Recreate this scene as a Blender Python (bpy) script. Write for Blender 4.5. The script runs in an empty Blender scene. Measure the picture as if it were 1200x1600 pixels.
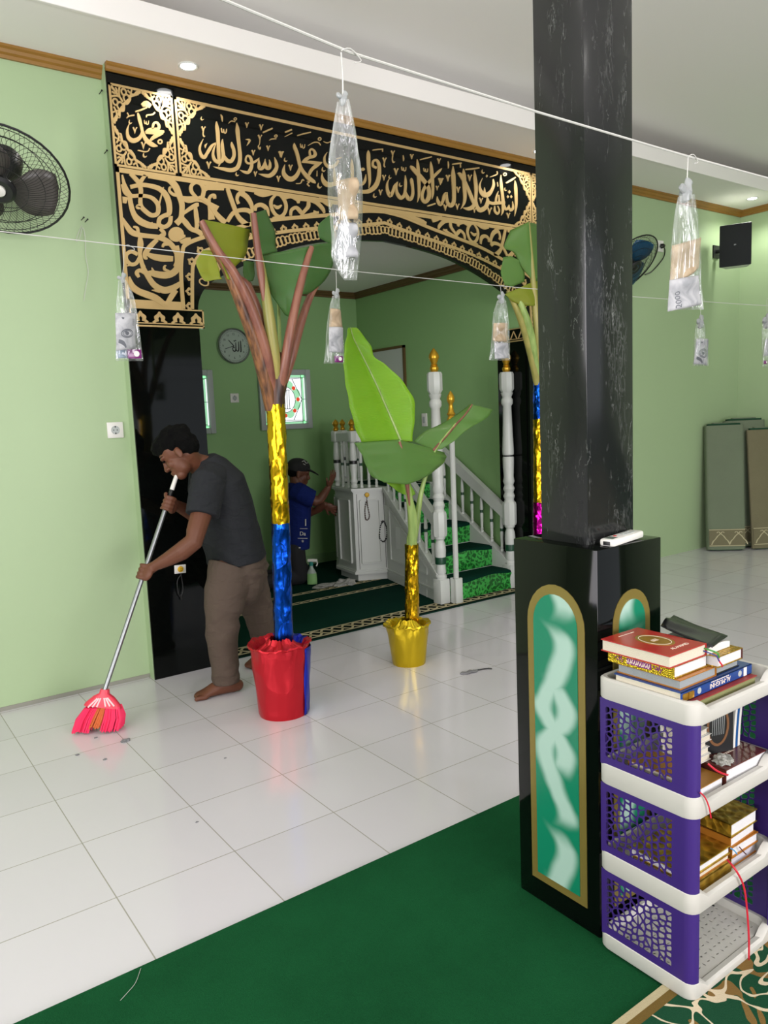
import bpy, bmesh, math, random
from mathutils import Vector, Matrix, geometry, noise
random.seed(7)
C = bpy.context.scene.collection
SC = bpy.context.scene

# ---------------------------------------------------------------- camera
FPX = 1197.2814
YAW, PITCH, ROLL = 0.6218989564, -0.1229821847, -0.0425005052
CAM = Vector((0, 0, 1.4525973))
_cy, _sy = math.cos(YAW), math.sin(YAW)
_f = Vector((_sy*math.cos(PITCH), _cy*math.cos(PITCH), math.sin(PITCH)))
_r = Vector((_cy, -_sy, 0)); _u = _r.cross(_f)
_c, _s = math.cos(ROLL), math.sin(ROLL)
CR = _c*_r + _s*_u; CU = -_s*_r + _c*_u; CF = _f
cd = bpy.data.cameras.new('camera'); cam = bpy.data.objects.new('camera', cd); C.objects.link(cam)
cam.matrix_world = Matrix(((CR.x, CU.x, -CF.x, CAM.x), (CR.y, CU.y, -CF.y, CAM.y), (CR.z, CU.z, -CF.z, CAM.z), (0, 0, 0, 1)))
cd.sensor_fit = 'HORIZONTAL'; cd.sensor_width = 36.0; cd.lens = 36.0*FPX/1200.0
cd.clip_start = 0.05; cd.clip_end = 100
SC.camera = cam
SC.view_settings.view_transform = 'Standard'; SC.view_settings.look = 'None'
SC.view_settings.gamma = 1.0; SC.view_settings.use_curve_mapping = False
SC.view_settings.exposure = 0.02
SC.cycles.max_bounces = 10; SC.cycles.transparent_max_bounces = 24
SC.cycles.use_denoising = True

# measuring: where the sight line through a photo pixel meets a plane
def ray(x, y): return CR*((x-600)/FPX) - CU*((y-800)/FPX) + CF
def onz(x, y, z=0.0): d = ray(x, y); return CAM + d*((z-CAM.z)/d.z)
def ony(x, y, Y): d = ray(x, y); return CAM + d*((Y-CAM.y)/d.y)
def onx(x, y, X): d = ray(x, y); return CAM + d*((X-CAM.x)/d.x)

# ---------------------------------------------------------------- light
w = bpy.data.worlds.new('world'); SC.world = w; w.use_nodes = True
w.node_tree.nodes['Background'].inputs[0].default_value = (0.86, 0.93, 1, 1)
w.node_tree.nodes['Background'].inputs[1].default_value = 1.0
def area(name, loc, tgt, sx, sy, power, col=(1, 1, 1)):
    l = bpy.data.lights.new(name, 'AREA'); l.shape = 'RECTANGLE'; l.size = sx; l.size_y = sy; l.energy = power; l.color = col
    o = bpy.data.objects.new(name, l); C.objects.link(o); o.location = loc
    o.rotation_euler = (Vector(tgt)-Vector(loc)).to_track_quat('-Z', 'Y').to_euler(); return o
area('daylight_side_windows', (-2.9, 0.6, 1.7), (1, 0.9, 3.3), 4.6, 1.7, 185, (1, 0.94, 0.985))
area('daylight_entrance', (1.2, -3.9, 1.45), (1.6, 0, 3.4), 3.4, 2.2, 300, (1, 0.94, 0.985))
CEIL_LAMP_W, SOFFIT_LAMP_W = 20, 20

# ---------------------------------------------------------------- materials
def lin(h):
    h = h.lstrip('#'); v = [int(h[i:i+2], 16)/255 for i in (0, 2, 4)]
    return tuple(c/12.92 if c <= .04045 else ((c+.055)/1.055)**2.4 for c in v) + (1,)
def setin(n, **k):
    for a, b in k.items():
        a = a.replace('_', ' ')
        if a in n.inputs: n.inputs[a].default_value = b
class NT:
    def __init__(s, name):
        s.m = bpy.data.materials.new(name); s.m.use_nodes = True; s.t = s.m.node_tree; s.b = s.t.nodes['Principled BSDF']
    def n(s, typ, **k):
        x = s.t.nodes.new(typ)
        for a, b in k.items():
            if hasattr(x, a): setattr(x, a, b)
            else: setin(x, **{a: b})
        return x
    def l(s, a, b): s.t.links.new(a, b)
    def coord(s, which='Object'): return s.n('ShaderNodeTexCoord').outputs[which]
    def world(s): return s.n('ShaderNodeNewGeometry').outputs['Position']
def mat(name, col, rough=.5, metal=0, spec=.5, bump=0, bscale=40, coat=0, trans=0, var=0, vscale=6, emit=0):
    k = NT(name); c = lin(col) if isinstance(col, str) else col
    setin(k.b, Base_Color=c, Roughness=rough, Metallic=metal, Specular_IOR_Level=spec, Coat_Weight=coat, Coat_Roughness=.05, Transmission_Weight=trans)
    if emit: setin(k.b, Emission_Color=c, Emission_Strength=emit)
    if var or bump:
        co = k.coord()
    if var:
        nz = k.n('ShaderNodeTexNoise', Scale=vscale, Detail=4.0); k.l(co, nz.inputs['Vector'])
        r = k.n('ShaderNodeMix', data_type='RGBA', blend_type='MULTIPLY'); r.inputs[0].default_value = 1
        mr = k.n('ShaderNodeMapRange'); setin(mr, To_Min=1-var, To_Max=1+var); k.l(nz.outputs[0], mr.inputs[0])
        r.inputs[6].default_value = c; k.l(mr.outputs[0], r.inputs[7]); k.l(r.outputs[2], k.b.inputs['Base Color'])
    if bump:
        nb = k.n('ShaderNodeTexNoise', Scale=bscale, Detail=3.0); k.l(co, nb.inputs['Vector'])
        bp = k.n('ShaderNodeBump', Strength=bump, Distance=.01); k.l(nb.outputs[0], bp.inputs['Height']); k.l(bp.outputs[0], k.b.inputs['Normal'])
    return k.m
def foil(name, col, rough=.2, scale=28, strength=.6, metal=1.0):
    k = NT(name); setin(k.b, Base_Color=lin(col), Metallic=metal, Roughness=rough)
    co = k.coord()
    v = k.n('ShaderNodeTexVoronoi', Scale=scale, feature='F1'); nz = k.n('ShaderNodeTexNoise', Scale=scale*.5, Detail=3.0)
    mp = k.n('ShaderNodeMapping'); mp.inputs['Scale'].default_value = (1, 1, .55); k.l(co, mp.inputs[0])
    k.l(mp.outputs[0], nz.inputs['Vector'])
    ad = k.n('ShaderNodeVectorMath', operation='MULTIPLY_ADD'); ad.inputs[1].default_value = (.05, .05, .05)
    k.l(nz.outputs['Color'], ad.inputs[0]); k.l(mp.outputs[0], ad.inputs[2]); k.l(ad.outputs[0], v.inputs['Vector'])
    bp = k.n('ShaderNodeBump', Strength=strength, Distance=.012); k.l(v.outputs['Distance'], bp.inputs['Height']); k.l(bp.outputs[0], k.b.inputs['Normal'])
    return k.m

M = {}
M['wall'] = mat('painted_green_wall', '#a1b78e', .5, var=.03, vscale=1.3, bump=.03, bscale=60)
M['niche_wall'] = mat('shaded_green_niche_wall', '#86ad72', .55, var=.03, vscale=1.3)  # darker than the hall wall green: the niche's shade is put into this colour
M['ceiling'] = mat('white_ceiling_paint', '#f2eeea', .7)
M['lip'] = mat('white_cornice_paint', '#f0ece8', .6)
M['wood'] = mat('brown_cornice', '#8d6526', .4, var=.25, vscale=3)
M['darkwood'] = mat('dark_niche_cornice', '#5a4322', .45)
M['black'] = mat('black_gloss_board', '#060807', .06, spec=.24)
M['gold'] = mat('gold_cut_sheet', '#cdae78', .34, metal=.55, spec=.5)
M['white'] = mat('white_gloss_paint', '#d6d8d4', .32)
M['whiteplastic'] = mat('white_plastic', '#dcdad4', .35)
M['blackplastic'] = mat('black_plastic', '#141517', .4)
M['blackrubber'] = mat('black_cord', '#0b0b0c', .5)
M['goldpaint'] = mat('gold_paint', '#c79a2c', .3, metal=.7)
M['greenband'] = mat('dark_green_paint', '#12402a', .4)
M['panegrey'] = mat('grey_window_frame', '#aab0ae', .4)
M['string'] = mat('white_string', '#b8b8b2', .5)
M['paper'] = mat('white_paper', '#d8d6d0', .7)
M['pages'] = mat('book_pages', '#cdc5b2', .8, bump=.25, bscale=300)
M['pageswhite'] = mat('white_book_pages', '#d3d2d4', .8, bump=.25, bscale=300)
M['steel'] = mat('brushed_aluminium', '#8e9193', .35, metal=.9)

# floor tiles
k = NT('white_floor_tiles')
mp = k.n('ShaderNodeMapping'); mp.inputs['Location'].default_value = (-.18084, -2.33088+.0, 0); k.l(k.world(), mp.inputs[0])
br = k.n('ShaderNodeTexBrick', offset=0.0, squash=1.0); setin(br, Color1=lin('#cecbd0'), Color2=lin('#c8c5ca'), Mortar=lin('#9b988f'), Scale=1.0, Mortar_Size=.0022, Mortar_Smooth=.3, Bias=0.0, Brick_Width=.4, Row_Height=.4)
k.l(mp.outputs[0], br.inputs['Vector']); k.l(br.outputs['Color'], k.b.inputs['Base Color'])
setin(k.b, Roughness=.13, Specular_IOR_Level=.55)
nz = k.n('ShaderNodeTexNoise', Scale=1.7, Detail=1.0); k.l(k.world(), nz.inputs['Vector'])
bp = k.n('ShaderNodeBump', Strength=.02, Distance=.05); k.l(nz.outputs[0], bp.inputs['Height']); k.l(bp.outputs[0], k.b.inputs['Normal'])
M['tiles'] = k.m
# carpets
def carpet(name, a, b, scale=420):
    k = NT(name); nz = k.n('ShaderNodeTexNoise', Scale=scale, Detail=2.0); n2 = k.n('ShaderNodeTexNoise', Scale=2.6, Detail=6.0, Roughness=.65)
    co = k.world(); k.l(co, nz.inputs['Vector']); k.l(co, n2.inputs['Vector'])
    cr = k.n('ShaderNodeMix', data_type='RGBA'); cr.inputs[6].default_value = lin(a); cr.inputs[7].default_value = lin(b)
    md = k.n('ShaderNodeMath', operation='MULTIPLY_ADD'); md.inputs[1].default_value = .5; k.l(nz.outputs[0], md.inputs[0])
    m2 = k.n('ShaderNodeMath', operation='MULTIPLY'); m2.inputs[1].default_value = .5; k.l(n2.outputs[0], m2.inputs[0]); k.l(m2.outputs[0], md.inputs[2])
    k.l(md.outputs[0], cr.inputs[0]); k.l(cr.outputs[2], k.b.inputs['Base Color']); setin(k.b, Roughness=.95, Specular_IOR_Level=.05)
    bp = k.n('ShaderNodeBump', Strength=.5, Distance=.004); k.l(nz.outputs[0], bp.inputs['Height']); k.l(bp.outputs[0], k.b.inputs['Normal'])
    return k
M['greenrug'] = carpet('green_pile', '#04210e', '#1e6139').m
M['nicherug'] = carpet('dark_green_pile', '#08241c', '#0f3a2e').m
# patterned rug (cream vines and brown leaves on green)
k = carpet('patterned_pile', '#123b26', '#27543c')
base = k.b.inputs['Base Color'].links[0].from_socket
co = k.world()
def band(scale, lo, hi, dist):
    wv = k.n('ShaderNodeTexNoise', Scale=scale, Detail=1.0, Distortion=dist); k.l(co, wv.inputs['Vector'])
    a = k.n('ShaderNodeMath', operation='GREATER_THAN'); a.inputs[1].default_value = lo; k.l(wv.outputs[0], a.inputs[0])
    b = k.n('ShaderNodeMath', operation='LESS_THAN'); b.inputs[1].default_value = hi; k.l(wv.outputs[0], b.inputs[0])
    c = k.n('ShaderNodeMath', operation='MULTIPLY'); k.l(a.outputs[0], c.inputs[0]); k.l(b.outputs[0], c.inputs[1]); return c.outputs[0]
m1 = k.n('ShaderNodeMix', data_type='RGBA'); k.l(band(9, .57, .8, 1.2), m1.inputs[0]); k.l(base, m1.inputs[6]); m1.inputs[7].default_value = lin('#7d6238')
m2 = k.n('ShaderNodeMix', data_type='RGBA'); k.l(band(6.0, .462, .52, 1.6), m2.inputs[0]); k.l(m1.outputs[2], m2.inputs[6]); m2.inputs[7].default_value = lin('#cfc0a4')
k.l(m2.outputs[2], k.b.inputs['Base Color']); M['patternrug'] = k.m
M['rugcream'] = carpet('cream_pile', '#a39878', '#c4b894').m
M['rugbrown'] = carpet('brown_pile', '#5c4a26', '#7d6738').m
M['rugblack'] = carpet('black_pile', '#0a1410', '#14201a').m
# black marble with white scratches
k = NT('black_veined_marble'); co = k.coord()
mp = k.n('ShaderNodeMapping'); mp.inputs['Scale'].default_value = (1, 1, .24); mp.inputs['Rotation'].default_value = (.5, .5, .2); k.l(co, mp.inputs[0])
def vein(scale, width, lo, hi, mscale, gain):
    n1 = k.n('ShaderNodeTexNoise', Scale=scale, Detail=6.0, Roughness=.6, Distortion=.35); k.l(mp.outputs[0], n1.inputs['Vector'])
    a = k.n('ShaderNodeMath', operation='SUBTRACT'); a.inputs[1].default_value = .5; k.l(n1.outputs[0], a.inputs[0]); b_ = k.n('ShaderNodeMath', operation='ABSOLUTE'); k.l(a.outputs[0], b_.inputs[0])
    r_ = k.n('ShaderNodeMapRange'); setin(r_, From_Min=width, From_Max=0, To_Max=gain); k.l(b_.outputs[0], r_.inputs[0])
    n2 = k.n('ShaderNodeTexNoise', Scale=mscale, Detail=5.0, Roughness=.65); k.l(mp.outputs[0], n2.inputs['Vector']); r2 = k.n('ShaderNodeMapRange'); setin(r2, From_Min=lo, From_Max=hi); k.l(n2.outputs[0], r2.inputs[0])
    m_ = k.n('ShaderNodeMath', operation='MULTIPLY'); k.l(r_.outputs[0], m_.inputs[0]); k.l(r2.outputs[0], m_.inputs[1]); return m_.outputs[0]
v1, v2, v3 = vein(18, .007, .57, .7, 15, .6), vein(40, .012, .55, .7, 22, .42), vein(85, .05, .56, .74, 8, .22)
ma = k.n('ShaderNodeMath', operation='MAXIMUM'); k.l(v1, ma.inputs[0]); k.l(v2, ma.inputs[1]); mb_ = k.n('ShaderNodeMath', operation='MAXIMUM'); k.l(ma.outputs[0], mb_.inputs[0]); k.l(v3, mb_.inputs[1])
n2 = k.n('ShaderNodeTexNoise', Scale=3.0, Detail=5.0); k.l(co, n2.inputs['Vector'])
mx = k.n('ShaderNodeMix', data_type='RGBA'); mx.inputs[6].default_value = lin('#151517'); mx.inputs[7].default_value = lin('#222423'); k.l(n2.outputs[0], mx.inputs[0])
my = k.n('ShaderNodeMix', data_type='RGBA'); k.l(mb_.outputs[0], my.inputs[0]); k.l(mx.outputs[2], my.inputs[6]); my.inputs[7].default_value = lin('#b9bcb8')
k.l(my.outputs[2], k.b.inputs['Base Color']); setin(k.b, Roughness=.16, Specular_IOR_Level=.42); M['marble'] = k.m
# clear plastic bags
k = NT('clear_plastic_film'); out = k.t.nodes['Material Output']; k.t.nodes.remove(k.b)
tr = k.n('ShaderNodeBsdfTransparent'); gl = k.n('ShaderNodeBsdfGlossy', Roughness=.12); df = k.n('ShaderNodeBsdfDiffuse'); tl = k.n('ShaderNodeBsdfTranslucent')
tr.inputs[0].default_value = (.97, .98, .98, 1); df.inputs[0].default_value = (.85, .87, .88, 1); tl.inputs[0].default_value = (.85, .87, .88, 1); gl.inputs[0].default_value = (1, 1, 1, 1)
co = k.coord(); mp = k.n('ShaderNodeMapping'); mp.inputs['Scale'].default_value = (60, 60, 9); k.l(co, mp.inputs[0])
nz = k.n('ShaderNodeTexNoise', Scale=1.0, Detail=4.0, Distortion=.6); k.l(mp.outputs[0], nz.inputs['Vector'])
bp = k.n('ShaderNodeBump', Strength=.9, Distance=.01); k.l(nz.outputs[0], bp.inputs['Height']); k.l(bp.outputs[0], gl.inputs['Normal'])
a1 = k.n('ShaderNodeMixShader'); a1.inputs[0].default_value = .5; k.l(df.outputs[0], a1.inputs[1]); k.l(tl.outputs[0], a1.inputs[2])
lw = k.n('ShaderNodeLayerWeight', Blend=.25)
rg = k.n('ShaderNodeMapRange'); setin(rg, From_Min=.5, From_Max=.72, To_Min=.06, To_Max=.42); k.l(nz.outputs[0], rg.inputs[0])
a2 = k.n('ShaderNodeMixShader'); k.l(rg.outputs[0], a2.inputs[0]); k.l(tr.outputs[0], a2.inputs[1]); k.l(a1.outputs[0], a2.inputs[2])
ad = k.n('ShaderNodeMath', operation='MULTIPLY_ADD'); ad.inputs[1].default_value = .35; ad.inputs[2].default_value = .05; k.l(lw.outputs['Facing'], ad.inputs[0])
a3 = k.n('ShaderNodeMixShader'); k.l(ad.outputs[0], a3.inputs[0]); k.l(a2.outputs[0], a3.inputs[1]); k.l(gl.outputs[0], a3.inputs[2])
k.l(a3.outputs[0], out.inputs[0]); M['film'] = k.m
M['filmknot'] = mat('gathered_plastic', '#b4b8b8', .3, trans=.45, spec=.6)

# ---------------------------------------------------------------- mesh helpers
def wloc(o):
    v = Vector((0, 0, 0))
    while o is not None: v += o.location; o = o.parent
    return v
def obj(name, bm, m, parent=None, local=False, smooth=True, ang=.6, mods=()):
    bmesh.ops.recalc_face_normals(bm, faces=bm.faces[:])
    if parent is None and not local:
        lo = Vector((min(v.co.x for v in bm.verts), min(v.co.y for v in bm.verts), min(v.co.z for v in bm.verts)))
        hi = Vector((max(v.co.x for v in bm.verts), max(v.co.y for v in bm.verts), 0)); org = Vector(((lo.x+hi.x)/2, (lo.y+hi.y)/2, lo.z))
    elif parent is not None and not local: org = wloc(parent)
    else: org = Vector((0, 0, 0))
    for v in bm.verts: v.co -= org
    me = bpy.data.meshes.new(name); bm.to_mesh(me); bm.free()
    if smooth:
        me.shade_smooth(); me.set_sharp_from_angle(angle=ang)
    if isinstance(m, (list, tuple)):
        for q in m: me.materials.append(M[q] if isinstance(q, str) else q)
    else: me.materials.append(M[m] if isinstance(m, str) else m)
    o = bpy.data.objects.new(name, me); C.objects.link(o)
    if parent is not None: o.parent = parent
    elif not local: o.location = org
    for t, kw in mods:
        md = o.modifiers.new(t.lower(), t)
        for a, b in kw.items(): setattr(md, a, b)
    return o
def thing(name, label, cat, loc=(0, 0, 0), rot=(0, 0, 0), group=None):
    o = bpy.data.objects.new(name, None); C.objects.link(o); o.location = loc; o.rotation_euler = rot
    o.empty_display_size = .05; return tag(o, label, cat, group)
def tag(o, label, cat, group=None, kind=None):
    if label: o['label'] = label
    if cat: o['category'] = cat
    if group: o['group'] = group
    if kind: o['kind'] = kind
    return o
def lab(o, label): o['label'] = label; return o
def struct(name, bm, m, label=None, smooth=False):
    o = obj(name, bm, m, smooth=smooth); o['kind'] = 'structure'
    return o
def dup(root, loc, rot=None, label=None, group=None):
    r = root.copy(); C.objects.link(r); r.location = loc
    if rot is not None: r.rotation_euler = rot
    if label: r['label'] = label
    if group: r['group'] = group
    for ch in list(root.children):
        c = ch.copy(); C.objects.link(c); c.parent = r
        for g in list(ch.children):
            d = g.copy(); C.objects.link(d); d.parent = c
    return r
def B(): return bmesh.new()
def box(bm, lo, hi, bev=0, mx=None, seg=2):
    r = bmesh.ops.create_cube(bm, size=1.0); vs = r['verts']
    for v in vs:
        v.co = Vector((lo[i] + (v.co[i]+.5)*(hi[i]-lo[i]) for i in range(3)))
    if bev:
        es = list({e for v in vs for e in v.link_edges})
        g = bmesh.ops.bevel(bm, geom=es, offset=bev, segments=seg, affect='EDGES', profile=.5)
        vs = list({v for f in g['faces'] for v in f.verts} | {v for v in vs if v.is_valid})
    if mx is not None:
        for v in vs: v.co = mx @ v.co
    return vs
def cat(pts, k=5, closed=False):
    n = len(pts)
    if n < 3: 
        return [tuple(a+(b-a)*i/k for a, b in zip(pts[0], pts[1])) for i in range(k+1)] if n == 2 else list(pts)
    out = []
    rng = n if closed else n-1
    for i in range(rng):
        P = [pts[(i+j) % n] if closed else pts[min(max(i+j, 0), n-1)] for j in (-1, 0, 1, 2)]
        for s in range(k):
            t = s/k; t2 = t*t; t3 = t2*t
            out.append(tuple(.5*(2*b + (c-a)*t + (2*a-5*b+4*c-d)*t2 + (3*b-a-3*c+d)*t3) for a, b, c, d in zip(*P)))
    if not closed: out.append(tuple(pts[-1]))
    return out
def loft(bm, rings, n=16, side=Vector((0, 1, 0)), caps='round', power=2.0):
    """rings: (point, a, b); b lies along `side`, a across it"""
    P = [Vector(r[0]) for r in rings]; L = []
    rr = list(rings)
    for i, r in enumerate(rr):
        T = (P[min(i+1, len(P)-1)] - P[max(i-1, 0)]).normalized()
        s = r[3] if len(r) > 3 else side
        e2 = (s - T*s.dot(T)); e2 = e2.normalized() if e2.length > 1e-4 else T.orthogonal().normalized()
        e1 = T.cross(e2)
        L.append((P[i], e1*r[1], e2*r[2], T))
    full = []
    if caps == 'round':
        p, a, b, T = L[0]; h = (a.length+b.length)/2
        for q in (.25, .6, .88): full.append((p - T*h*math.sqrt(max(0, 1-q*q)), a*q, b*q))
    for p, a, b, T in L: full.append((p, a, b))
    if caps == 'round':
        p, a, b, T = L[-1]; h = (a.length+b.length)/2
        for q in (.88, .6, .25): full.append((p + T*h*math.sqrt(max(0, 1-q*q)), a*q, b*q))
    R = []
    for p, a, b in full:
        row = []
        for j in range(n):
            th = 2*math.pi*j/n; c, s = math.cos(th), math.sin(th)
            if power != 2: c = math.copysign(abs(c)**(2/power), c); s = math.copysign(abs(s)**(2/power), s)
            row.append(bm.verts.new(p + a*c + b*s))
        R.append(row)
    for i in range(len(R)-1):
        for j in range(n): bm.faces.new((R[i][j], R[i][(j+1) % n], R[i+1][(j+1) % n], R[i+1][j]))
    if caps: bm.faces.new(R[0][::-1]); bm.faces.new(R[-1])
    return R
def tube(bm, pts, r, n=8, k=0, caps='flat'):
    if k: pts = cat([tuple(p) for p in pts], k)
    pts = [Vector(p) for p in pts]
    if not isinstance(r, (list, tuple)): r = [r]*len(pts)
    elif len(r) != len(pts):
        m = len(r)-1; q = []
        for i in range(len(pts)):
            t = i/(len(pts)-1)*m; a = min(int(t), m-1); q.append(r[a]+(r[a+1]-r[a])*(t-a))
        r = q
    T0 = (pts[1]-pts[0]).normalized(); side = T0.orthogonal().normalized(); rings = []
    for i, p in enumerate(pts):
        T = (pts[min(i+1, len(pts)-1)]-pts[max(i-1, 0)]).normalized()
        side = (side - T*side.dot(T)); side = side.normalized() if side.length > 1e-5 else T.orthogonal().normalized()
        rings.append((p, r[i], r[i], side.copy()))
    return loft(bm, rings, n, caps=caps)
def lathe(bm, prof, n=20, at=(0, 0, 0), axis=None, caps=True):
    mx = Matrix.Translation(Vector(at))
    if axis is not None: mx = mx @ Vector((0, 0, 1)).rotation_difference(Vector(axis)).to_matrix().to_4x4()
    R = [[bm.verts.new(mx @ Vector((r*math.cos(2*math.pi*j/n), r*math.sin(2*math.pi*j/n), z))) for j in range(n)] for r, z in prof]
    for i in range(len(R)-1):
        for j in range(n): bm.faces.new((R[i][j], R[i][(j+1) % n], R[i+1][(j+1) % n], R[i+1][j]))
    if caps: bm.faces.new(R[0][::-1]); bm.faces.new(R[-1])
    return R
def prism(bm, pts, fn, d):
    """pts 2D outline; fn(u,v)->Vector; d extrusion Vector"""
    a = [bm.verts.new(fn(*p)) for p in pts]; b = [bm.verts.new(v.co + d) for v in a]
    n = len(a)
    for t in geometry.tessellate_polygon([[Vector((p[0], p[1], 0)) for p in pts]]):
        bm.faces.new([a[i] for i in t]); bm.faces.new([b[i] for i in reversed(t)])
    for i in range(n): bm.faces.new((a[i], b[i], b[(i+1) % n], a[(i+1) % n]))
def sheet_holes(bm, outer, holes, fn, d):
    polys = [[Vector((p[0], p[1], 0)) for p in q] for q in [outer]+holes]
    tri = geometry.tessellate_polygon(polys); flat = [p for q in polys for p in q]
    a = [bm.verts.new(fn(p.x, p.y)) for p in flat]; b = [bm.verts.new(v.co + d) for v in a]
    for t in tri:
        try: bm.faces.new([a[i] for i in t]); bm.faces.new([b[i] for i in reversed(t)])
        except ValueError: pass
    o = 0
    for q in polys:
        n = len(q)
        for i in range(n): bm.faces.new((a[o+i], a[o+(i+1) % n], b[o+(i+1) % n], b[o+i]))
        o += n
RCOUNT = 0
def ribbon(bm, pts, fn, d, k=5, closed=False):
    """flat raised band; pts (u,v,w)"""
    global RCOUNT
    RCOUNT += 1; d = d*(1+.012*(RCOUNT % 41))
    p = cat(pts, k, closed) if len(pts) > 2 else list(pts)
    n = len(p); L = []; R = []
    for i in range(n):
        a = p[(i-1) % n] if closed else p[max(i-1, 0)]; b = p[(i+1) % n] if closed else p[min(i+1, n-1)]
        tx, ty = b[0]-a[0], b[1]-a[1]; l = math.hypot(tx, ty) or 1; nx, ny = -ty/l, tx/l; h = max(p[i][2], .0004)/2
        L.append(fn(p[i][0]+nx*h, p[i][1]+ny*h)); R.append(fn(p[i][0]-nx*h, p[i][1]-ny*h))
    lv = [bm.verts.new(v) for v in L]; rv = [bm.verts.new(v) for v in R]; lb = [bm.verts.new(v+d) for v in L]; rb = [bm.verts.new(v+d) for v in R]
    m = n if closed else n-1
    for i in range(m):
        j = (i+1) % n
        for q in ((lv[i], rv[i], rv[j], lv[j]), (lb[j], rb[j], rb[i], lb[i]), (lv[i], lv[j], lb[j], lb[i]), (rv[j], rv[i], rb[i], rb[j])): bm.faces.new(q)
    if not closed:
        bm.faces.new((lv[0], lb[0], rb[0], rv[0])); bm.faces.new((lv[-1], rv[-1], rb[-1], lb[-1]))
def text_bm(bm, s, size, mx, depth=.0006, spacing=1.0):
    cu = bpy.data.curves.new('t', 'FONT'); cu.body = s; cu.size = size; cu.align_x = 'CENTER'; cu.align_y = 'CENTER'; cu.extrude = depth/2; cu.space_character = spacing; cu.resolution_u = 3
    o = bpy.data.objects.new('t', cu); C.objects.link(o)
    me = bpy.data.meshes.new_from_object(o.evaluated_get(bpy.context.evaluated_depsgraph_get()))
    me.transform(mx); bm.from_mesh(me); bpy.data.meshes.remove(me); bpy.data.objects.remove(o); bpy.data.curves.remove(cu)
def frame_mx(o, x, y):
    x = Vector(x).normalized(); z = x.cross(Vector(y)).normalized(); y = z.cross(x)
    return Matrix(((x.x, y.x, z.x, o[0]), (x.y, y.y, z.y, o[1]), (x.z, y.z, z.z, o[2]), (0, 0, 0, 1)))
# ================================================================ the room
WY, PY, XC = 4.36, 4.28, 3.17          # wall plane, black panel plane, arch axis
ZS, ZU, YF = 3.36, 3.60, 3.83          # soffit, upper ceiling, soffit edge
XR = 7.71; NX0, NX1, NYB, NZ = 1.81, 4.535, 6.667, 2.72
b = B(); box(b, (-3, -4, -.1), (XR, 7, 0)); struct('floor', b, 'tiles')
b = B(); box(b, (-3, -4, ZU), (XR, WY+.3, ZU+.1)); struct('ceiling', b, 'ceiling')
b = B(); box(b, (-3, YF+.012, ZS), (XR, WY+.02, ZS+.02)); struct('ceiling_soffit', b, 'ceiling')
b = B(); box(b, (-3, YF-.012, ZS-.004), (XR, YF+.012, ZS+.118), bev=.004); struct('trim_soffit_edge', b, 'lip')
b = B(); box(b, (-3, WY, 0), (1.388, WY+.15, ZU)); box(b, (1.3875, PY+.012, 0), (1.81, WY+.1, ZU)); struct('wall_left', b, 'wall')
b = B(); box(b, (4.952, WY, 0), (XR, WY+.15, ZU)); box(b, (4.545, PY+.012, 0), (4.953, WY+.1, ZU)); struct('wall_front', b, 'wall')
b = B(); box(b, (XR, -4, 0), (XR+.15, WY+.15, ZU)); struct('wall_right', b, 'wall')
b = B(); box(b, (-3.15, -4, 0), (-3, WY, .85)); box(b, (-3.15, -4, 2.55), (-3, WY, ZU)); box(b, (-3.15, -4, .85), (-3, -1.7, 2.55)); box(b, (-3.15, 2.9, .85), (-3, WY, 2.55)); struct('wall_side', b, 'wall')
b = B(); box(b, (-3, -4.15, 2.6), (XR, -4, ZU)); box(b, (-3, -4.15, 0), (-.55, -4, 2.6)); box(b, (6.95, -4.15, 0), (XR, -4, 2.6)); struct('wall_back', b, 'wall')
# prayer niche shell
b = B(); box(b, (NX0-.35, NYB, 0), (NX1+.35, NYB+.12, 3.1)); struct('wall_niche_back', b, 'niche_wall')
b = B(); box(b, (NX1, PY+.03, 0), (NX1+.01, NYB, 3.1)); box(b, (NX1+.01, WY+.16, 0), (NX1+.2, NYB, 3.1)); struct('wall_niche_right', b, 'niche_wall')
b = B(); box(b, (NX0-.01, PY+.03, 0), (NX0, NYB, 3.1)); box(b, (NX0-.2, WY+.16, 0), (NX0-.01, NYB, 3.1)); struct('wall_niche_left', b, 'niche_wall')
b = B(); box(b, (NX0, PY+.031, NZ), (NX1, NYB, NZ+.1)); struct('ceiling_niche', b, 'ceiling')
def cornice(bm, a, c, inn, z, h=.058, dp=.045):
    a = Vector(a); c = Vector(c); inn = Vector(inn); up = Vector((0, 0, 1))
    prof = [(0, 0), (dp, 0), (dp, -.012), (dp*.75, -.02), (dp*.6, -.034), (dp*.35, -.042), (dp*.3, -h), (0, -h)]
    A = [bm.verts.new(a + inn*p + up*(z+q)) for p, q in prof]; D = [bm.verts.new(c + inn*p + up*(z+q)) for p, q in prof]
    for i in range(len(prof)): j = (i+1) % len(prof); bm.faces.new((A[i], A[j], D[j], D[i]))
    bm.faces.new(A[::-1]); bm.faces.new(D)
b = B(); cornice(b, (-3, WY, 0), (1.388, WY, 0), (0, -1, 0), ZS); cornice(b, (1.388, PY, 0), (4.952, PY, 0), (0, -1, 0), ZS, .04, .03); cornice(b, (4.952, WY, 0), (XR, WY, 0), (0, -1, 0), ZS)
struct('trim_cornice_front', b, 'wood')
b = B(); cornice(b, (XR, YF, 0), (XR, WY, 0), (-1, 0, 0), ZS); struct('trim_cornice_right', b, 'wood')
b = B(); cornice(b, (NX0, NYB, 0), (NX1, NYB, 0), (0, -1, 0), NZ); cornice(b, (NX1, PY+.04, 0), (NX1, NYB, 0), (-1, 0, 0), NZ); struct('trim_cornice_niche', b, 'darkwood')
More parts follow.
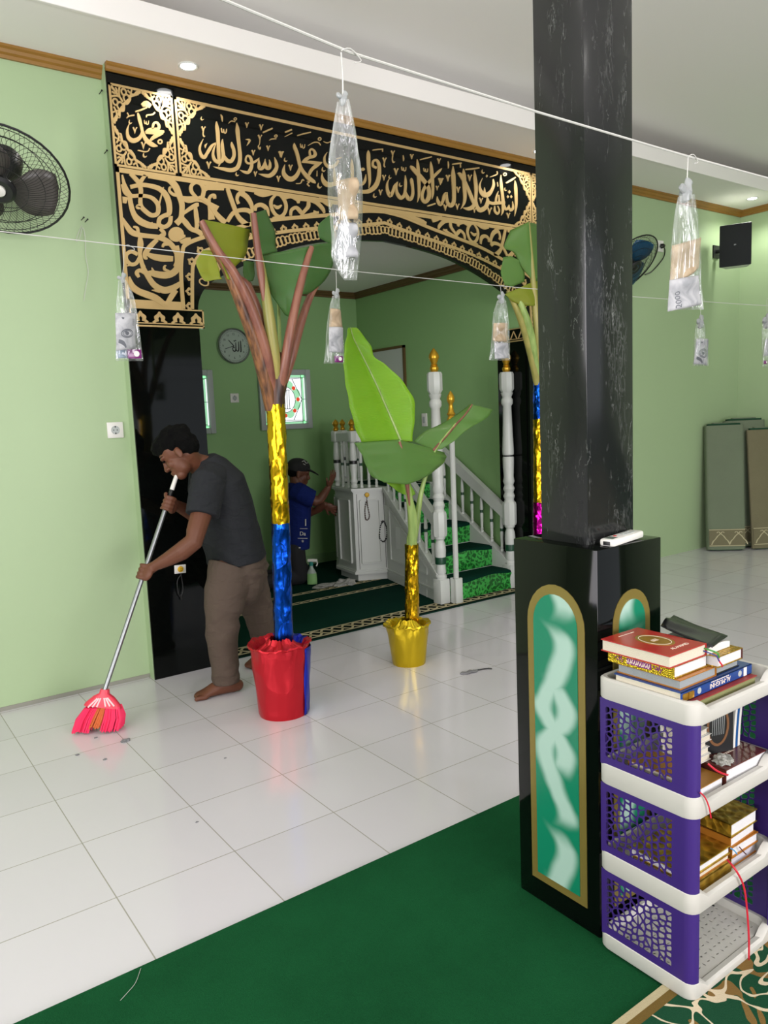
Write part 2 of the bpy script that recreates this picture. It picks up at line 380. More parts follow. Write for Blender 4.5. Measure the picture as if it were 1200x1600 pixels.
b = B(); box(b, (NX0, NYB-.012, 0), (NX1, NYB, .1)); struct('baseboard_niche', b, mat('niche_skirting', '#7b9c6c', .4))
b = B(); box(b, (-3, WY-.004, 0), (1.386, WY, .022)); struct('baseboard_left', b, mat('dusty_edge', '#8b8b80', .8))

# arch outline (half): distance from axis, height
EDGE = [(0, 2.625), (.25, 2.605), (.55, 2.56), (.8, 2.485), (1.0, 2.405), (1.2, 2.31), (1.284, 2.257), (1.326, 2.21), (1.352, 2.155), (1.36, 2.1)]
def half(pts, k=6): return cat(pts, k)
edge = half(EDGE)
arch = [(XC-d, z) for d, z in edge[::-1]] + [(XC+d, z) for d, z in edge[1:]]
XZ = lambda y: (lambda u, v: Vector((u, y, v)))
b = B(); prism(b, [(1.39, 0), (1.81, 0)] + arch + [(4.53, 0), (4.95, 0), (4.95, ZS-.02), (1.39, ZS-.02)], XZ(PY), Vector((0, .03, 0)))
struct('wall_arch_panel', b, 'black')
b = B(); box(b, (4.522, PY+.03, 0), (4.534, 4.62, 2.09)); struct('trim_arch_jamb_right', b, 'black')
b = B(); box(b, (1.811, PY+.03, 0), (1.823, 4.62, 2.09)); struct('trim_arch_jamb_left', b, 'black')

# ---------------------------------------------------------------- niche windows, door, pillar
def window(name, x0, x1, z0, z1):
    f = .052; o = thing(name, None, None, ((x0+x1)/2, NYB-.02, z0)); o['kind'] = 'structure'
    b = B()
    for lo, hi in (((x0, z0), (x0+f, z1)), ((x1-f, z0), (x1, z1)), ((x0+f, z0), (x1-f, z0+f)), ((x0+f, z1-f), (x1-f, z1))):
        box(b, (lo[0], NYB-.045, lo[1]), (hi[0], NYB, hi[1]), bev=.006)
    obj('window_frame', b, 'panegrey', o)
    a0, a1, c0, c1 = x0+f, x1-f, z0+f, z1-f; y = NYB-.008; F = XZ(y); dy = Vector((0, .004, 0))
    b = B(); box(b, (a0, y+.004, c0), (a1, y+.006, c1)); obj('glass_pane', b, PANE['white'], o)
    b = B(); g = .04
    for r in (((a0, c0), (a0+g*.6, c1)), ((a1-g, c0), (a1-g*.25, c1)), ((a0, c1-g*.6), (a1, c1)), ((a0, c0), (a1, c0+g*.5))): box(b, (r[0][0], y+.002, r[0][1]), (r[1][0], y+.004, r[1][1]))
    cx, cz = (a0+a1)/2, (c0+c1)/2; R = .135
    for i in range(8):
        t = math.pi*(i+.5)/4; prism(b, [(cx+R*math.cos(t)+.05*math.cos(q*math.pi/6), cz+R*1.05*math.sin(t)+.05*math.sin(q*math.pi/6)) for q in range(12)], XZ(y+.001), dy*.6)
    obj('green_glass', b, PANE['green'], o)
    b = B(); prism(b, [(cx+.115*math.cos(q*math.pi/12), cz+.125*math.sin(q*math.pi/12)) for q in range(24)], XZ(y-.001), dy*.5); obj('centre_glass', b, PANE['white'], o)
    b = B()
    for i in range(8):
        t = math.pi*i/4; u, v = cx+(R+.012)*math.cos(t), cz+(R+.012)*1.05*math.sin(t)
        prism(b, [(u+.02*math.cos(q*math.pi/5), v+.02*math.sin(q*math.pi/5)) for q in range(10)], XZ(y-.002), dy*.6)
    obj('red_glass', b, PANE['red'], o)
    b = B(); l = .0045
    def ln(*p, closed=False): ribbon(b, [(u, v, l) for u, v in p], XZ(y-.004), dy*.8, k=1, closed=closed)
    ln((a0+g*.6, c0), (a0+g*.6, c1)); ln((a1-g, c0), (a1-g, c1)); ln((a0, c1-g*.6), (a1, c1-g*.6)); ln((a0, c0+g*.5), (a1, c0+g*.5))
    for s in (-1, 1):
        for q in (-1, 1): ln((cx+s*.09, cz+q*.2), (cx+s*(cx-a0-.02), cz+q*(cz-c0-.03))); ln((cx+s*.09, cz+q*.2), (cx+s*.19, cz+q*.0)); ln((cx+s*.0, cz+q*.2), (cx+s*.09, cz+q*.2))
        ln((cx+s*.19, cz), (cx+s*(cx-a0), cz))
    ln(*[(cx+.115*math.cos(q*math.pi/12), cz+.125*math.sin(q*math.pi/12)) for q in range(24)], closed=True)
    for i in range(-2, 3): ln((cx+i*.025, cz-.09), (cx+i*.025, cz+.09))
    ln((cx-.06, cz-.09), (cx+.06, cz-.09)); ln((cx-.06, cz+.09), (cx+.06, cz+.09))
    obj('lead_lines', b, 'blackplastic', o)
    return o
PANE = {n: mat('stained_glass_'+n, c, .2, emit=e) for n, c, e in (('white', '#f2f6fa', 1.0), ('green', '#9fdcb0', .75), ('red', '#e0452c', .7))}
window('window_1', 3.362, 3.925, 1.375, 1.95); window('window_2', 2.335, 2.9, 1.37, 1.945)
o = thing('door_1', None, None, (NX1, 5.85, 0)); o['kind'] = 'structure'
b = B(); y0, y1 = onx(634, 560, NX1).y, 6.55
box(b, (NX1-.012, y0+.02, 0), (NX1-.001, y1, 2.1)); obj('door_leaf', b, mat('pale_grey_door', '#b9beb8', .5), o)
b = B(); box(b, (NX1-.02, y0, 0), (NX1, y0+.025, 2.125)); box(b, (NX1-.02, y1, 0), (NX1, y1+.025, 2.125)); box(b, (NX1-.02, y0, 2.1), (NX1, y1+.025, 2.125)); obj('door_frame', b, 'darkwood', o)

# marble-clad pillar
o = thing('pillar', 'square pillar clad in black veined marble on a taller black plinth with green arched panels', 'pillar', (1.71, 1.41, 0))
o['kind'] = 'structure'
PX0, PX1, PY0, PY1 = 1.573, 1.848, 1.262, 1.56
b = B(); box(b, (PX0, PY0, 0), (PX1, PY1, 1.09), bev=.003); obj('plinth', b, 'black', o)
b = B(); box(b, (1.612, 1.322, 1.09), (1.806, 1.487, ZU), bev=.002); obj('shaft', b, 'marble', o)
k = NT('sprayed_green_panel'); co = k.world(); sx = k.n('ShaderNodeSeparateXYZ'); k.l(co, sx.inputs[0])
def math_(op, a, b_=None, c_=None):
    m_ = k.n('ShaderNodeMath', operation=op)
    for i, v in enumerate((a, b_, c_)):
        if v is None: continue
        if isinstance(v, (int, float)): m_.inputs[i].default_value = v
        else: k.l(v, m_.inputs[i])
    return m_.outputs[0]
hh = math_('ADD', math_('SUBTRACT', sx.outputs[0], PX0), math_('SUBTRACT', sx.outputs[1], PY0))     # runs across either face
u = math_('DIVIDE', math_('SUBTRACT', hh, .145), .062)
nz = k.n('ShaderNodeTexNoise', Scale=9.0, Detail=2.0); k.l(co, nz.inputs['Vector'])
zz = math_('ADD', sx.outputs[2], math_('MULTIPLY', nz.outputs[0], .05))
def strand(ph):
    s_ = math_('SINE', math_('ADD', math_('MULTIPLY', zz, 21.0), ph)); sk = math_('ADD', s_, math_('MULTIPLY', math_('SINE', math_('ADD', math_('MULTIPLY', zz, 42.0), ph)), .22))
    d_ = math_('ABSOLUTE', math_('SUBTRACT', u, math_('MULTIPLY', sk, .62)))
    r_ = k.n('ShaderNodeMapRange', interpolation_type='SMOOTHSTEP'); setin(r_, From_Min=.8, From_Max=.26); k.l(d_, r_.inputs[0])
    cs = math_('SINE', math_('ADD', math_('MULTIPLY', zz, 10.5), ph*.5+.6)); fd = k.n('ShaderNodeMapRange', interpolation_type='SMOOTHSTEP'); setin(fd, From_Min=-.75, From_Max=-.2); k.l(cs, fd.inputs[0])
    return math_('MULTIPLY', r_.outputs[0], fd.outputs[0])
ws = math_('MAXIMUM', strand(0.4), strand(3.6))
mx = k.n('ShaderNodeMix', data_type='RGBA'); k.l(ws, mx.inputs[0]); mx.inputs[6].default_value = lin('#14795a'); mx.inputs[7].default_value = lin('#a3c2b5')
k.l(mx.outputs[2], k.b.inputs['Base Color']); setin(k.b, Roughness=.2); M['spray'] = k.m
M['bronze'] = mat('bronze_border', '#86763c', .28, metal=.35)
def arch_panel(face, w, z0, ztop):
    def out(r): 
        pts = [(-r, z0 + (w/2-r)), (-r, ztop-w/2)]
        return pts + [(r*math.cos(math.pi-t*math.pi/14), ztop-w/2 + r*1.12*math.sin(t*math.pi/14)) for t in range(1, 14)] + [(r, ztop-w/2), (r, z0+(w/2-r))]
    if face == 'left': c = (PY0+PY1)/2-.005; fn = lambda e: (lambda u_, v: Vector((PX0-e, c+u_, v))); d = Vector((.004, 0, 0))
    else: c = (PX0+PX1)/2+.004; fn = lambda e: (lambda u_, v: Vector((c+u_, PY0-e, v))); d = Vector((0, .004, 0))
    b = B(); prism(b, out(w/2), fn(.002), d); bo = obj('arched_border', b, 'bronze', o, ang=.3); b = B(); prism(b, out(w/2-.024), fn(.004), d); obj('green_panel', b, 'spray', bo, ang=.3)
arch_panel('left', .205, .075, .965); arch_panel('front', .16, .075, .955)

# ---------------------------------------------------------------- carpets
b = B(); box(b, (-3, -4, 0), (2.0, 1.966, .008)); tag(obj('green_carpet', b, 'greenrug'), 'plain green carpet whose straight edge crosses the white tiles below the pillar', 'carpet')
b = B(); box(b, (2.003, -4, 0), (7.6, 1.966, .0085)); tag(obj('green_carpet', b, 'greenrug'), 'plain green carpet strip beyond the dark seam, meeting the first one at the pillar plinth', 'carpet')
o = thing('patterned_rug', 'green prayer rug with cream vine pattern under the purple book rack', 'rug', (3, -.5, .0085))
b = B(); box(b, (.2, -2, .0085), (5, 1.008, .014)); obj('pile', b, 'patternrug', o)
b = B(); box(b, (.2, 1.03, .0085), (5, 1.05, .015)); obj('cream_edge', b, 'rugcream', o)
b = B(); box(b, (.2, 1.008, .0085), (5, 1.03, .0145)); obj('brown_edge', b, 'rugbrown', o)
o = thing('niche_carpet', 'dark green carpet with chain-patterned borders on the prayer niche floor', 'carpet', (3.17, 5.4, 0))
b = B(); box(b, (1.825, 4.31, 0), (4.52, 6.65, .008)); obj('pile', b, 'nicherug', o)
FL = lambda z: (lambda u_, v: Vector((u_, v, z))); DZ = Vector((0, 0, -.003))
b = B(); box(b, (1.825, 4.31, .008), (4.52, 4.335, .0088)); box(b, (1.825, 4.345, .008), (4.52, 4.495, .0086)); obj('black_border', b, 'rugblack', o)
b = B()
def chain(b, x0, x1, y, amp, per, w, z):
    n = int((x1-x0)/per*8)
    for s in (-1, 1):
        ribbon(b, [(x0+(x1-x0)*i/n, y+s*amp*math.sin(i*math.pi/4), w) for i in range(n+1)], FL(z), DZ, k=2)
chain(b, 1.83, 4.52, 4.42, .05, .17, .016, .0105)
for yy in (4.352, 4.488): ribbon(b, [(1.83, yy, .012), (4.52, yy, .012)], FL(.0104), DZ)
for yy in (5.28, 5.56): 
    for i in range(30): 
        x = 1.85+i*.089; ribbon(b, [(x, yy-.02, .012), (x+.03, yy+.012, .02), (x+.07, yy+.02, .012)], FL(.0104), DZ, k=3)
    ribbon(b, [(1.83, yy-.024, .008), (4.52, yy-.024, .008)], FL(.0104), DZ); ribbon(b, [(1.83, yy+.024, .008), (4.52, yy+.024, .008)], FL(.0104), DZ)
obj('chain_pattern', b, 'rugcream', o)

# ---------------------------------------------------------------- ceiling lamps
LAMP = mat('lit_lamp_glass', '#ffffff', .3, emit=14)
def downlight(x, y, z, watt, label, group):
    o = thing('downlight', label, 'ceiling lamp', (x, y, z), group=group)
    b = B(); lathe(b, [(.038, -.002), (.05, -.006), (.054, -.004), (.054, 0)], 24, (0, 0, 0), caps=False); obj('rim', b, 'white', o, local=True)
    b = B(); lathe(b, [(.001, -.003), (.04, -.0031), (.04, -.001)], 24, (0, 0, 0)); obj('lamp_glass', b, LAMP, o, local=True)
    l = bpy.data.lights.new('downlight_lamp', 'SPOT'); l.energy = watt; l.spot_size = 2.6; l.spot_blend = .6; l.shadow_soft_size = .045; l.color = (1, .97, .92)
    q = bpy.data.objects.new('downlight_lamp', l); C.objects.link(q); q.location = (x, y, z-.03); q.parent = None
downlight(1.775, 4.10, ZS, SOFFIT_LAMP_W, 'round lit downlight in the soffit above the left round medallion', 'downlights along the front soffit')
downlight(4.5, 4.10, ZS, SOFFIT_LAMP_W, 'round lit downlight in the soffit hidden behind the pillar top', 'downlights along the front soffit')
downlight(7.33, 4.03, ZS, SOFFIT_LAMP_W, 'round lit downlight in the soffit corner above the loudspeaker', 'downlights along the front soffit')
for i, (x, y) in enumerate(((-.1, 1.9), (3.1, 1.92), (6.3, 1.85), (.2, -1.4), (3.2, -1.4), (6.2, -1.4))):
    downlight(x, y, ZU, CEIL_LAMP_W, 'round lit downlight in the raised ceiling, out over the hall', 'downlights of the raised ceiling')
# ================================================================ gold cut-sheet panels on the black board
YG = PY - .0005; DG = Vector((0, -.005, 0))
def crop(ox, oy, sc):
    """traces measured on an enlarged detail; returns the point on the panel plane"""
    def f(u, v):
        p = ony(ox+sc*u, oy+sc*v, YG); return Vector((p.x, YG, p.z))
    return f
CA = crop(160, 110, .15); CB = crop(300, 160, .11667); CC = crop(420, 190, .11667); CD = crop(560, 210, .11667); CE = crop(690, 230, .13333)
CF_ = crop(170, 250, .141667); CG = crop(170, 370, .141667); CH = crop(310, 260, .20833)
def st(s): return [[tuple(float(q) for q in p.split(',')) for p in t.split()] for t in s.strip().split(';') if t.strip()]
def draw(bm, fn, s, d=DG, k=4):
    for p in st(s): ribbon(bm, p, fn, d, k)
def vee(bm, fn, s):
    for x, y, z in st(s)[0]:
        ribbon(bm, [(x-z*.55, y-z*.8, z*.42), (x-z*.2, y, z*.4), (x, y+z*1.2, z*.1)], fn, DG, 3)
        ribbon(bm, [(x+z*.6, y-z*.75, z*.42), (x+z*.25, y-z*.1, z*.26), (x, y+z*1.2, z*.08)], fn, DG, 3)
def comma(bm, fn, s):
    for x, y, z in st(s)[0]:
        ribbon(bm, [(x-z*.2, y-z*1.1, z*.15), (x-z*.45, y-z*.1, z*.5), (x+z*.1, y+z*.55, z*.55), (x+z*.8, y+z*.1, z*.12)], fn, DG, 3)
def ring(bm, fn, s):
    for x, y, z, w in [p for p in st(s)[0]]:
        ribbon(bm, [(x+z*math.cos(t*math.pi/4), y+z*math.sin(t*math.pi/4), w) for t in range(8)], fn, DG, 3, closed=True)
def shadda(bm, fn, s):
    for x, y, z in st(s)[0]:
        ribbon(bm, [(x-z*.5, y-z*.45, z*.16), (x-z*.4, y+z*.3, z*.2), (x-z*.15, y+z*.35, z*.2), (x-z*.08, y-z*.25, z*.14)], fn, DG, 3)
        ribbon(bm, [(x-z*.08, y-z*.2, z*.14), (x+z*.05, y+z*.5, z*.2), (x+z*.4, y+z*.45, z*.2), (x+z*.5, y-z*.3, z*.12)], fn, DG, 3)

def medallion_letters(b, fn):
    draw(b, fn, """365,445,14 380,500,34 400,580,30 420,660,32 455,730,46 520,778,46 572,792,8;275,560,6 256,625,24 265,695,38 310,735,50 370,718,44 405,670,32 415,600,16;
    520,615,22 530,560,24 560,545,24 585,575,28 580,610,30 530,618,34 480,625,36 445,650,20;445,655,14 520,650,40 590,645,44 640,640,24;630,660,14 580,675,36 530,700,40 495,735,20;
    340,435,16 400,415,18 462,388,16;455,492,14 460,470,14 520,462,16 545,440,16;250,500,12 275,480,14 330,470,14;255,445,12 275,480,12;365,835,10 430,850,14 470,845,12 490,815,14;410,370,40 450,350,60 500,380,40""")
    vee(b, fn, '335,622,34 424,780,38'); comma(b, fn, '285,545,24 437,890,30'); shadda(b, fn, '457,540,46'); ring(b, fn, '598,745,20,16')
# corner lace: right-angled, legs a (x) and c (z) in metres
def lace(b, cx, cz, sx, sz, a, c):
    F = lambda u, v: Vector((cx+sx*u*a, YG, cz+sz*v*c))
    R = lambda s, k=4: [ribbon(b, [(x, y, wd/a) for x, y, wd in p], lambda u, v: F(u, v), DG, k) for p in st(s)]
    # widths are given in metres
    def rb(pts, w, closed=False):
        ribbon(b, [(cx+sx*u*a, cz+sz*v*c, w) for u, v in pts], XZ(YG), DG, 3, closed)
    rb([(.02, .98), (.12, .78), (.2, .8), (.24, .62), (.36, .6), (.4, .42), (.5, .4), (.6, .28), (.62, .2), (.8, .12), (.98, .02)], .014)
    rb([(.1, .9), (.14, .74), (.1, .62), (.05, .55)], .009); rb([(.9, .1), (.74, .14), (.62, .1), (.55, .05)], .009)
    for u, v, r in ((.27, .5, .1), (.5, .27, .1), (.12, .42, .08), (.42, .12, .08)):
        rb([(u+r*math.cos(t*math.pi/3), v+r*math.sin(t*math.pi/3)) for t in range(6)], .009, True)
    rb([(.0, .3), (.14, .26), (.27, .27), (.36, .38)], .01); rb([(.3, .0), (.26, .14), (.27, .27)], .01); rb([(0, 0), (.14, .14), (.27, .27)], .012)
    rb([(.04, .16), (.12, .2), (.2, .12), (.16, .04)], .009); rb([(0, .7), (.1, .66), (.2, .62)], .008); rb([(.7, 0), (.66, .1), (.62, .2)], .008)
    for u, v in ((.08, .84), (.84, .08), (.34, .52), (.52, .34)): rb([(u-.05, v+.06), (u, v), (u+.06, v-.05)], .016)
def frame(b, x0, x1, z0, z1, w, wt=None):
    wt = wt or w
    for q in (((x0, z0), (x0+w, z1)), ((x1-w, z0), (x1, z1)), ((x0, z0), (x1, z0+wt)), ((x0, z1-wt), (x1, z1))):
        box(b, (q[0][0], YG-.005, q[0][1]), (q[1][0], YG, q[1][1]))
ZA0, ZA1 = 2.842, 3.263
def medallion(x0, x1, label):
    o = thing('calligraphy_medallion', label, 'wall panel', ((x0+x1)/2, PY-.01, ZA0))
    b = B(); frame(b, x0, x1, ZA0, ZA1, .012); obj('frame', b, 'gold', o)
    b = B(); a, c = (x1-x0)*.47, (ZA1-ZA0)*.47
    for sx, sz, px, pz in ((1, 1, x0, ZA0), (-1, 1, x1, ZA0), (1, -1, x0, ZA1), (-1, -1, x1, ZA1)): b = B(); lace(b, px+sx*.01, pz+sz*.01, sx, sz, a, c); obj('corner_lace', b, 'gold', o)
    b = B(); medallion_letters(b, (CA if x0 < 2 else (lambda u, v: CA(u, v)+Vector((x0-1.397, 0, 0))))); obj('lettering', b, 'gold', o, ang=.2)
medallion(1.397, 1.745, 'square black and gold calligraphy medallion at the upper left corner of the arch')
medallion(4.592, 4.94, 'square black and gold calligraphy medallion at the right end, behind the pillar')

o = thing('calligraphy_plaque', 'long black panel with gold Arabic calligraphy over the niche arch', 'wall panel', (XC, PY-.01, ZA0))
x0, x1 = 1.757, 4.582
b = B(); frame(b, x0, x1, ZA0, ZA1, .012, .017); obj('frame', b, 'gold', o)
for sx, sz, px, pz in ((1, 1, x0, ZA0), (-1, 1, x1, ZA0), (1, -1, x0, ZA1), (-1, -1, x1, ZA1)): b = B(); lace(b, px+sx*.012, pz+sz*.012, sx, sz, .17, .195); obj('corner_lace', b, 'gold', o)
b = B()
draw(b, CB, """322,258,8 330,330,40 340,400,48 345,500,44 350,620,44 356,740,40 362,830,24 350,862,4;405,496,6 400,560,38 405,640,44 415,720,48 400,780,48 350,805,48 300,775,44 278,710,34 285,640,26 312,560,14;
315,545,14 265,580,34 225,640,44 190,700,40 160,738,50 120,715,44 98,640,32 110,570,22 148,492,4;525,533,6 532,575,36 555,640,38 558,720,42 520,790,50 470,785,50 435,740,36 418,690,8;
595,275,6 605,360,50 615,470,48 630,600,44 640,700,48 635,800,48 600,880,56 520,910,56 420,895,44 340,880,24 278,860,3;
722,800,22 716,765,22 735,718,24 775,735,34 797,800,40 788,880,46 750,940,44 690,932,32 636,905,3;716,790,26 745,818,28 790,815,28 850,790,32 897,745,8;
890,750,6 893,820,34 905,885,50 950,870,46 972,800,20 976,758,4;975,795,16 990,870,46 1030,880,48 1042,820,30 1030,768,4;1100,735,4 1120,800,34 1130,870,46 1090,945,58 1030,985,54 960,978,36 886,958,3;
380,163,6 397,200,24 404,262,5;945,407,20 1010,378,22 1075,350,20;485,285,6 520,255,14 575,262,12;1030,512,6 1060,495,14 1125,490,12;715,498,6 768,512,30 730,582,5;200,550,4 176,580,24 176,615,6;905,500,10 900,560,8 885,590,14 905,630,18 915,595,4;150,390,14 145,430,14 160,462,16 168,450,4""")
vee(b, CB, '732,300,36 922,330,40 905,470,40 1016,610,36 817,670,36 220,835,48 845,955,34 1155,1015,36 1180,690,40 148,360,42'); ring(b, CB, '574,226,16,12 1118,455,16,12'); shadda(b, CB, '424,378,70'); comma(b, CB, '130,225,28 598,970,30')
draw(b, CC, """335,290,6 338,335,40 370,420,44 395,520,42 418,610,42 465,690,48 535,765,58 600,810,40 618,832,4;212,575,4 195,640,34 200,705,54 250,762,66 310,770,66 370,722,54 405,645,38 410,585,18;
550,455,32 543,400,26 565,372,26 602,392,30 618,440,44 595,468,44 540,482,42 485,515,46 440,550,18;440,548,16 540,545,38 640,558,42 712,548,8;702,556,12 640,588,48 580,635,44 545,690,40 532,740,14;
778,412,4 742,480,26 750,560,36 800,606,44 880,590,44 930,520,30;710,690,6 714,765,40 760,835,66 830,848,60 920,800,50 950,700,30;215,145,20 305,110,22;210,205,8 310,155,14;378,190,14 470,165,18 560,145,14;520,325,5 600,282,16 660,285,14 690,320,12;
725,268,5 780,288,14 835,262,8;360,832,12 420,828,14 445,780,14 468,795,12;505,802,8 540,808,16 512,838,16 540,868,16;642,660,6 640,735,14""")
vee(b, CC, '166,435,44 287,612,40 126,762,40'); ring(b, CC, '676,236,18,14'); shadda(b, CC, '447,325,60'); comma(b, CC, '218,520,30 725,650,34 670,868,40')
draw(b, CD, """125,216,6 128,270,46 130,400,48 140,520,42 146,640,30 134,722,6;240,452,34 190,425,32 192,365,30 235,348,34 268,400,44 274,500,50 262,600,56 222,695,64 150,755,60 80,772,50 -20,765,44;
95,538,6 82,620,36 50,668,34 0,682,34 -80,660,34;20,470,16 55,470,46 80,470,12;412,588,4 380,660,24 385,755,40 420,826,46 455,768,40 480,690,32 522,638,10;518,640,10 502,720,28 515,795,42 560,852,52 605,822,42 622,740,34 626,640,34 622,550,6;
625,760,12 650,842,48 690,872,46 720,812,40 722,720,34 706,620,40 702,585,6;780,335,6 790,420,36 800,560,44 806,700,38 804,820,30 784,912,4;688,424,10 715,450,48 770,512,54 850,600,56 915,685,50 942,770,50 932,855,58 890,908,46 852,872,42 848,800,40 882,712,40 940,640,40 1010,560,38 1080,490,32 1112,456,4;
962,366,6 970,440,36 980,560,44 990,700,36 990,800,28 978,872,4;185,214,14 250,206,16 325,202,14;318,205,10 318,235,12;820,342,14 900,322,18 976,304,14;920,962,18 975,945,22 1026,928,18;592,280,5 598,325,16 598,362,4;455,290,14 450,340,12 465,378,18 485,365,4;342,380,12 340,425,16 355,440,14;1050,830,6 1060,895,40 1095,942,44 1130,885,36 1160,805,36 1190,782,16""")
draw(b, CD, '''-95,330,6 -90,420,40 -85,560,40 -80,700,34;-200,620,30 -170,680,34 -140,650,20;-260,560,6 -250,650,36 -220,690,34 -195,650,16;-330,430,6 -325,560,40 -310,690,30;-300,330,14 -230,310,14''')
vee(b, CD, '456,250,38 345,345,40 338,575,38 292,772,38 500,492,46 710,295,34 1074,352,36 1094,625,46 1050,715,30 1156,972,34 1190,570,30'); shadda(b, CD, '602,460,58 896,475,54'); comma(b, CD, '415,578,26 556,682,30 212,828,32')
draw(b, CE, """0,650,12 20,572,26 48,540,24 55,600,30 66,655,36 100,686,50 135,645,44 140,540,42 136,420,46 130,320,46 128,222,5;250,255,6 256,340,44 262,480,40 268,580,38 256,660,28 218,727,4;180,308,8 205,315,34 240,362,44 280,440,40 320,530,40 352,610,38 378,690,20;
380,272,6 386,360,36 396,460,40 396,570,34 385,655,38 350,708,48 300,724,40 243,712,4;476,362,4 444,440,18 452,510,40 490,556,60 540,556,56 582,506,38 606,440,32 598,376,14;498,470,4 500,530,30;528,576,8 536,640,42 510,706,50 450,738,58 415,705,42 404,640,22 412,598,4;
535,640,30 590,660,36 640,656,38 740,650,30;662,515,4 640,575,22 632,640,24 668,640,20 664,560,14;618,690,14 620,750,26 652,782,26 672,740,18 652,690,12;690,325,6 692,420,32 706,540,34 716,650,38 712,750,26 694,802,3;
720,655,20 745,725,30 775,715,28 786,676,10;785,695,14 800,740,30 832,715,28 826,636,6;855,390,6 862,460,36 868,580,36 868,700,28 850,812,3;120,203,14 180,194,18 230,188,14;215,190,10 218,240,12;275,264,14 360,255,20 438,244,14;750,422,14 805,392,22 862,354,14;70,166,5 76,205,16 74,252,5;560,352,8 600,338,14 645,318,14 644,284,12;648,410,6 655,462,12""")
vee(b, CE, '70,358,38 325,355,38 190,494,36 40,702,38 180,692,36 380,732,32 456,622,34 555,742,42 776,797,32 -5,390,30'); ring(b, CE, '736,320,16,12'); comma(b, CE, '478,292,26 742,500,22')
for x, y, r in ((790, 525, 24), (772, 582, 20), (812, 582, 20), (525, 340, 18)): prism(b, [(x-r*.7, y), (x, y+r), (x+r*.7, y), (x, y-r)], CE, DG)
obj('lettering', b, 'gold', o, ang=.2)

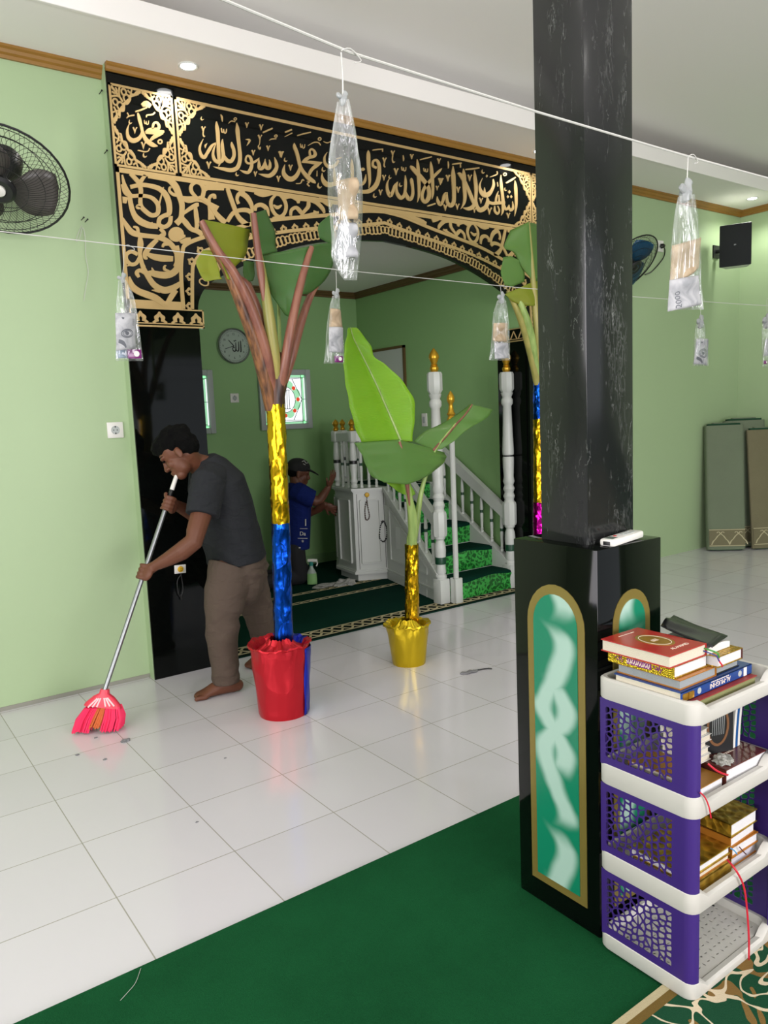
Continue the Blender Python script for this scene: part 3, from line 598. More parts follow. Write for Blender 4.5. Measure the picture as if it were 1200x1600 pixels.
# arabesque spandrels either side of the arch crown
OB = cat([(.0, 2.812), (.16, 2.797), (.42, 2.744), (.84, 2.667), (1.07, 2.60), (1.3, 2.52), (1.404, 2.472), (1.43, 2.43), (1.448, 2.31), (1.449, 2.112)], 6)
OC = cat([(0, 2.741), (.22, 2.70), (.53, 2.65), (.82, 2.594), (1.07, 2.525), (1.269, 2.456), (1.326, 2.42), (1.367, 2.369), (1.38, 2.315), (1.396, 2.114)], 6)
OD = cat([(0, 2.697), (.2, 2.671), (.42, 2.634), (.68, 2.578), (.84, 2.53), (.97, 2.475), (1.13, 2.405), (1.25, 2.35), (1.305, 2.29), (1.318, 2.24)], 6)
def spandrel(s, label):
    o = thing('arabesque_panel', label, 'wall panel', (XC+s*1.1, PY-.01, 2.11))
    def mir(fn):
        if s < 0: return fn
        return lambda u, v: Vector((2*XC-fn(u, v).x, YG, fn(u, v).z))
    b = B(); X = lambda u, v: Vector((XC+s*u, YG, v))
    ribbon(b, [(d, z, .022) for d, z in OB], X, DG, 1)
    for q in (((1.752, 2.11), (1.77, 2.838)), ((1.45, 2.11), (1.77, 2.15)), ((0, 2.812), (1.77, 2.838))): box(b, tuple(sorted((XC+s*q[0][0], XC+s*q[1][0])))[:1]+(YG-.005, q[0][1]), tuple(sorted((XC+s*q[0][0], XC+s*q[1][0])))[1:]+(YG, q[1][1]))
    obj('border', b, 'gold', o, ang=.2)
    b = B(); fat = lambda bm, fn, q: draw(bm, fn, ';'.join(' '.join('%g,%g,%g' % (x, y, w_*1.13) for x, y, w_ in r_) for r_ in st(q)))
    fat(b, mir(CF_), """400,170,30 340,260,44 352,340,44 345,430,40 352,510,44 400,565,44 470,612,44 535,590,44 540,500,44 490,432,40 420,402,36 330,395,36 250,398,38 180,362,40 140,270,20;235,300,40 320,282,40 400,278,42 540,312,48 620,380,56 660,480,56 662,590,50 610,615,42 558,650,44 552,715,42 610,740,42 668,700,44 680,620,40;
    228,380,40 236,470,46 270,590,50 330,668,66 430,718,62 540,735,50;235,150,40 310,230,44 352,290,40;145,165,16 165,260,34 200,340,42 240,400,44;430,180,40 560,195,54 660,220,56 730,290,66 770,380,60 802,480,54 802,580,50 790,650,54 740,705,60;
    790,395,30 715,385,32 668,345,26 672,305,24 690,310,10;800,420,40 880,440,66 960,430,54 1040,450,44 1110,490,46 1200,540,54;960,412,30 910,352,36 905,292,36 950,250,36 1010,262,40 1045,330,42 1030,412,40;820,592,30 890,540,40 960,500,46 990,495,30;950,510,30 960,600,44 970,700,44 960,790,30;
    800,640,44 850,700,54 905,762,44 980,790,48 1030,830,44;1100,470,30 1120,560,50 1130,660,66;1050,340,30 1120,290,42 1200,268,50;1110,485,20 1105,425,30 1140,395,30 1165,430,20;150,640,16 190,720,44 250,798,56 340,830,48 450,842,44 560,860,48 660,910,50 732,1000,50 764,1090,56 742,1180,64;
    322,830,30 312,755,32 265,738,16;340,840,30 346,930,60 340,1030,38 342,1090,36 382,1190,42;335,1080,36 300,1140,38 240,1152,38 190,1100,38 195,1040,38 250,1012,38 315,1045,36;530,880,40 460,950,50 400,1030,50 398,1080,34 425,1088,16;410,1030,30 480,1065,54 580,1085,66 705,1092,50;690,925,40 610,930,36 590,965,20;
    800,830,70 815,890,70 900,890,60;180,410,60 170,480,34;430,720,30 480,690,10;540,540,20 600,300,10;340,500,24 320,520,50 340,540,16;560,760,30 600,800,40 590,830,50 540,840,10;820,900,40 850,940,30""")
    prism(b, [(740+86*math.cos(t*math.pi/12), 822+82*math.sin(t*math.pi/12)) for t in range(24)], mir(CF_), DG)
    fat(b, mir(CG), """340,200,36 372,330,42 430,440,50 500,535,56 600,590,66 700,570,64 800,505,40;400,405,36 340,372,38 305,400,42 330,448,26;740,100,50 762,270,66 742,365,66 660,420,66 560,422,66 470,402,54 415,398,24;665,380,16 612,362,28 612,325,20 632,322,6;222,440,16 250,540,60 320,600,62 420,640,66 520,680,62 610,750,50;630,760,40 690,655,54 740,590,44;470,340,6 500,420,50;470,590,6 560,600,40;180,330,6 240,310,20""")
    fat(b, mir(CH), """75,252,8 88,222,16 118,218,18 126,245,10;0,232,20 60,262,26 110,330,26 150,380,34 200,425,34;215,165,24 240,240,28 262,300,28 290,370,28 335,420,34 380,440,20;215,415,26 258,352,28 310,330,28 370,332,30 405,362,24;305,195,34 360,230,34 396,290,26 402,345,16;300,282,20 288,250,20 300,210,26 345,188,34;
    425,335,16 430,300,26 470,290,28 510,320,28 522,375,16;420,195,24 480,216,28 545,203,24;592,203,12 547,250,22 547,310,22 582,368,22 645,382,14;592,203,12 640,250,22 656,310,22 630,368,22 555,388,14;560,290,10 590,310,24 622,292,10;640,242,22 690,225,28 740,245,34 748,278,14;690,372,16 695,330,22 730,310,24 762,340,26 785,372,14;
    760,250,18 820,250,28 880,270,28 930,320,24 942,352,12;822,250,20 822,300,26 790,340,22 768,372,14;870,352,20 876,335,26;900,240,14 960,270,40 1000,290,40;20,150,14 60,160,30 120,160,36 190,170,20;230,150,20 330,180,30;600,390,10 720,385,16 900,345,16""")
    ribbon(b, [(.0, 2.82, .012), (.12, 2.818, .02), (.3, 2.79, .03), (.36, 2.775, .02)], X, DG, 3)
    obj('scrollwork', b, 'gold', o, ang=.2)
spandrel(-1, 'gold scrollwork spandrel over the left half of the arch'); spandrel(1, 'gold scrollwork spandrel over the right half of the arch, behind the pillar')

o = thing('arch_band', 'gold band of crests and chain links following the curve of the niche arch', 'wall panel', (XC, PY-.01, 2.11))
def resample(p, step):
    out = []; acc = 0; need = step/2
    for a, c in zip(p, p[1:]):
        l = math.hypot(c[0]-a[0], c[1]-a[1])
        while acc+l >= need:
            t = (need-acc)/l; out.append((a[0]+(c[0]-a[0])*t, a[1]+(c[1]-a[1])*t, (c[0]-a[0])/l, (c[1]-a[1])/l)); need += step
        acc += l
    return out
def crest(b, fn, w=.007):
    """crest in local (along, outward) metres"""
    ribbon(b, [(-.034, .0, w), (-.018, .012, w*1.2), (-.022, .026, w), (-.008, .036, w), (0, .05, w*.6)], fn, DG, 3); ribbon(b, [(.034, .0, w), (.018, .012, w*1.2), (.022, .026, w), (.008, .036, w), (0, .05, w*.6)], fn, DG, 3)
    ribbon(b, [(-.01, .006, w), (-.012, .022, w), (0, .036, w)], fn, DG, 2); ribbon(b, [(.01, .006, w), (.012, .022, w), (0, .036, w)], fn, DG, 2)
b1, b2, b3 = B(), B(), B()
for s in (-1, 1):
    X = lambda u, v: Vector((XC+s*u, YG, v))
    ribbon(b1, [(d, z, .02) for d, z in OC], X, DG, 1)
    for u, v, tx, tz in resample(OC, .082): crest(b2, lambda p, q: X(u+tx*p*.9-tz*q*.82, v+tz*p*.9+tx*q*.82))
    for i, (u, v, tx, tz) in enumerate(resample(OD, .031)):
        Y = lambda p, q: X(u+tx*p-tz*q, v+tz*p+tx*q); h = .028 if i % 4 else .021
        ribbon(b3, [(.019*math.cos(t*math.pi/4), h*math.sin(t*math.pi/4), .0078) for t in range(8)], Y, DG, 2, True)
        ribbon(b3, [(-.013, -h*.92, .007), (.013, -h*.92, .007)], Y, DG)
obj('gold_line', b1, 'gold', o, ang=.2); obj('crests', b2, 'gold', o, ang=.2); obj('chain_links', b3, 'gold', o, ang=.2)

def frieze(xa, xb, ya, yb, side, label):
    o = thing('capital_frieze', label, 'wall panel', ((xa+xb)/2, PY-.02, 2.0))
    if side: x0, x1 = xa, xb
    b = B()
    box(b, (xa, PY-.022, 2.003), (xb, PY-.001, 2.106)); obj('block', b, 'black', o)
    b = B()
    for lo, hi in (((xa, 2.003), (xb, 2.012)), ((xa, 2.02), (xb, 2.026)), ((xa, 2.1), (xb, 2.107)), ((xa, 2.003), (xa+.008, 2.107)), ((xb-.008, 2.003), (xb, 2.107))): box(b, (lo[0], PY-.027, lo[1]), (hi[0], PY-.022, hi[1]))
    n = 4
    for i in range(n):
        cx = xa + (xb-xa)*(i+.55)/n
        crest(b, lambda p, q: Vector((cx+p*1.15, PY-.022, 2.026+q*1.2)), .01)
    obj('gilding', b, 'gold', o, ang=.2)
    return o
frieze(1.405, 1.832, 0, 0, 0, 'black capital block with gold crests on top of the left black pilaster')
o = frieze(4.51, 4.945, 0, 0, 0, 'black capital block with gold crests on top of the right black pilaster, behind the pillar')
b = B(); box(b, (4.508, PY-.001, 2.003), (4.524, 4.64, 2.106)); obj('return_block', b, 'black', o)
b = B()
for z0, z1 in ((2.003, 2.012), (2.02, 2.026), (2.1, 2.107)): box(b, (4.503, PY, z0), (4.508, 4.64, z1))
for i in range(4):
    cy = PY+.05+i*.085
    for sg in (-1, 1): tube(b, [(4.505, cy+sg*.034, 2.026), (4.505, cy+sg*.02, 2.05), (4.505, cy, 2.085)], .005, 6)
obj('return_gilding', b, 'gold', o)
# ================================================================ timber pulpit in the niche
M['brocade'] = None
k = NT('shiny_green_brocade'); co = k.world()
v = k.n('ShaderNodeTexVoronoi', Scale=26.0, feature='DISTANCE_TO_EDGE'); nz = k.n('ShaderNodeTexNoise', Scale=22.0, Detail=3.0, Distortion=1.5); k.l(co, v.inputs['Vector']); k.l(co, nz.inputs['Vector'])
a = k.n('ShaderNodeMath', operation='SUBTRACT'); k.l(nz.outputs[0], a.inputs[0]); k.l(v.outputs['Distance'], a.inputs[1])
r = k.n('ShaderNodeMapRange'); setin(r, From_Min=.3, From_Max=.45); k.l(a.outputs[0], r.inputs[0])
mx = k.n('ShaderNodeMix', data_type='RGBA'); k.l(r.outputs[0], mx.inputs[0]); mx.inputs[6].default_value = lin('#0d5c1c'); mx.inputs[7].default_value = lin('#3fb04a')
k.l(mx.outputs[2], k.b.inputs['Base Color']); setin(k.b, Roughness=.35, Specular_IOR_Level=.6); M['brocade'] = k.m
M['pulpitwhite'] = mat('white_pulpit_paint', '#c2c6c0', .35)
pul = thing('mosque_pulpit', 'white timber pulpit with carpeted stairs, turned balusters and gold finials inside the niche', 'pulpit', (4.1, 5.3, 0))
def finial(parent, x, y, z, h, r=.036, name='finial'):
    b = B(); lathe(b, [(r*.6, 0), (r*.85, .02*h/.17), (r*.8, .035*h/.17), (r*.55, .045*h/.17), (r*.7, .05*h/.17), (r*.5, .06*h/.17), (r*.8, .085*h/.17), (r, .105*h/.17), (r*.9, .125*h/.17), (r*.5, .15*h/.17), (r*.1, .17*h/.17)], 16, (x, y, z)); return obj(name, b, 'goldpaint', parent)
def turned(b, x, y, z0, z1, r, n=14):
    H = z1-z0; lathe(b, [(r*q, z0+H*t) for q, t in ((1, 0), (1, .04), (.72, .06), (.95, .09), (.72, .12), (.85, .3), (1, .42), (.8, .47), (.8, .52), (1.0, .56), (.86, .7), (.66, .88), (.95, .91), (.7, .94), (1, .97), (1, 1))], n, (x, y, 0))
def newel(x, y, label):
    b = B(); s = .047
    box(b, (x-s, y-s, .0085), (x+s, y+s, .2), bev=.006)
    lathe(b, [(q, z) for q, z in ((.042, .2), (.045, .22), (.034, .235), (.04, .25), (.036, .3), (.04, .36), (.044, .42), (.04, .47), (.03, .5), (.042, .515), (.042, .53))], 18, (x, y, 0))
    lathe(b, [(s*1.1, .53), (s*1.22, .55), (s*1.22, .7), (s*1.1, .72)], 8, (x, y, 0))
    lathe(b, [(q, z) for q, z in ((.045, .72), (.038, .74), (.047, .77), (.036, .8), (.047, .83), (.036, .86), (.047, .89), (.04, .93), (.044, 1.0), (.046, 1.085), (.04, 1.095), (.038, 1.1), (.046, 1.11), (.047, 1.14), (.04, 1.3), (.034, 1.5), (.047, 1.52), (.047, 1.55), (.036, 1.57), (.044, 1.59), (.05, 1.607))], 18, (x, y, 0))
    lathe(b, [(.04, 1.607), (.058, 1.635), (.058, 1.755), (.05, 1.77)], 8, (x, y, 0))
    p = obj('newel_post', b, 'pulpitwhite', pul)
    b = B(); lathe(b, [(.0405, .315), (.0425, .325), (.0425, .36), (.0415, .37)], 18, (x, y, 0), caps=False); obj('green_band', b, 'greenband', p)
    b = B(); lathe(b, [(.0415, 1.09), (.0415, 1.106)], 18, (x, y, 0), caps=False); obj('dark_band', b, 'blackplastic', p)
    finial(p, x, y, 1.77, .175, .04)
newel(3.72, 4.47, 'left'); newel(4.475, 4.475, 'right')
LP = lambda t: Vector((3.70+.25*t, 4.45+1.04*t, 0))                  # foot of the left side
# side panels
def flank(fn, inn, nm):
    b = B(); q = [(0.02, .0085), (1.0, .0085), (1.0, .83), (.96, .83), (.02, .235)]
    prism(b, q, lambda u, v: fn(u)+Vector((0, 0, v)), inn*.035); p = obj('side_panel', b, 'pulpitwhite', pul)
    b = B(); w_ = .012
    def ln(*pts): ribbon(b, [(u, v, w_) for u, v in pts], lambda u, v: fn(u)-inn*.0+Vector((0, 0, v)), -inn*.01, k=1)
    ln((.22, .2), (.9, .2), (.9, .66), (.22, .245), (.22, .2)); ln((.02, .1), (1, .1)); ln((.02, .085), (1, .085))
    obj('moulding', b, 'pulpitwhite', p)
flank(LP, Vector((1, -.24, 0)).normalized(), 'left')
flank(lambda t: Vector((4.47, 4.45+1.04*t, 0)), Vector((-1, 0, 0)), 'right')
def bar(parent, name, a, c, w_, h):
    a, c = Vector(a), Vector(c); b = B(); t = (c-a).normalized(); s = t.cross(Vector((0, 0, 1))).normalized(); u = s.cross(t)
    for e in (a, c): pass
    vs = [bm_v for bm_v in ()]
    P = [[b.verts.new(e + s*(w_*i) + u*(h*j)) for i, j in ((-.5, -.5), (.5, -.5), (.5, .5), (-.5, .5))] for e in (a, c)]
    for i in range(4): b.faces.new((P[0][i], P[0][(i+1) % 4], P[1][(i+1) % 4], P[1][i]))
    b.faces.new(P[0][::-1]); b.faces.new(P[1]); return obj(name, b, 'pulpitwhite', parent, smooth=False)
r1 = bar(pul, 'handrail', LP(0)+Vector((.01, .02, .62)), LP(.97)+Vector((0, 0, 1.21)), .05, .085)
bar(pul, 'string_board', LP(0.02)+Vector((0, 0, .225)), LP(.98)+Vector((0, 0, .83)), .06, .035)
r2 = bar(pul, 'handrail', (4.47, 4.5, .62), (4.47, 5.46, 1.22), .05, .09)
bar(pul, 'string_board', (4.47, 4.49, .225), (4.47, 5.47, .83), .06, .035)
def baluster(x, y, z0, z1):
    b = B(); turned(b, x, y, z0, z1, .0155, 10); p = obj('baluster', b, 'pulpitwhite', pul)
    b = B(); zm = z0+(z1-z0)*.495; lathe(b, [(.0138, zm-.012), (.0138, zm+.012)], 10, (x, y, 0), caps=False); obj('green_band', b, 'greenband', p)
for i in range(8):
    t = .11+i*.115; p = LP(t); baluster(p.x, p.y, .235+.6*t, .6+.605*t)
    baluster(4.47, 4.45+1.04*t, .235+.6*t, .6+.6*t)
# steps
RY = [4.44, 4.66, 4.93, 5.2, 5.46]; RZ = [.17, .345, .52, .69, .84]
for i in range(5):
    y0 = RY[i]; y1 = RY[i+1] if i < 4 else 6.25; z1 = RZ[i]; x0 = 3.76+.24*(y0-4.45); x1 = 4.435
    b = B(); box(b, (x0, y0, .0085 if i == 0 else RZ[i-1]-.02), (x1, y1+.05, z1-.012)); st_ = obj('step', b, 'pulpitwhite', pul, smooth=False)
    b = B()
    N = 14; rows = []
    for j in range(N+1):
        u = j/N; x = x0+(x1-x0)*u; wv = .008*math.sin(u*11+i*2)+.005*math.sin(u*23+i)
        rows.append([b.verts.new((x, y0-.006-abs(wv)*.8, z1-.018 - .012*math.sin(u*7+i))), b.verts.new((x, y0-.008-wv*.6, z1*.5+(RZ[i-1] if i else 0)*.5)), b.verts.new((x, y0-.006+wv*.3, (RZ[i-1] if i else .006)+.006))])
    for j in range(N):
        for q in range(2): b.faces.new((rows[j][q], rows[j+1][q], rows[j+1][q+1], rows[j][q+1]))
    lab(obj('riser_cloth', b, 'brocade', st_), 'shiny bright green brocade on the riser')
    b = B(); rows = []
    for j in range(N+1):
        u = j/N; x = x0+(x1-x0)*u; dz = .012*math.sin(u*7+i)
        rows.append([b.verts.new((x, y0-.012, z1-.02-dz)), b.verts.new((x, y0-.01, z1-.004-dz*.3)), b.verts.new((x, y0+.03, z1+.002)), b.verts.new((x, y1, z1))])
    for j in range(N):
        for q in range(3): b.faces.new((rows[j][q], rows[j+1][q], rows[j+1][q+1], rows[j][q+1]))
    lab(obj('tread_carpet', b, 'nicherug', st_, ang=2), 'dark green carpet over the tread')
# octagonal pulpit box
OCT = [(3.954, 5.49), (3.695, 5.61), (3.735, 5.97), (3.95, 6.3), (4.47, 6.3), (4.47, 5.49)]
def ins(d): 
    cx, cy = 4.12, 5.85; return [(x+(cx-x)*d, y+(cy-y)*d) for x, y in OCT]
b = B(); UP = lambda z: (lambda u, v: Vector((u, v, z)))
prism(b, ins(.05), UP(.0085), Vector((0, 0, .0715))); prism(b, OCT, UP(.085), Vector((0, 0, .735))); body = obj('pulpit_box', b, 'pulpitwhite', pul, smooth=False)
b = B(); prism(b, ins(-.06), UP(.075), Vector((0, 0, .022))); prism(b, ins(-.03), UP(.097), Vector((0, 0, .012))); obj('base_moulding', b, 'pulpitwhite', pul, smooth=False); b = B(); prism(b, ins(-.03), UP(.805), Vector((0, 0, .015))); prism(b, ins(-.07), UP(.82), Vector((0, 0, .02))); obj('ledge', b, 'pulpitwhite', pul, smooth=False)
def facet(A, D, nm, dark):
    A = Vector(A+(0,)); D = Vector(D+(0,)); L = (D-A).length; t = (D-A)/L; n = Vector((t.y, -t.x, 0))
    if n.dot(Vector((4.12, 5.85, 0))-A) > 0: n = -n
    b = B(); m = L*.2; fn = lambda u, v: A+t*u+Vector((0, 0, v))
    ribbon(b, [(m, .17, .013), (L-m, .17, .013)], fn, n*.012); ribbon(b, [(m, .73, .013), (L-m, .73, .013)], fn, n*.012); ribbon(b, [(m, .17, .013), (m, .73, .013)], fn, n*.012); ribbon(b, [(L-m, .17, .013), (L-m, .73, .013)], fn, n*.012)
    obj(nm, b, 'pulpitwhite', body)
    if dark:
        b = B(); box(b, (0, 0, 0), (0, 0, 0)) if False else None
        for q in (((.015, .115), (.015, .79)), ((L-.03, .115), (L-.03, .79))): ribbon(b, [(q[0][0], q[0][1], .004), (q[1][0], q[1][1], .004)], fn, n*.002)
        obj('door_gap', b, 'blackrubber', body)
    return A, t, n, L
facet(OCT[1], OCT[2], 'panel_moulding', False); FA = facet(OCT[0], OCT[1], 'panel_moulding', True); facet(OCT[2], OCT[3], 'panel_moulding', False)
def post(x, y, ztop=1.345, fin=True):
    b = B(); s = .03; lathe(b, [(.03, .845), (.034, .86), (.025, .88), (.034, .9), (.026, .93), (.033, 1.03), (.035, 1.06), (.028, 1.08), (.035, 1.1), (.03, 1.18), (.024, 1.24), (.03, 1.25)], 14, (x, y, 0))
    box(b, (x-.034, y-.034, 1.25), (x+.034, y+.034, ztop), bev=.005); p = obj('rail_post', b, 'pulpitwhite', pul)
    b = B(); lathe(b, [(.0352, 1.055), (.0352, 1.085)], 14, (x, y, 0), caps=False); obj('dark_band', b, 'blackplastic', p)
    if fin: finial(p, x, y, ztop, .105, .03)
for x, y in ((3.725, 5.63), (3.765, 5.955), (3.97, 6.27), (4.44, 6.27), (4.05, 6.28)): post(x, y)
def rail(a, c, nb):
    a, c = Vector(a+(0,)), Vector(c+(0,)); bar(pul, 'top_rail', a+Vector((0, 0, 1.29)), c+Vector((0, 0, 1.29)), .04, .07)
    for i in range(nb): p = a.lerp(c, (i+1)/(nb+1)); baluster(p.x, p.y, .842, 1.26)
rail((3.725, 5.63), (3.765, 5.955), 2); rail((3.765, 5.955), (3.97, 6.27), 2); rail((3.97, 6.27), (4.44, 6.27), 3); rail((3.725, 5.63), (3.955, 5.5), 3)
# things hung on the pulpit
A, t, n, L = FA
def hook_at(P, n, name, label, cat_, z=0):
    o = thing(name, label, cat_, P); b = B(); lathe(b, [(.019, .012), (.021, .016), (.019, .024), (.006, .028)], 16, P, n); k_ = obj('yellow_knob', b, 'yellow', o)
    b = B(); lathe(b, [(.006, 0), (.006, .012)], 8, P, n); tube(b, [P+n*.008+Vector((0, 0, -.015)), P+n*.014+Vector((0, 0, -.03)), P+n*.026+Vector((0, 0, -.028))], .0035, 6, 3); obj('hook_stem', b, 'steel', o); return o
M['yellow'] = mat('yellow_plastic', '#d3a51c', .35); M['brownbead'] = mat('brown_beads', '#4a2418', .35)
hz = lambda px, py: (lambda d: CAM + d*((n.dot(A-CAM))/n.dot(d)))(ray(px, py))
P = hz(573, 773) ; hook_at(P, n, 'wall_hook', 'yellow knob hook on the pulpit box, holding brown prayer beads', 'hook')
def beads(name, px, mat_, label, r=.0065, off=.014, loops=True):
    pts = [hz(*q)+n*off for q in px]; o = thing(name, label, 'prayer beads', pts[0]); b = B(); p = cat([tuple(q) for q in pts], 10)
    tube(b, p, .0018, 5); obj('cord', b, 'blackrubber', o)
    b = B(); acc = 0; last = Vector(p[0])
    for q in p:
        q = Vector(q)
        if (q-last).length > r*1.7: bmesh.ops.create_icosphere(b, subdivisions=1, radius=r, matrix=Matrix.Translation(q)); last = q
    o2 = obj('beads', b, mat_, o); o2['kind'] = 'stuff'; return o
beads('prayer_beads', [(573, 779), (570, 795), (571, 810), (574, 812), (577, 806), (574, 790), (573, 781)], 'brownbead', 'brown string of prayer beads hanging from the yellow knob hook')
beads('prayer_beads', [(598, 812), (594, 822), (593, 840), (599, 846), (604, 838), (603, 822), (598, 813), (597, 818)], 'blackplastic', 'thick black string of prayer beads hanging on the pulpit door edge', .008)
# staff in its holder beside the newel
o = thing('preacher_staff', 'tall white staff with a gold spindle top beside the left newel post', 'staff', (3.803, 4.39, 0))
b = B(); lathe(b, [(.021, .02), (.021, 1.39), (.024, 1.395)], 14, (3.803, 4.39, 0)); obj('shaft', b, 'pulpitwhite', o)
b = B(); lathe(b, [(.03, 1.395), (.036, 1.41), (.03, 1.425), (.022, 1.44), (.034, 1.455), (.024, 1.47), (.018, 1.5), (.016, 1.53), (.028, 1.55), (.03, 1.575), (.02, 1.6), (.004, 1.625)], 14, (3.803, 4.39, 0)); obj('gold_top', b, 'goldpaint', o)
b = B(); box(b, (3.769, 4.355, .011), (3.837, 4.38, .205), bev=.004); box(b, (3.769, 4.412, .011), (3.837, 4.424, .205), bev=.003); box(b, (3.769, 4.38, .011), (3.781, 4.414, .2)); box(b, (3.825, 4.38, .011), (3.837, 4.414, .2)); obj('holder', b, 'pulpitwhite', o)
# niche wall clock
ck = ony(364, 541, NYB); R = .155*1.057
o = thing('wall_clock', 'round grey wall clock with Arabic calligraphy on the niche back wall', 'clock', (ck.x, NYB-.03, ck.z-R))
yc = NYB-.001
b = B(); lathe(b, [(R*.9, .0), (R, .004), (R, .03), (R*.95, .04), (R*.9, .03), (R*.9, .02)], 40, (ck.x, yc, ck.z), (0, -1, 0), caps=False); obj('rim', b, mat('silver_rim', '#a8aca8', .25, metal=.8), o)
b = B(); lathe(b, [(R*.91, .0), (R*.91, .018), (.001, .0185)], 40, (ck.x, yc, ck.z), (0, -1, 0)); obj('dial', b, mat('grey_dial', '#9fae9f', .5), o)
yd = yc-.0195; F = XZ(yd); d_ = Vector((0, -.001, 0)); b = B()
for i in range(60): 
    t = i*math.pi/30; r0 = R*.8; ribbon(b, [(ck.x+r0*math.sin(t), ck.z+r0*math.cos(t), .0025), (ck.x+R*.86*math.sin(t), ck.z+R*.86*math.cos(t), .0025)], F, d_)
for i in range(1, 13): t = i*math.pi/6; text_bm(b, str(i), R*.17, Matrix.Translation((ck.x+R*.66*math.sin(t), yd-.0005, ck.z+R*.66*math.cos(t))) @ Matrix.Rotation(math.pi/2, 4, 'X'))
for s_ in ([(.42, .3, .05), (.42, -.25, .07), (.36, -.32, .03)], [(.3, .25, .04), (.28, -.2, .07), (.2, -.28, .06), (.12, -.2, .05)], [(.12, .2, .04), (.1, -.2, .07), (0, -.3, .06), (-.1, -.18, .05)], [(-.1, -.16, .05), (-.02, -.05, .05), (.04, -.12, .04)], [(.0, .3, .03), (.06, .26, .04), (.1, .32, .03), (.16, .28, .03)]):
    ribbon(b, [(ck.x+R*x, ck.z+R*z, R*w_) for x, z, w_ in s_], F, d_)
obj('numerals', b, 'blackplastic', o)
b = B()
for ang, l, w_ in ((math.radians(-45), .45, .05), (math.radians(-107), .6, .035)): ribbon(b, [(ck.x, ck.z, R*w_), (ck.x+R*l*math.sin(ang), ck.z+R*l*math.cos(ang), R*w_*.7)], XZ(yd-.003), d_)
obj('hands', b, 'blackplastic', o)
# ================================================================ banana plants wrapped in foil
M['foil_gold'] = foil('gold_foil', '#d0a31c', .22, 15, .6); M['foil_blue'] = foil('blue_foil', '#1450c8', .22, 17, .6)
M['foil_red'] = foil('red_foil', '#c01c2a', .34, 10, 1.0, .6); M['foil_pink'] = foil('magenta_foil', '#c8189a', .22, 15, .6); M['foil_silver'] = foil('silver_foil', '#c9c9cc', .25, 12, .5)
M['foil_darkblue'] = foil('deep_blue_foil', '#2233b8', .28, 12, .5, .7); M['foil_yellow'] = foil('yellow_foil', '#cdb01e', .3, 8, .5, .75)
def leafmat(name, a, bcol, under):
    k = NT(name); co = k.coord(); mp = k.n('ShaderNodeMapping'); mp.inputs['Scale'].default_value = (4, 4, 1); k.l(co, mp.inputs[0])
    nz = k.n('ShaderNodeTexNoise', Scale=2.2, Detail=3.0); k.l(co, nz.inputs['Vector'])
    uv = k.n('ShaderNodeUVMap'); wv = k.n('ShaderNodeTexWave', Scale=9.0, Distortion=1.2, Detail=1.0); wv.bands_direction = 'Y'; k.l(uv.outputs[0], wv.inputs['Vector'])
    mx = k.n('ShaderNodeMix', data_type='RGBA'); k.l(nz.outputs[0], mx.inputs[0]); mx.inputs[6].default_value = lin(a); mx.inputs[7].default_value = lin(bcol)
    k.l(mx.outputs[2], k.b.inputs['Base Color']); setin(k.b, Roughness=.38, Specular_IOR_Level=.45, Subsurface_Weight=.12, Subsurface_Scale=.01)
    bp = k.n('ShaderNodeBump', Strength=.3, Distance=.004); k.l(wv.outputs[0], bp.inputs['Height']); k.l(bp.outputs[0], k.b.inputs['Normal'])
    tl = k.n('ShaderNodeBsdfTranslucent'); tl.inputs[0].default_value = lin(under); ms = k.n('ShaderNodeMixShader'); ms.inputs[0].default_value = .22
    o_ = k.t.nodes['Material Output']; k.l(k.b.outputs[0], ms.inputs[1]); k.l(tl.outputs[0], ms.inputs[2]); k.l(ms.outputs[0], o_.inputs[0]); return k.m
M['leaf_light'] = leafmat('young_banana_leaf', '#6fa51e', '#8cc02c', '#b4e03c'); M['leaf'] = leafmat('banana_leaf', '#4f7a34', '#6a9448', '#8fb83c'); M['leaf_yellow'] = leafmat('yellowing_banana_leaf', '#6f8f2a', '#9a9a26', '#a8b030'); M['leaf_dark'] = leafmat('dark_banana_leaf', '#3f6a34', '#4d7a3a', '#6f9a34')
def stalk(name, a, c, bscale=30):
    k = NT(name); co = k.coord(); mp = k.n('ShaderNodeMapping'); mp.inputs['Scale'].default_value = (1, 1, .07); k.l(co, mp.inputs[0]); nz = k.n('ShaderNodeTexNoise', Scale=bscale, Detail=4.0); k.l(mp.outputs[0], nz.inputs['Vector'])
    r = k.n('ShaderNodeMapRange'); setin(r, From_Min=.35, From_Max=.65); k.l(nz.outputs[0], r.inputs[0])
    mx = k.n('ShaderNodeMix', data_type='RGBA'); k.l(r.outputs[0], mx.inputs[0]); mx.inputs[6].default_value = lin(a); mx.inputs[7].default_value = lin(c); k.l(mx.outputs[2], k.b.inputs['Base Color']); setin(k.b, Roughness=.4); return k.m
M['stalk_red'] = stalk('reddish_leaf_stalk', '#74453a', '#93604c'); M['stalk_brown'] = stalk('dry_brown_stalk', '#43281a', '#8a5a34', 60); M['sheath'] = stalk('dried_brown_sheath', '#2a1812', '#5a382a', 60); M['stalk_green'] = stalk('green_leaf_stalk', '#7d9650', '#9db468'); M['stalk_pale'] = stalk('pale_leaf_stalk', '#a89c58', '#8c8a48')
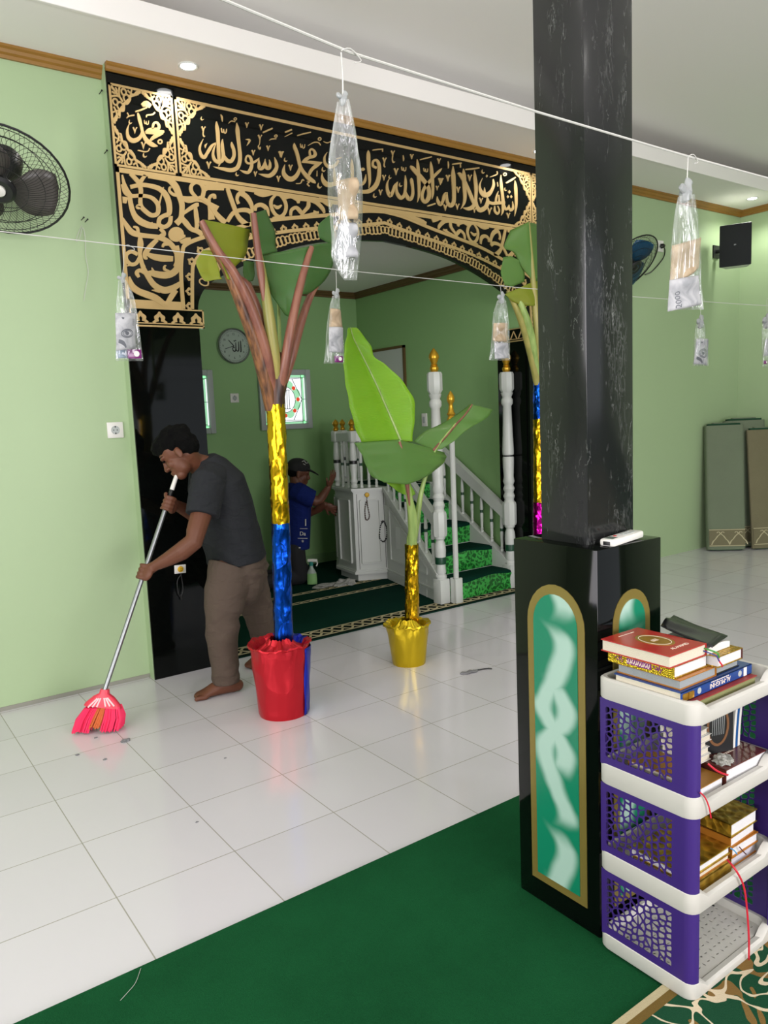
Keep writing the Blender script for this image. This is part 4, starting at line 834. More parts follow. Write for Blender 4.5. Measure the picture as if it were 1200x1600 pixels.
def foil_tube(name, m, parent, p0, p1, r0, r1, seed=0, amp=.0035, n=40, rows=60):
    b = B(); p0, p1 = Vector(p0), Vector(p1); R = []
    for i in range(rows+1):
        t = i/rows; c = p0.lerp(p1, t); r = r0+(r1-r0)*t; row = []
        for j in range(n):
            a = 2*math.pi*j/n; q = Vector((math.cos(a)*2.2, math.sin(a)*2.2, c.z*13+seed*7.7))
            d = amp*(noise.noise(q)*1.2+.9*abs(noise.noise(q*2.3))) - amp*.5
            row.append(b.verts.new(c+Vector((math.cos(a), math.sin(a), 0))*(r+d)))
        R.append(row)
    for i in range(rows):
        for j in range(n): b.faces.new((R[i][j], R[i][(j+1) % n], R[i+1][(j+1) % n], R[i+1][j]))
    b.faces.new(R[0][::-1]); b.faces.new(R[-1]); return obj(name, b, m, parent, ang=.35)
def pot(parent, c, h, r0, r1, mats, trunk_r, seed=0, lip=.012):
    """foil-wrapped bucket: smooth wall, ruffled rim, gathered foil on top"""
    b = B(); n = 72; R = []; c = Vector(c)
    prof = [(r0*.97, 0), (r0, .012)]+[(r0+(r1-r0)*t, .012+(h-.012)*t) for t in [i/16 for i in range(1, 17)]]+[(r1+lip, h+.006), (r1+lip*.8, h+.014), (r1-.012, h+.006), (r1*.82, h-.022), (r1*.6, h-.005), (trunk_r*1.35, h+.012), (trunk_r*1.02, h+.035)]
    for i, (r, z) in enumerate(prof):
        row = []
        for j in range(n):
            a = 2*math.pi*j/n; q = Vector((math.cos(a)*1.6+seed, math.sin(a)*1.6, z*7)); top = max(0, (z-h*.6)/(h*.4)); A = .002+.013*min(1, top) if i < 18 else .014
            d = A*(noise.noise(q*1.5)+.7*abs(noise.noise(q*3.1))-.2); dz = (A*.9*noise.noise(q*3.7+Vector((5, 5, 5)))) if i >= 17 else 0
            row.append(b.verts.new(c+Vector((math.cos(a)*(r+d), math.sin(a)*(r+d), z+dz))))
        R.append(row)
    for i in range(len(prof)-1):
        for j in range(n):
            f = b.faces.new((R[i][j], R[i][(j+1) % n], R[i+1][(j+1) % n], R[i+1][j]))
            if len(mats) > 1:
                a = (2*math.pi*(j+.5)/n) % (2*math.pi); f.material_index = 1 if mats[1][1] < a < mats[1][2] else 0
    b.faces.new(R[0][::-1]); return obj('foil_pot', b, [mats[0]]+([mats[1][0]] if len(mats) > 1 else []), parent, ang=.3)
def leaf(name, m, parent, rows, k=4, th=.0016, midm=None, mr=(.006, .003), wav=.004):
    """rows: ((x,y)left, (x,y)mid, (x,y)right, depthL, depthM, depthR) measured along the midrib"""
    seqs = []
    for j in range(3): seqs.append(cat([tuple(ony(r[j][0], r[j][1], r[3+j])) for r in rows], k))
    b = B(); uv = b.loops.layers.uv.new('UVMap'); n = len(seqs[0]); g = 6; G = []
    for i in range(n):
        L, Md, R = (Vector(s[i]) for s in seqs); row = []
        for side, e in ((0, L), (1, R)):
            rng = range(g, 0, -1) if side == 0 else range(0, g+1)
            for q in rng:
                t = q/g; p = Md.lerp(e, t); p = p + Vector((0, -1, .15))*(wav*math.sin(i*1.1+side*2)*t + .018*math.sin(math.pi*t)*(Md-e).length*.8); row.append(p)
        G.append([b.verts.new(p) for p in row])
    W = len(G[0])
    for i in range(n-1):
        for j in range(W-1):
            f = b.faces.new((G[i][j], G[i][j+1], G[i+1][j+1], G[i+1][j]))
            for l_, (u_, v_) in zip(f.loops, ((j/W, i/n), ((j+1)/W, i/n), ((j+1)/W, (i+1)/n), (j/W, (i+1)/n))): l_[uv].uv = (u_, v_*4)
    o = obj(name, b, m, parent, ang=3, mods=[('SOLIDIFY', dict(thickness=th, offset=0))])
    if midm:
        b = B(); tube(b, [Vector(p)+Vector((0, -.004, 0)) for p in seqs[1]], list(mr), 8); obj('midrib', b, midm, o)
    return o
def stem(parent, px, r, m, name='leaf_stalk', flat=1.0):
    pts = cat([tuple(ony(x, y, Y)) for x, y, Y in px], 5); n = len(pts); b = B(); m_ = len(r)-1; rings = []
    for i, p in enumerate(pts):
        t = i/(n-1)*m_; a = min(int(t), m_-1); q = r[a]+(r[a+1]-r[a])*(t-a); rings.append((p, q*flat, q, CR))
    loft(b, rings, 14, CR, caps='flat'); return obj(name, b, m, parent)
# --- tall plant in the red and blue bucket
c = Vector((1.718, 3.335, 0)); Y0 = c.y
o = thing('banana_plant', 'tallest banana plant, gold and blue foil trunk in a red foil bucket', 'potted plant', c, group=None)
pot(o, c, .352, .124, .148, ('foil_red', ('foil_darkblue', math.radians(2), math.radians(75))), .05, 3)
b = B(); n = 10
R = [[b.verts.new(c+Vector((math.cos(math.radians(-66+100*j/n))*(.1275+(.0245)*t+.003*math.sin(j*2+t*9)), math.sin(math.radians(-66+100*j/n))*(.1275+.0245*t+.003*math.sin(j*2+t*9)), .004+.34*t))) for j in range(n+1)] for t in [i/14 for i in range(15)]]
for i in range(14):
    for j in range(n): b.faces.new((R[i][j], R[i][j+1], R[i+1][j+1], R[i+1][j]))
lab(obj('blue_foil_strip', b, 'foil_darkblue', o, mods=[('SOLIDIFY', dict(thickness=.001))]), 'blue foil strip down the right side of the bucket')
pA, pB, pC = ony(443, 1000, Y0), ony(438.5, 817, Y0), ony(430.5, 632, Y0)
lab(foil_tube('foil_wrap', 'foil_blue', o, (pA.x, Y0, .33), pB, .049, .0455, 1), 'blue foil wrap'); lab(foil_tube('foil_wrap', 'foil_gold', o, pB-Vector((0, 0, .004)), pC, .0455, .0455, 2, .004), 'gold foil wrap')
pT = ony(431, 600, Y0); b = B(); fw = Vector((0, -.022, 0)); loft(b, [(pC-Vector((0, 0, .05)), .042, .043), (pC+Vector((0, 0, .03)), .044, .046), (pT+fw*.5, .042, .05), (ony(428, 580, Y0)+fw, .034, .045), (ony(425, 556, Y0)+fw*1.6, .018, .032)], 16, CR); lab(obj('trunk', b, 'sheath', o), 'dark brown dried sheath above the foil')
Y = Y0
stem(o, [(424, 640, Y), (411, 575, Y-.02), (390, 510, Y-.04), (358, 430, Y-.06), (334, 388, Y-.06), (314, 347, Y-.06)], [.03, .036, .03, .022, .016, .0125], 'stalk_brown')
stem(o, [(428, 630, Y), (418, 560, Y-.05), (396, 490, Y-.07), (368, 430, Y-.085), (338, 388, Y-.08), (315, 345, Y-.07)], [.02, .026, .024, .02, .017, .013], 'stalk_red')
stem(o, [(430, 625, Y), (420, 545, Y-.01), (404, 490, Y-.01), (386, 448, Y), (374, 436, Y)], [.02, .024, .024, .022, .016], 'stalk_red')
stem(o, [(398, 470, Y+.03), (390, 448, Y+.03), (385, 440, Y+.03)], [.012, .016, .014], 'stalk_brown')
stem(o, [(434, 625, Y), (429, 560, Y-.05), (421, 500, Y-.07), (412, 440, Y-.07), (402, 385, Y-.07), (395, 333, Y-.08)], [.018, .028, .027, .02, .017, .0135], 'stalk_pale')
stem(o, [(412, 470, Y-.078), (408, 430, Y-.082), (402, 385, Y-.084), (396, 333, Y-.09)], [.006, .018, .0165, .0135], 'stalk_red')
stem(o, [(433, 628, Y), (445, 570, Y-.06), (455, 510, Y-.09), (468, 450, Y-.1), (479, 410, Y-.1), (487, 386, Y-.1)], [.024, .026, .022, .019, .016, .013], 'stalk_red')
stem(o, [(440, 610, Y), (455, 560, Y-.02), (470, 505, Y-.02), (484, 465, Y-.02), (497, 443, Y-.02)], [.016, .023, .021, .017, .011], 'stalk_red')
stem(o, [(438, 560, Y+.05), (436, 500, Y+.05), (434, 440, Y+.05)], [.009, .008, .007], 'stalk_green')
leaf('leaf_stub', 'leaf_yellow', o, [((316, 343), (318, 343), (391, 359), Y-.07, Y-.07, Y-.02), ((325, 365), (327, 366), (387, 384), Y-.07, Y-.07, Y-.02), ((336, 388), (338, 389), (382, 402), Y-.08, Y-.08, Y-.03), ((346, 412), (348, 413), (366, 420), Y-.08, Y-.08, Y-.04), ((356, 436), (358, 437), (378, 434), Y-.08, Y-.08, Y-.04)])
leaf('leaf_stub', 'leaf_yellow', o, [((318, 390), (332, 392), (336, 395), Y-.03, Y-.05, Y-.06), ((307, 408), (325, 410), (340, 414), Y-.03, Y-.04, Y-.06), ((311, 426), (328, 428), (345, 432), Y-.03, Y-.04, Y-.06), ((322, 440), (333, 438), (347, 436), Y-.03, Y-.04, Y-.06)])
leaf('leaf_stub', 'leaf_dark', o, [((380, 408), (388, 408), (397, 410), Y+.01, Y, Y), ((380, 425), (390, 428), (398, 425), Y+.01, Y, Y), ((383, 440), (390, 440), (396, 438), Y+.01, Y, Y)])
leaf('leaf_stub', 'leaf_dark', o, [((397, 334), (398, 333), (415, 328), Y-.08, Y-.08, Y-.03), ((401, 358), (403, 358), (428, 356), Y-.08, Y-.08, Y-.02), ((405, 380), (407, 381), (431, 381), Y-.08, Y-.08, Y-.02), ((409, 398), (411, 398), (433, 394), Y-.08, Y-.08, Y-.02)])
leaf('leaf_stub', 'leaf_dark', o, [((408, 399), (440, 393), (483, 385), Y-.03, Y-.06, Y-.1), ((412, 422), (445, 420), (477, 412), Y-.02, Y-.06, Y-.1), ((421, 450), (447, 448), (469, 445), Y-.02, Y-.06, Y-.1), ((428, 468), (446, 472), (461, 475), Y-.03, Y-.06, Y-.1), ((446, 492), (451, 495), (455, 497), Y-.06, Y-.08, Y-.1)])
leaf('leaf_stub', 'leaf_dark', o, [((488, 384), (491, 382), (521, 379), Y-.1, Y-.1, Y-.03), ((484, 403), (487, 403), (521, 408), Y-.1, Y-.1, Y-.03), ((478, 432), (481, 433), (508, 438), Y-.1, Y-.1, Y-.04), ((471, 458), (473, 460), (481, 460), Y-.1, Y-.1, Y-.05)])
leaf('leaf_stub', 'leaf_dark', o, [((512, 338), (516, 336), (520, 340), Y, Y, Y), ((498, 352), (508, 352), (522, 360), Y, Y, Y), ((498, 372), (508, 377), (522, 384), Y, Y, Y)])
# --- small plant in the gold pot
c = Vector((2.66, 3.52, 0)); Y = c.y
o = thing('banana_plant', 'small young banana plant with a gold foil pot and short gold trunk', 'potted plant', c)
pot(o, c, .232, .1, .126, ('foil_yellow',), .042, 8, .014)
p0 = ony(643.5, 975, Y); p1 = ony(643.5, 850, Y); foil_tube('foil_wrap', 'foil_gold', o, (p0.x, Y, .21), p1, .0435, .042, 5, .004)
b = B(); loft(b, [(p1-Vector((0, 0, .04)), .036, .036), (p1+Vector((0, 0, .03)), .034, .03), (p1+Vector((.006, 0, .09)), .012, .02)], 14, CR); obj('trunk', b, 'stalk_green', o)
stem(o, [(643, 858, Y-.01), (645, 815, Y-.03), (639, 775, Y-.05), (633, 735, Y-.06), (624, 688, Y-.06)], [.02, .03, .019, .0145, .008], 'stalk_green')
stem(o, [(640, 790, Y-.062), (636, 755, Y-.068), (631, 720, Y-.07), (624, 690, Y-.068)], [.004, .0125, .012, .008], 'stalk_red')
stem(o, [(646, 858, Y+.01), (651, 815, Y), (658, 770, Y-.02), (668, 735, Y-.03), (682, 700, Y-.04), (712, 662, Y-.03)], [.014, .02, .014, .011, .008, .006], 'stalk_green')
leaf('upright_leaf', 'leaf_light', o, [((565, 692), (626, 690), (644, 690), Y+.0, Y-.02, Y-.05), ((555, 668), (615, 664), (647, 662), Y-.02, Y-.01, Y-.07), ((547, 636), (602, 634), (648, 630), Y-.04, Y, Y-.09), ((541, 605), (589, 604), (634, 602), Y-.05, Y, Y-.09), ((537, 574), (576, 577), (608, 574), Y-.05, Y+.01, Y-.06), ((538, 546), (563, 551), (586, 558), Y-.05, Y+.01, Y-.03), ((542, 524), (552, 529), (577, 536), Y-.03, Y, Y-.02), ((544, 512), (547, 512), (557, 512), Y-.02, Y-.01, Y-.01)], 5, midm='stalk_green', mr=(.0075, .003))
leaf('drooping_leaf', 'leaf', o, [((553, 692), (623, 687), (694, 707), Y-.02, Y-.06, Y-.02), ((563, 706), (626, 702), (697, 713), Y-.04, Y-.08, Y-.04), ((570, 722), (629, 716), (694, 722), Y-.05, Y-.09, Y-.05), ((579, 742), (632, 735), (676, 738), Y-.06, Y-.09, Y-.06), ((600, 754), (636, 757), (656, 750), Y-.07, Y-.09, Y-.07)], 5)
leaf('side_leaf', 'leaf', o, [((646, 690), (676, 704), (690, 702), Y-.01, Y-.035, Y-.05), ((664, 674), (694, 684), (708, 690), Y, Y-.035, Y-.07), ((690, 662), (712, 663), (735, 668), Y+.02, Y-.03, Y-.08), ((716, 646), (726, 648), (758, 655), Y+.02, Y-.03, Y-.07), ((735, 631), (737, 632), (771, 640), Y, Y-.03, Y-.06)], 5, midm='stalk_red', mr=(.008, .004))
leaf('low_leaf', 'leaf_light', o, [((604, 755), (620, 752), (640, 748), Y+.05, Y+.04, Y+.02), ((622, 768), (632, 766), (644, 762), Y+.05, Y+.04, Y+.02), ((636, 775), (642, 776), (650, 772), Y+.04, Y+.03, Y+.02)], 4)
# --- third plant, half behind the pillar
c3 = onz(838, 965); c3.z = 0; Y = c3.y
o = thing('banana_plant', 'tall banana plant behind the pillar, trunk banded in blue, gold and magenta foil', 'potted plant', c3)
pot(o, c3, .3, .11, .14, ('foil_silver',), .047, 11)
q = [ony(843.5, z, Y) for z in (970, 838, 785, 655, 595)]
for i, (m_, nm) in enumerate((('foil_blue', 'blue'), ('foil_pink', 'magenta'), ('foil_gold', 'gold'), ('foil_blue', 'blue'))):
    a = q[i] if i else Vector((q[1].x, Y, .28)); lab(foil_tube('foil_wrap', m_, o, a, q[i+1]+Vector((0, 0, .003)), .05-.001*i, .049-.001*i, 20+i, .004), nm+' foil wrap')
stem(o, [(840, 600, Y), (828, 545, Y-.02), (812, 495, Y-.04), (793, 455, Y-.04)], [.026, .028, .022, .01], 'stalk_pale'); stem(o, [(842, 600, Y), (834, 545, Y-.04), (823, 500, Y-.06), (808, 462, Y-.06)], [.02, .028, .026, .016], 'stalk_green')
stem(o, [(846, 600, Y), (842, 545, Y-.06), (837, 490, Y-.08), (832, 430, Y-.08), (826, 347, Y-.08)], [.022, .026, .022, .017, .009], 'stalk_pale')
b = B(); loft(b, [(q[4]-Vector((0, 0, .04)), .042, .042), (q[4]+Vector((-.01, 0, .05)), .036, .044), (q[4]+Vector((-.02, 0, .12)), .02, .03)], 14, CR); obj('trunk', b, 'stalk_brown', o)
leaf('leaf_stub', 'leaf', o, [((797, 360), (825, 347), (843, 352), Y-.02, Y-.09, Y-.02), ((788, 386), (828, 378), (850, 384), Y-.02, Y-.09, Y-.02), ((803, 396), (831, 408), (852, 410), Y-.03, Y-.09, Y-.03), ((820, 425), (833, 440), (852, 436), Y-.05, Y-.09, Y-.04)])
leaf('leaf_stub', 'leaf', o, [((786, 402), (798, 400), (812, 408), Y+.0, Y-.02, Y-.04), ((783, 425), (798, 425), (818, 420), Y, Y-.02, Y-.04), ((788, 446), (800, 448), (820, 440), Y, Y-.02, Y-.04)])
leaf('leaf_stub', 'leaf_yellow', o, [((788, 460), (815, 448), (842, 436), Y-.05, Y-.08, Y-.06), ((800, 470), (825, 463), (850, 455), Y-.06, Y-.1, Y-.07), ((815, 478), (832, 478), (852, 474), Y-.06, Y-.1, Y-.07)])

# ================================================================ money bags on two strings
def string(name, pts, y, r, label):
    b = B(); tube(b, [(x, y, z) for x, z in pts], r, 6); return tag(obj(name, b, 'string', smooth=True), label, 'string')
string('hanging_string', [(-2.98, 2.0), (.43, 1.946), (.606, 1.928), (.96, 1.9195), (1.373, 1.916), (3, 1.925), (XR, 1.99)], .88, .0019, 'white string stretched across the hall in front of the pillar')
string('hanging_string', [(-2.98, 2.06), (.43, 1.986), (1.49, 1.9665), (2.4, 1.9605), (3.13, 1.966), (4.06, 1.978), (XR, 2.05)], 2.3, .0015, 'white string stretched across the hall behind the pillar')
def bag(rows, Y, label, top, tuft=1.0, depth=.16):
    """rows: (x left, x right, y) in photo pixels on the plane Y"""
    L = [ony(x0, y, Y) for x0, x1, y in rows]; R = [ony(x1, y, Y) for x0, x1, y in rows]
    o = thing('money_bag', label, 'plastic bag', (L[0]+R[0])/2, group='clear money bags hanging from the strings')
    Ls = cat([tuple(v) for v in L], 6); Rs = cat([tuple(v) for v in R], 6); b = B(); n = 36; G = []; N = len(Ls)
    for i, (a, c_) in enumerate(zip(Ls, Rs)):
        a, c_ = Vector(a), Vector(c_); m = (a+c_)/2; h = (c_-a)/2; t = i/(N-1); dth = max(h.length*(.7*(1-t)**2+depth), .006)*(1-.85*max(0, (t-.8)/.2)); row = []
        for j in range(n):
            th = 2*math.pi*j/n; pl = 1+.16*(1-t)*math.sin(th*5+t*3)+.05*noise.noise(Vector((math.cos(th)*2, math.sin(th)*2, t*9+Y*9)))
            row.append(b.verts.new(m + h*math.cos(th)*pl + Vector((0, 1, 0))*dth*math.sin(th)*pl))
        G.append(row)
    for i in range(N-1):
        for j in range(n): b.faces.new((G[i][j], G[i][(j+1) % n], G[i+1][(j+1) % n], G[i+1][j]))
    b.faces.new(G[-1]); obj('film', b, 'film', o, ang=3)
    w0 = (R[0]-L[0]).length; k0 = (L[0]+R[0])/2; b = B(); s = w0*.52
    loft(b, [(k0+Vector((0, 0, -s*.3)), s*.5, s*.6), (k0+Vector((.0, 0, s*.35)), s*.75, s*.8), (k0+Vector((s*.2, 0, s*.9)), s*.45, s*.5), (k0+Vector((s*.5, 0, s*1.5)), s*.7, s*.3)], 12); loft(b, [(k0+Vector((-s*.2, 0, s*.4)), s*.4, s*.5), (k0+Vector((-s*1.0, -.1*s, s*.75)), s*.55, s*.3)], 10)
    for v in b.verts: v.co += Vector((noise.noise(v.co*90), noise.noise(v.co*90+Vector((3, 3, 3))), noise.noise(v.co*70)))*s*.22
    obj('knot', b, 'filmknot', o)
    b = B(); tp = Vector(top); tube(b, [k0+Vector((0, 0, s*.4)), k0.lerp(tp, .5)+Vector((.001, 0, 0)), tp], .0009 if Y > 1 else .0011, 5)
    tube(b, [tp+Vector((.0, 0, .002)), tp+Vector((.012, -.004, .006)), tp+Vector((.03, -.002, -.004)), tp+Vector((.02, 0, -.008))], .0008, 5, 3); obj('tie_string', b, 'string', o)
    return o
def note_mat(name, a, c):
    k = NT(name); co = k.coord(); nz = k.n('ShaderNodeTexNoise', Scale=26.0, Detail=5.0, Distortion=.8); k.l(co, nz.inputs['Vector']); r = k.n('ShaderNodeMapRange'); setin(r, From_Min=.36, From_Max=.66); k.l(nz.outputs[0], r.inputs[0])
    mx = k.n('ShaderNodeMix', data_type='RGBA'); k.l(r.outputs[0], mx.inputs[0]); mx.inputs[6].default_value = lin(a); mx.inputs[7].default_value = lin(c); k.l(mx.outputs[2], k.b.inputs['Base Color']); setin(k.b, Roughness=.7); return k.m
M['note_grey'] = note_mat('grey_banknote_print', '#85878a', '#b0b0b2'); M['note_tan'] = note_mat('tan_banknote_print', '#8f7c62', '#b3a084'); M['ink'] = mat('dark_ink', '#505359', .7); M['greyink'] = mat('grey_ink', '#70767c', .7); M['purple'] = mat('purple_wrapper', '#6a1a62', .25)
def note(quad, Y, m, label, txt='2000', tpos=(.78, .22), portrait=True, rot=-90, bulge=.012, tilt=0):
    """folded banknote; quad = TL, TR, BR, BL pixels on the plane Y"""
    P = [ony(x, y, Y+dy) for (x, y), dy in zip(quad, (0, tilt, tilt, 0))]; o = thing('banknote', label, 'banknote', (P[2]+P[3])/2, group='banknotes in the hanging bags')
    S = lambda u, v, e=0: P[0].lerp(P[1], u).lerp(P[3].lerp(P[2], u), v)+Vector((0, -bulge*math.sin(math.pi*u)*(1+.3*math.sin(v*9))-e, 0))
    b = B(); n, m_ = 10, 12; G = [[b.verts.new(S(j/n, i/m_)) for j in range(n+1)] for i in range(m_+1)]
    for i in range(m_):
        for j in range(n): b.faces.new((G[i][j], G[i][j+1], G[i+1][j+1], G[i+1][j]))
    obj('note_paper', b, m, o, ang=3, mods=[('SOLIDIFY', dict(thickness=.0006))])
    b = B(); wd = (P[1]-P[0]).length; ht = (P[3]-P[0]).length; fn = lambda u, v: S(u, v, .0008)
    if txt:
        hold = B(); text_bm(hold, txt, 1.0, Matrix.Rotation(math.radians(rot), 4, 'Z'), .0)
        sc = .17
        for f in list(hold.faces):
            vs = [b.verts.new(fn(tpos[0]+v.co.x*sc, tpos[1]-v.co.y*sc*wd/ht)) for v in f.verts]
            try: b.faces.new(vs)
            except ValueError: pass
        hold.free()
    if portrait:
        q = wd/ht
        for rr, w_ in ((.26, .03), (.19, .02)): ribbon(b, [(.52+rr*1.1*math.cos(t*math.pi/6), .56+rr*.75*q*math.sin(t*math.pi/6), w_) for t in range(12)], fn, Vector((0, -.0003, 0)), 2, True)
        ribbon(b, [(.25, .12, .03), (.3, .16, .05), (.34, .13, .03)], fn, Vector((0, -.0003, 0)), 2); ribbon(b, [(.42, .5, .05), (.5, .56, .12), (.6, .55, .05)], fn, Vector((0, -.0003, 0)), 2); ribbon(b, [(.1, .75, .1), (.3, .82, .12), (.42, .95, .05)], fn, Vector((0, -.0003, 0)), 2)
    if len(b.verts): obj('print', b, 'ink', o)
    else: b.free()
    return o
def sweet(px, Y, w_, label):
    p = ony(px[0], px[1], Y); o = thing('sweet', label, 'sweet', p, group='purple wrapped sweets in the bags'); b = B()
    vs = box(b, (p.x-w_/2, Y-.004, p.z-w_*.33), (p.x+w_/2, Y+.004, p.z+w_*.33), bev=.003); obj('wrapper', b, 'purple', o)
    b = B(); lathe(b, [(w_*.2, 0), (w_*.2, .0008)], 12, (p.x+w_*.12, Y-.0045, p.z), (0, -1, 0)); obj('white_badge', b, 'paper', o); return o
# near bags
bag([(529, 543, 158), (523, 553, 205), (516, 561, 255), (515, 565, 310), (518, 563, 370), (519, 560, 408), (538, 558, 438)], .88, 'large clear money bag, twisted, hanging highest at the centre in front of the arch', ony(533, 82, .88), depth=.3)
note([(527, 283), (556, 285), (552, 352), (530, 345)], .885, 'note_tan', 'crumpled tan banknote, upper one in the large central bag', None, portrait=False, bulge=.02); note([(528, 350), (554, 356), (556, 410), (524, 404)], .888, 'note_grey', 'crumpled grey banknote, lower one in the large central bag', None, portrait=False, bulge=.02)
bag([(1064, 1079, 306), (1058, 1086, 345), (1051, 1093, 395), (1046, 1094, 440), (1042, 1100, 484)], .88, 'large clear money bag hanging right of the pillar with folded notes', ony(1075, 246, .88), depth=.12)
note([(1050, 384), (1095, 371), (1092, 417), (1046, 446)], .884, 'note_tan', 'upper folded tan banknote in the large bag right of the pillar', None, portrait=False); note([(1046, 438), (1091, 430), (1096, 475), (1043, 487)], .878, 'note_grey', 'lower grey 2000 banknote in the large bag right of the pillar', '2000', (.2, .68), False, 90)
# far bags
FB = 2.3
bag([(186, 197, 438), (184, 207, 460), (180, 213, 490), (181, 219, 530), (181, 224, 564)], FB, 'clear money bag at far left against the green wall edge, with a 2000 note', ony(194, 386, FB))
note([(180, 489), (213, 490), (212, 545), (182, 548)], FB-.006, 'note_grey', 'grey 2000 banknote in the leftmost bag', '2000', (.82, .25)); note([(181, 545), (200, 545), (199, 560), (181, 560)], FB+.008, mat('blue_note', '#7c8a98', .7), 'blue-grey folded banknote at the bottom of the leftmost bag', None, portrait=False); sweet((210, 553), FB, .042, 'purple wrapped sweet in the leftmost bag')
bag([(521, 530, 462), (516, 531, 480), (511, 534, 510), (508, 537, 545), (506, 538, 568)], FB, 'clear money bag just left of the young banana leaf tip', ony(525, 424, FB))
note([(516, 482), (532, 485), (535, 512), (514, 512)], FB-.004, 'note_tan', 'tan banknote at the top of the bag beside the banana leaf', None, portrait=False); note([(514, 511), (536, 512), (536, 552), (514, 550)], FB-.006, 'note_grey', 'grey 200 banknote in the bag beside the banana leaf', '200', (.18, .68), False, 90); sweet((529, 561), FB, .034, 'purple wrapped sweet in the bag beside the banana leaf')
bag([(779, 788, 469), (773, 793, 492), (770, 795, 520), (766, 796, 545), (764, 797, 563)], FB, 'clear money bag hanging in front of the right pulpit newel post', ony(782, 448, FB))
note([(771, 505), (793, 505), (793, 535), (770, 533)], FB-.004, 'note_tan', 'upper pale tan banknote in the bag over the right newel post', None, portrait=False); note([(772, 536), (794, 536), (795, 560), (773, 561)], FB-.006, 'note_grey', 'lower pale grey banknote in the bag over the right newel post', None, portrait=False)
bag([(1090, 1098, 507), (1088, 1100, 522), (1086, 1104, 540), (1084, 1106, 558), (1082, 1107, 572)], FB, 'small clear money bag right of the pillar, hanging lowest over the green wall', ony(1095, 468, FB))
note([(1088, 529), (1107, 530), (1105, 571), (1084, 569)], FB-.004, 'note_grey', 'grey 2000 banknote in the small bag over the right green wall', '2000', (.82, .2))
bag([(1194, 1202, 506), (1193, 1206, 525), (1192, 1212, 550), (1192, 1216, 574)], FB, 'clear money bag cut off by the right edge of the photo', ony(1198, 468, FB))
note([(1195, 530), (1212, 530), (1214, 556), (1194, 556)], FB, 'note_grey', 'grey banknote in the bag at the right edge', None, portrait=False); sweet((1196, 566), FB-.003, .03, 'dark wrapped sweet in the bag at the right edge')

# ================================================================ wall fans
def fan(px, Y, rpx, tilt, dirn, blade, label, blade_rot, bar_to):
    P = ony(px[0], px[1], Y); R = rpx*CF.dot(P-CAM)/FPX; v = (CAM-P).normalized(); im = (CR*dirn[0]-CU*dirn[1]); im = (im-v*im.dot(v)).normalized()
    n = v*math.cos(math.radians(tilt))+im*math.sin(math.radians(tilt)); mx = frame_mx(P, n.cross(Vector((0, 0, 1))).normalized(), n.cross(n.cross(Vector((0, 0, 1)))))
    if (mx.to_3x3() @ Vector((0, 0, 1))).dot(n) < 0: mx = frame_mx(P, -n.cross(Vector((0, 0, 1))).normalized(), n.cross(n.cross(Vector((0, 0, 1)))))
    o = thing('wall_fan', label, 'fan', P); wz = M['blackplastic']
    def fin(b, name, m, par=o):
        for q in b.verts: q.co = mx @ q.co
        return obj(name, b, m, par)
    b = B(); N = 36; tube(b, [(R*math.cos(2*math.pi*i/N), R*math.sin(2*math.pi*i/N), 0) for i in range(N+1)], .0055, 8); fin(b, 'cage_rim', 'blackplastic')
    b = B(); W = 84
    for s, dz in ((1, .055), (-1, .07)):
        for i in range(W if s > 0 else 48):
            a = 2*math.pi*i/(W if s > 0 else 48); tw = .35*s; pts = []
            for t in (0, .2, .45, .7, .9, 1): r = R*(.24+.76*t); pts.append((r*math.cos(a+tw*t), r*math.sin(a+tw*t), s*dz*(1-t**3)))
            tube(b, pts, .0011, 3, caps=None)
        for f_ in (.42, .66, .86): tt = (f_-.24)/.76; tube(b, [(R*f_*math.cos(2*math.pi*i/N), R*f_*math.sin(2*math.pi*i/N), s*dz*(1-tt**3)) for i in range(N+1)], .0018, 4)
    fin(b, 'wire_cage', 'blackplastic')
    b = B(); lathe(b, [(R*.25, .05), (R*.25, .06), (R*.2, .07), (R*.12, .068)], 28, caps=False); fin(b, 'hub_ring', 'blackplastic'); b = B(); lathe(b, [(R*.1, .058), (R*.1, .07), (R*.05, .074), (.001, .075)], 24); fin(b, 'badge', 'whiteplastic' if blade != 'fan_blue' else 'blackplastic')
    for k_ in range(3):
        a0 = blade_rot+k_*2*math.pi/3; b = B(); G = []
        for i in range(9):
            t = i/8; r = R*(.14+.7*t); half_w = math.radians(12+30*math.sin(math.pi*min(1, .15+t*.75))); G.append([b.verts.new((r*math.cos(a0+half_w*s_+t*.25), r*math.sin(a0+half_w*s_+t*.25), .012-.03*s_*(.5+.5*t))) for s_ in (-1, -.5, 0, .5, 1)])
        for i in range(8):
            for j in range(4): b.faces.new((G[i][j], G[i][j+1], G[i+1][j+1], G[i+1][j]))
        for q in b.verts: q.co = mx @ q.co
        obj('blade', b, blade, o, ang=3, mods=[('SOLIDIFY', dict(thickness=.002))])
    b = B(); lathe(b, [(.02, .03), (.035, .02), (.04, -.02), (.075, -.065), (.085, -.09), (.085, -.15), (.06, -.18), (.02, -.19)], 24); mo = fin(b, 'motor_housing', 'blackplastic')
    b = B(); back = mx @ Vector((0, 0, -.13)); wall = Vector(bar_to); tube(b, [back, back.lerp(wall, .4)+Vector((0, 0, -.05)), wall+Vector((0, -.03, 0))], [.028, .03, .035], 12, 4); box(b, (wall.x-.06, wall.y-.03, wall.z-.09), (wall.x+.06, wall.y, wall.z+.09), bev=.01); obj('wall_bracket', b, 'blackplastic', o); return o, P
M['fan_grey'] = mat('smoky_grey_blade', '#4a4642', .35); M['fan_blue'] = mat('dark_blue_blade', '#0e4868', .3)
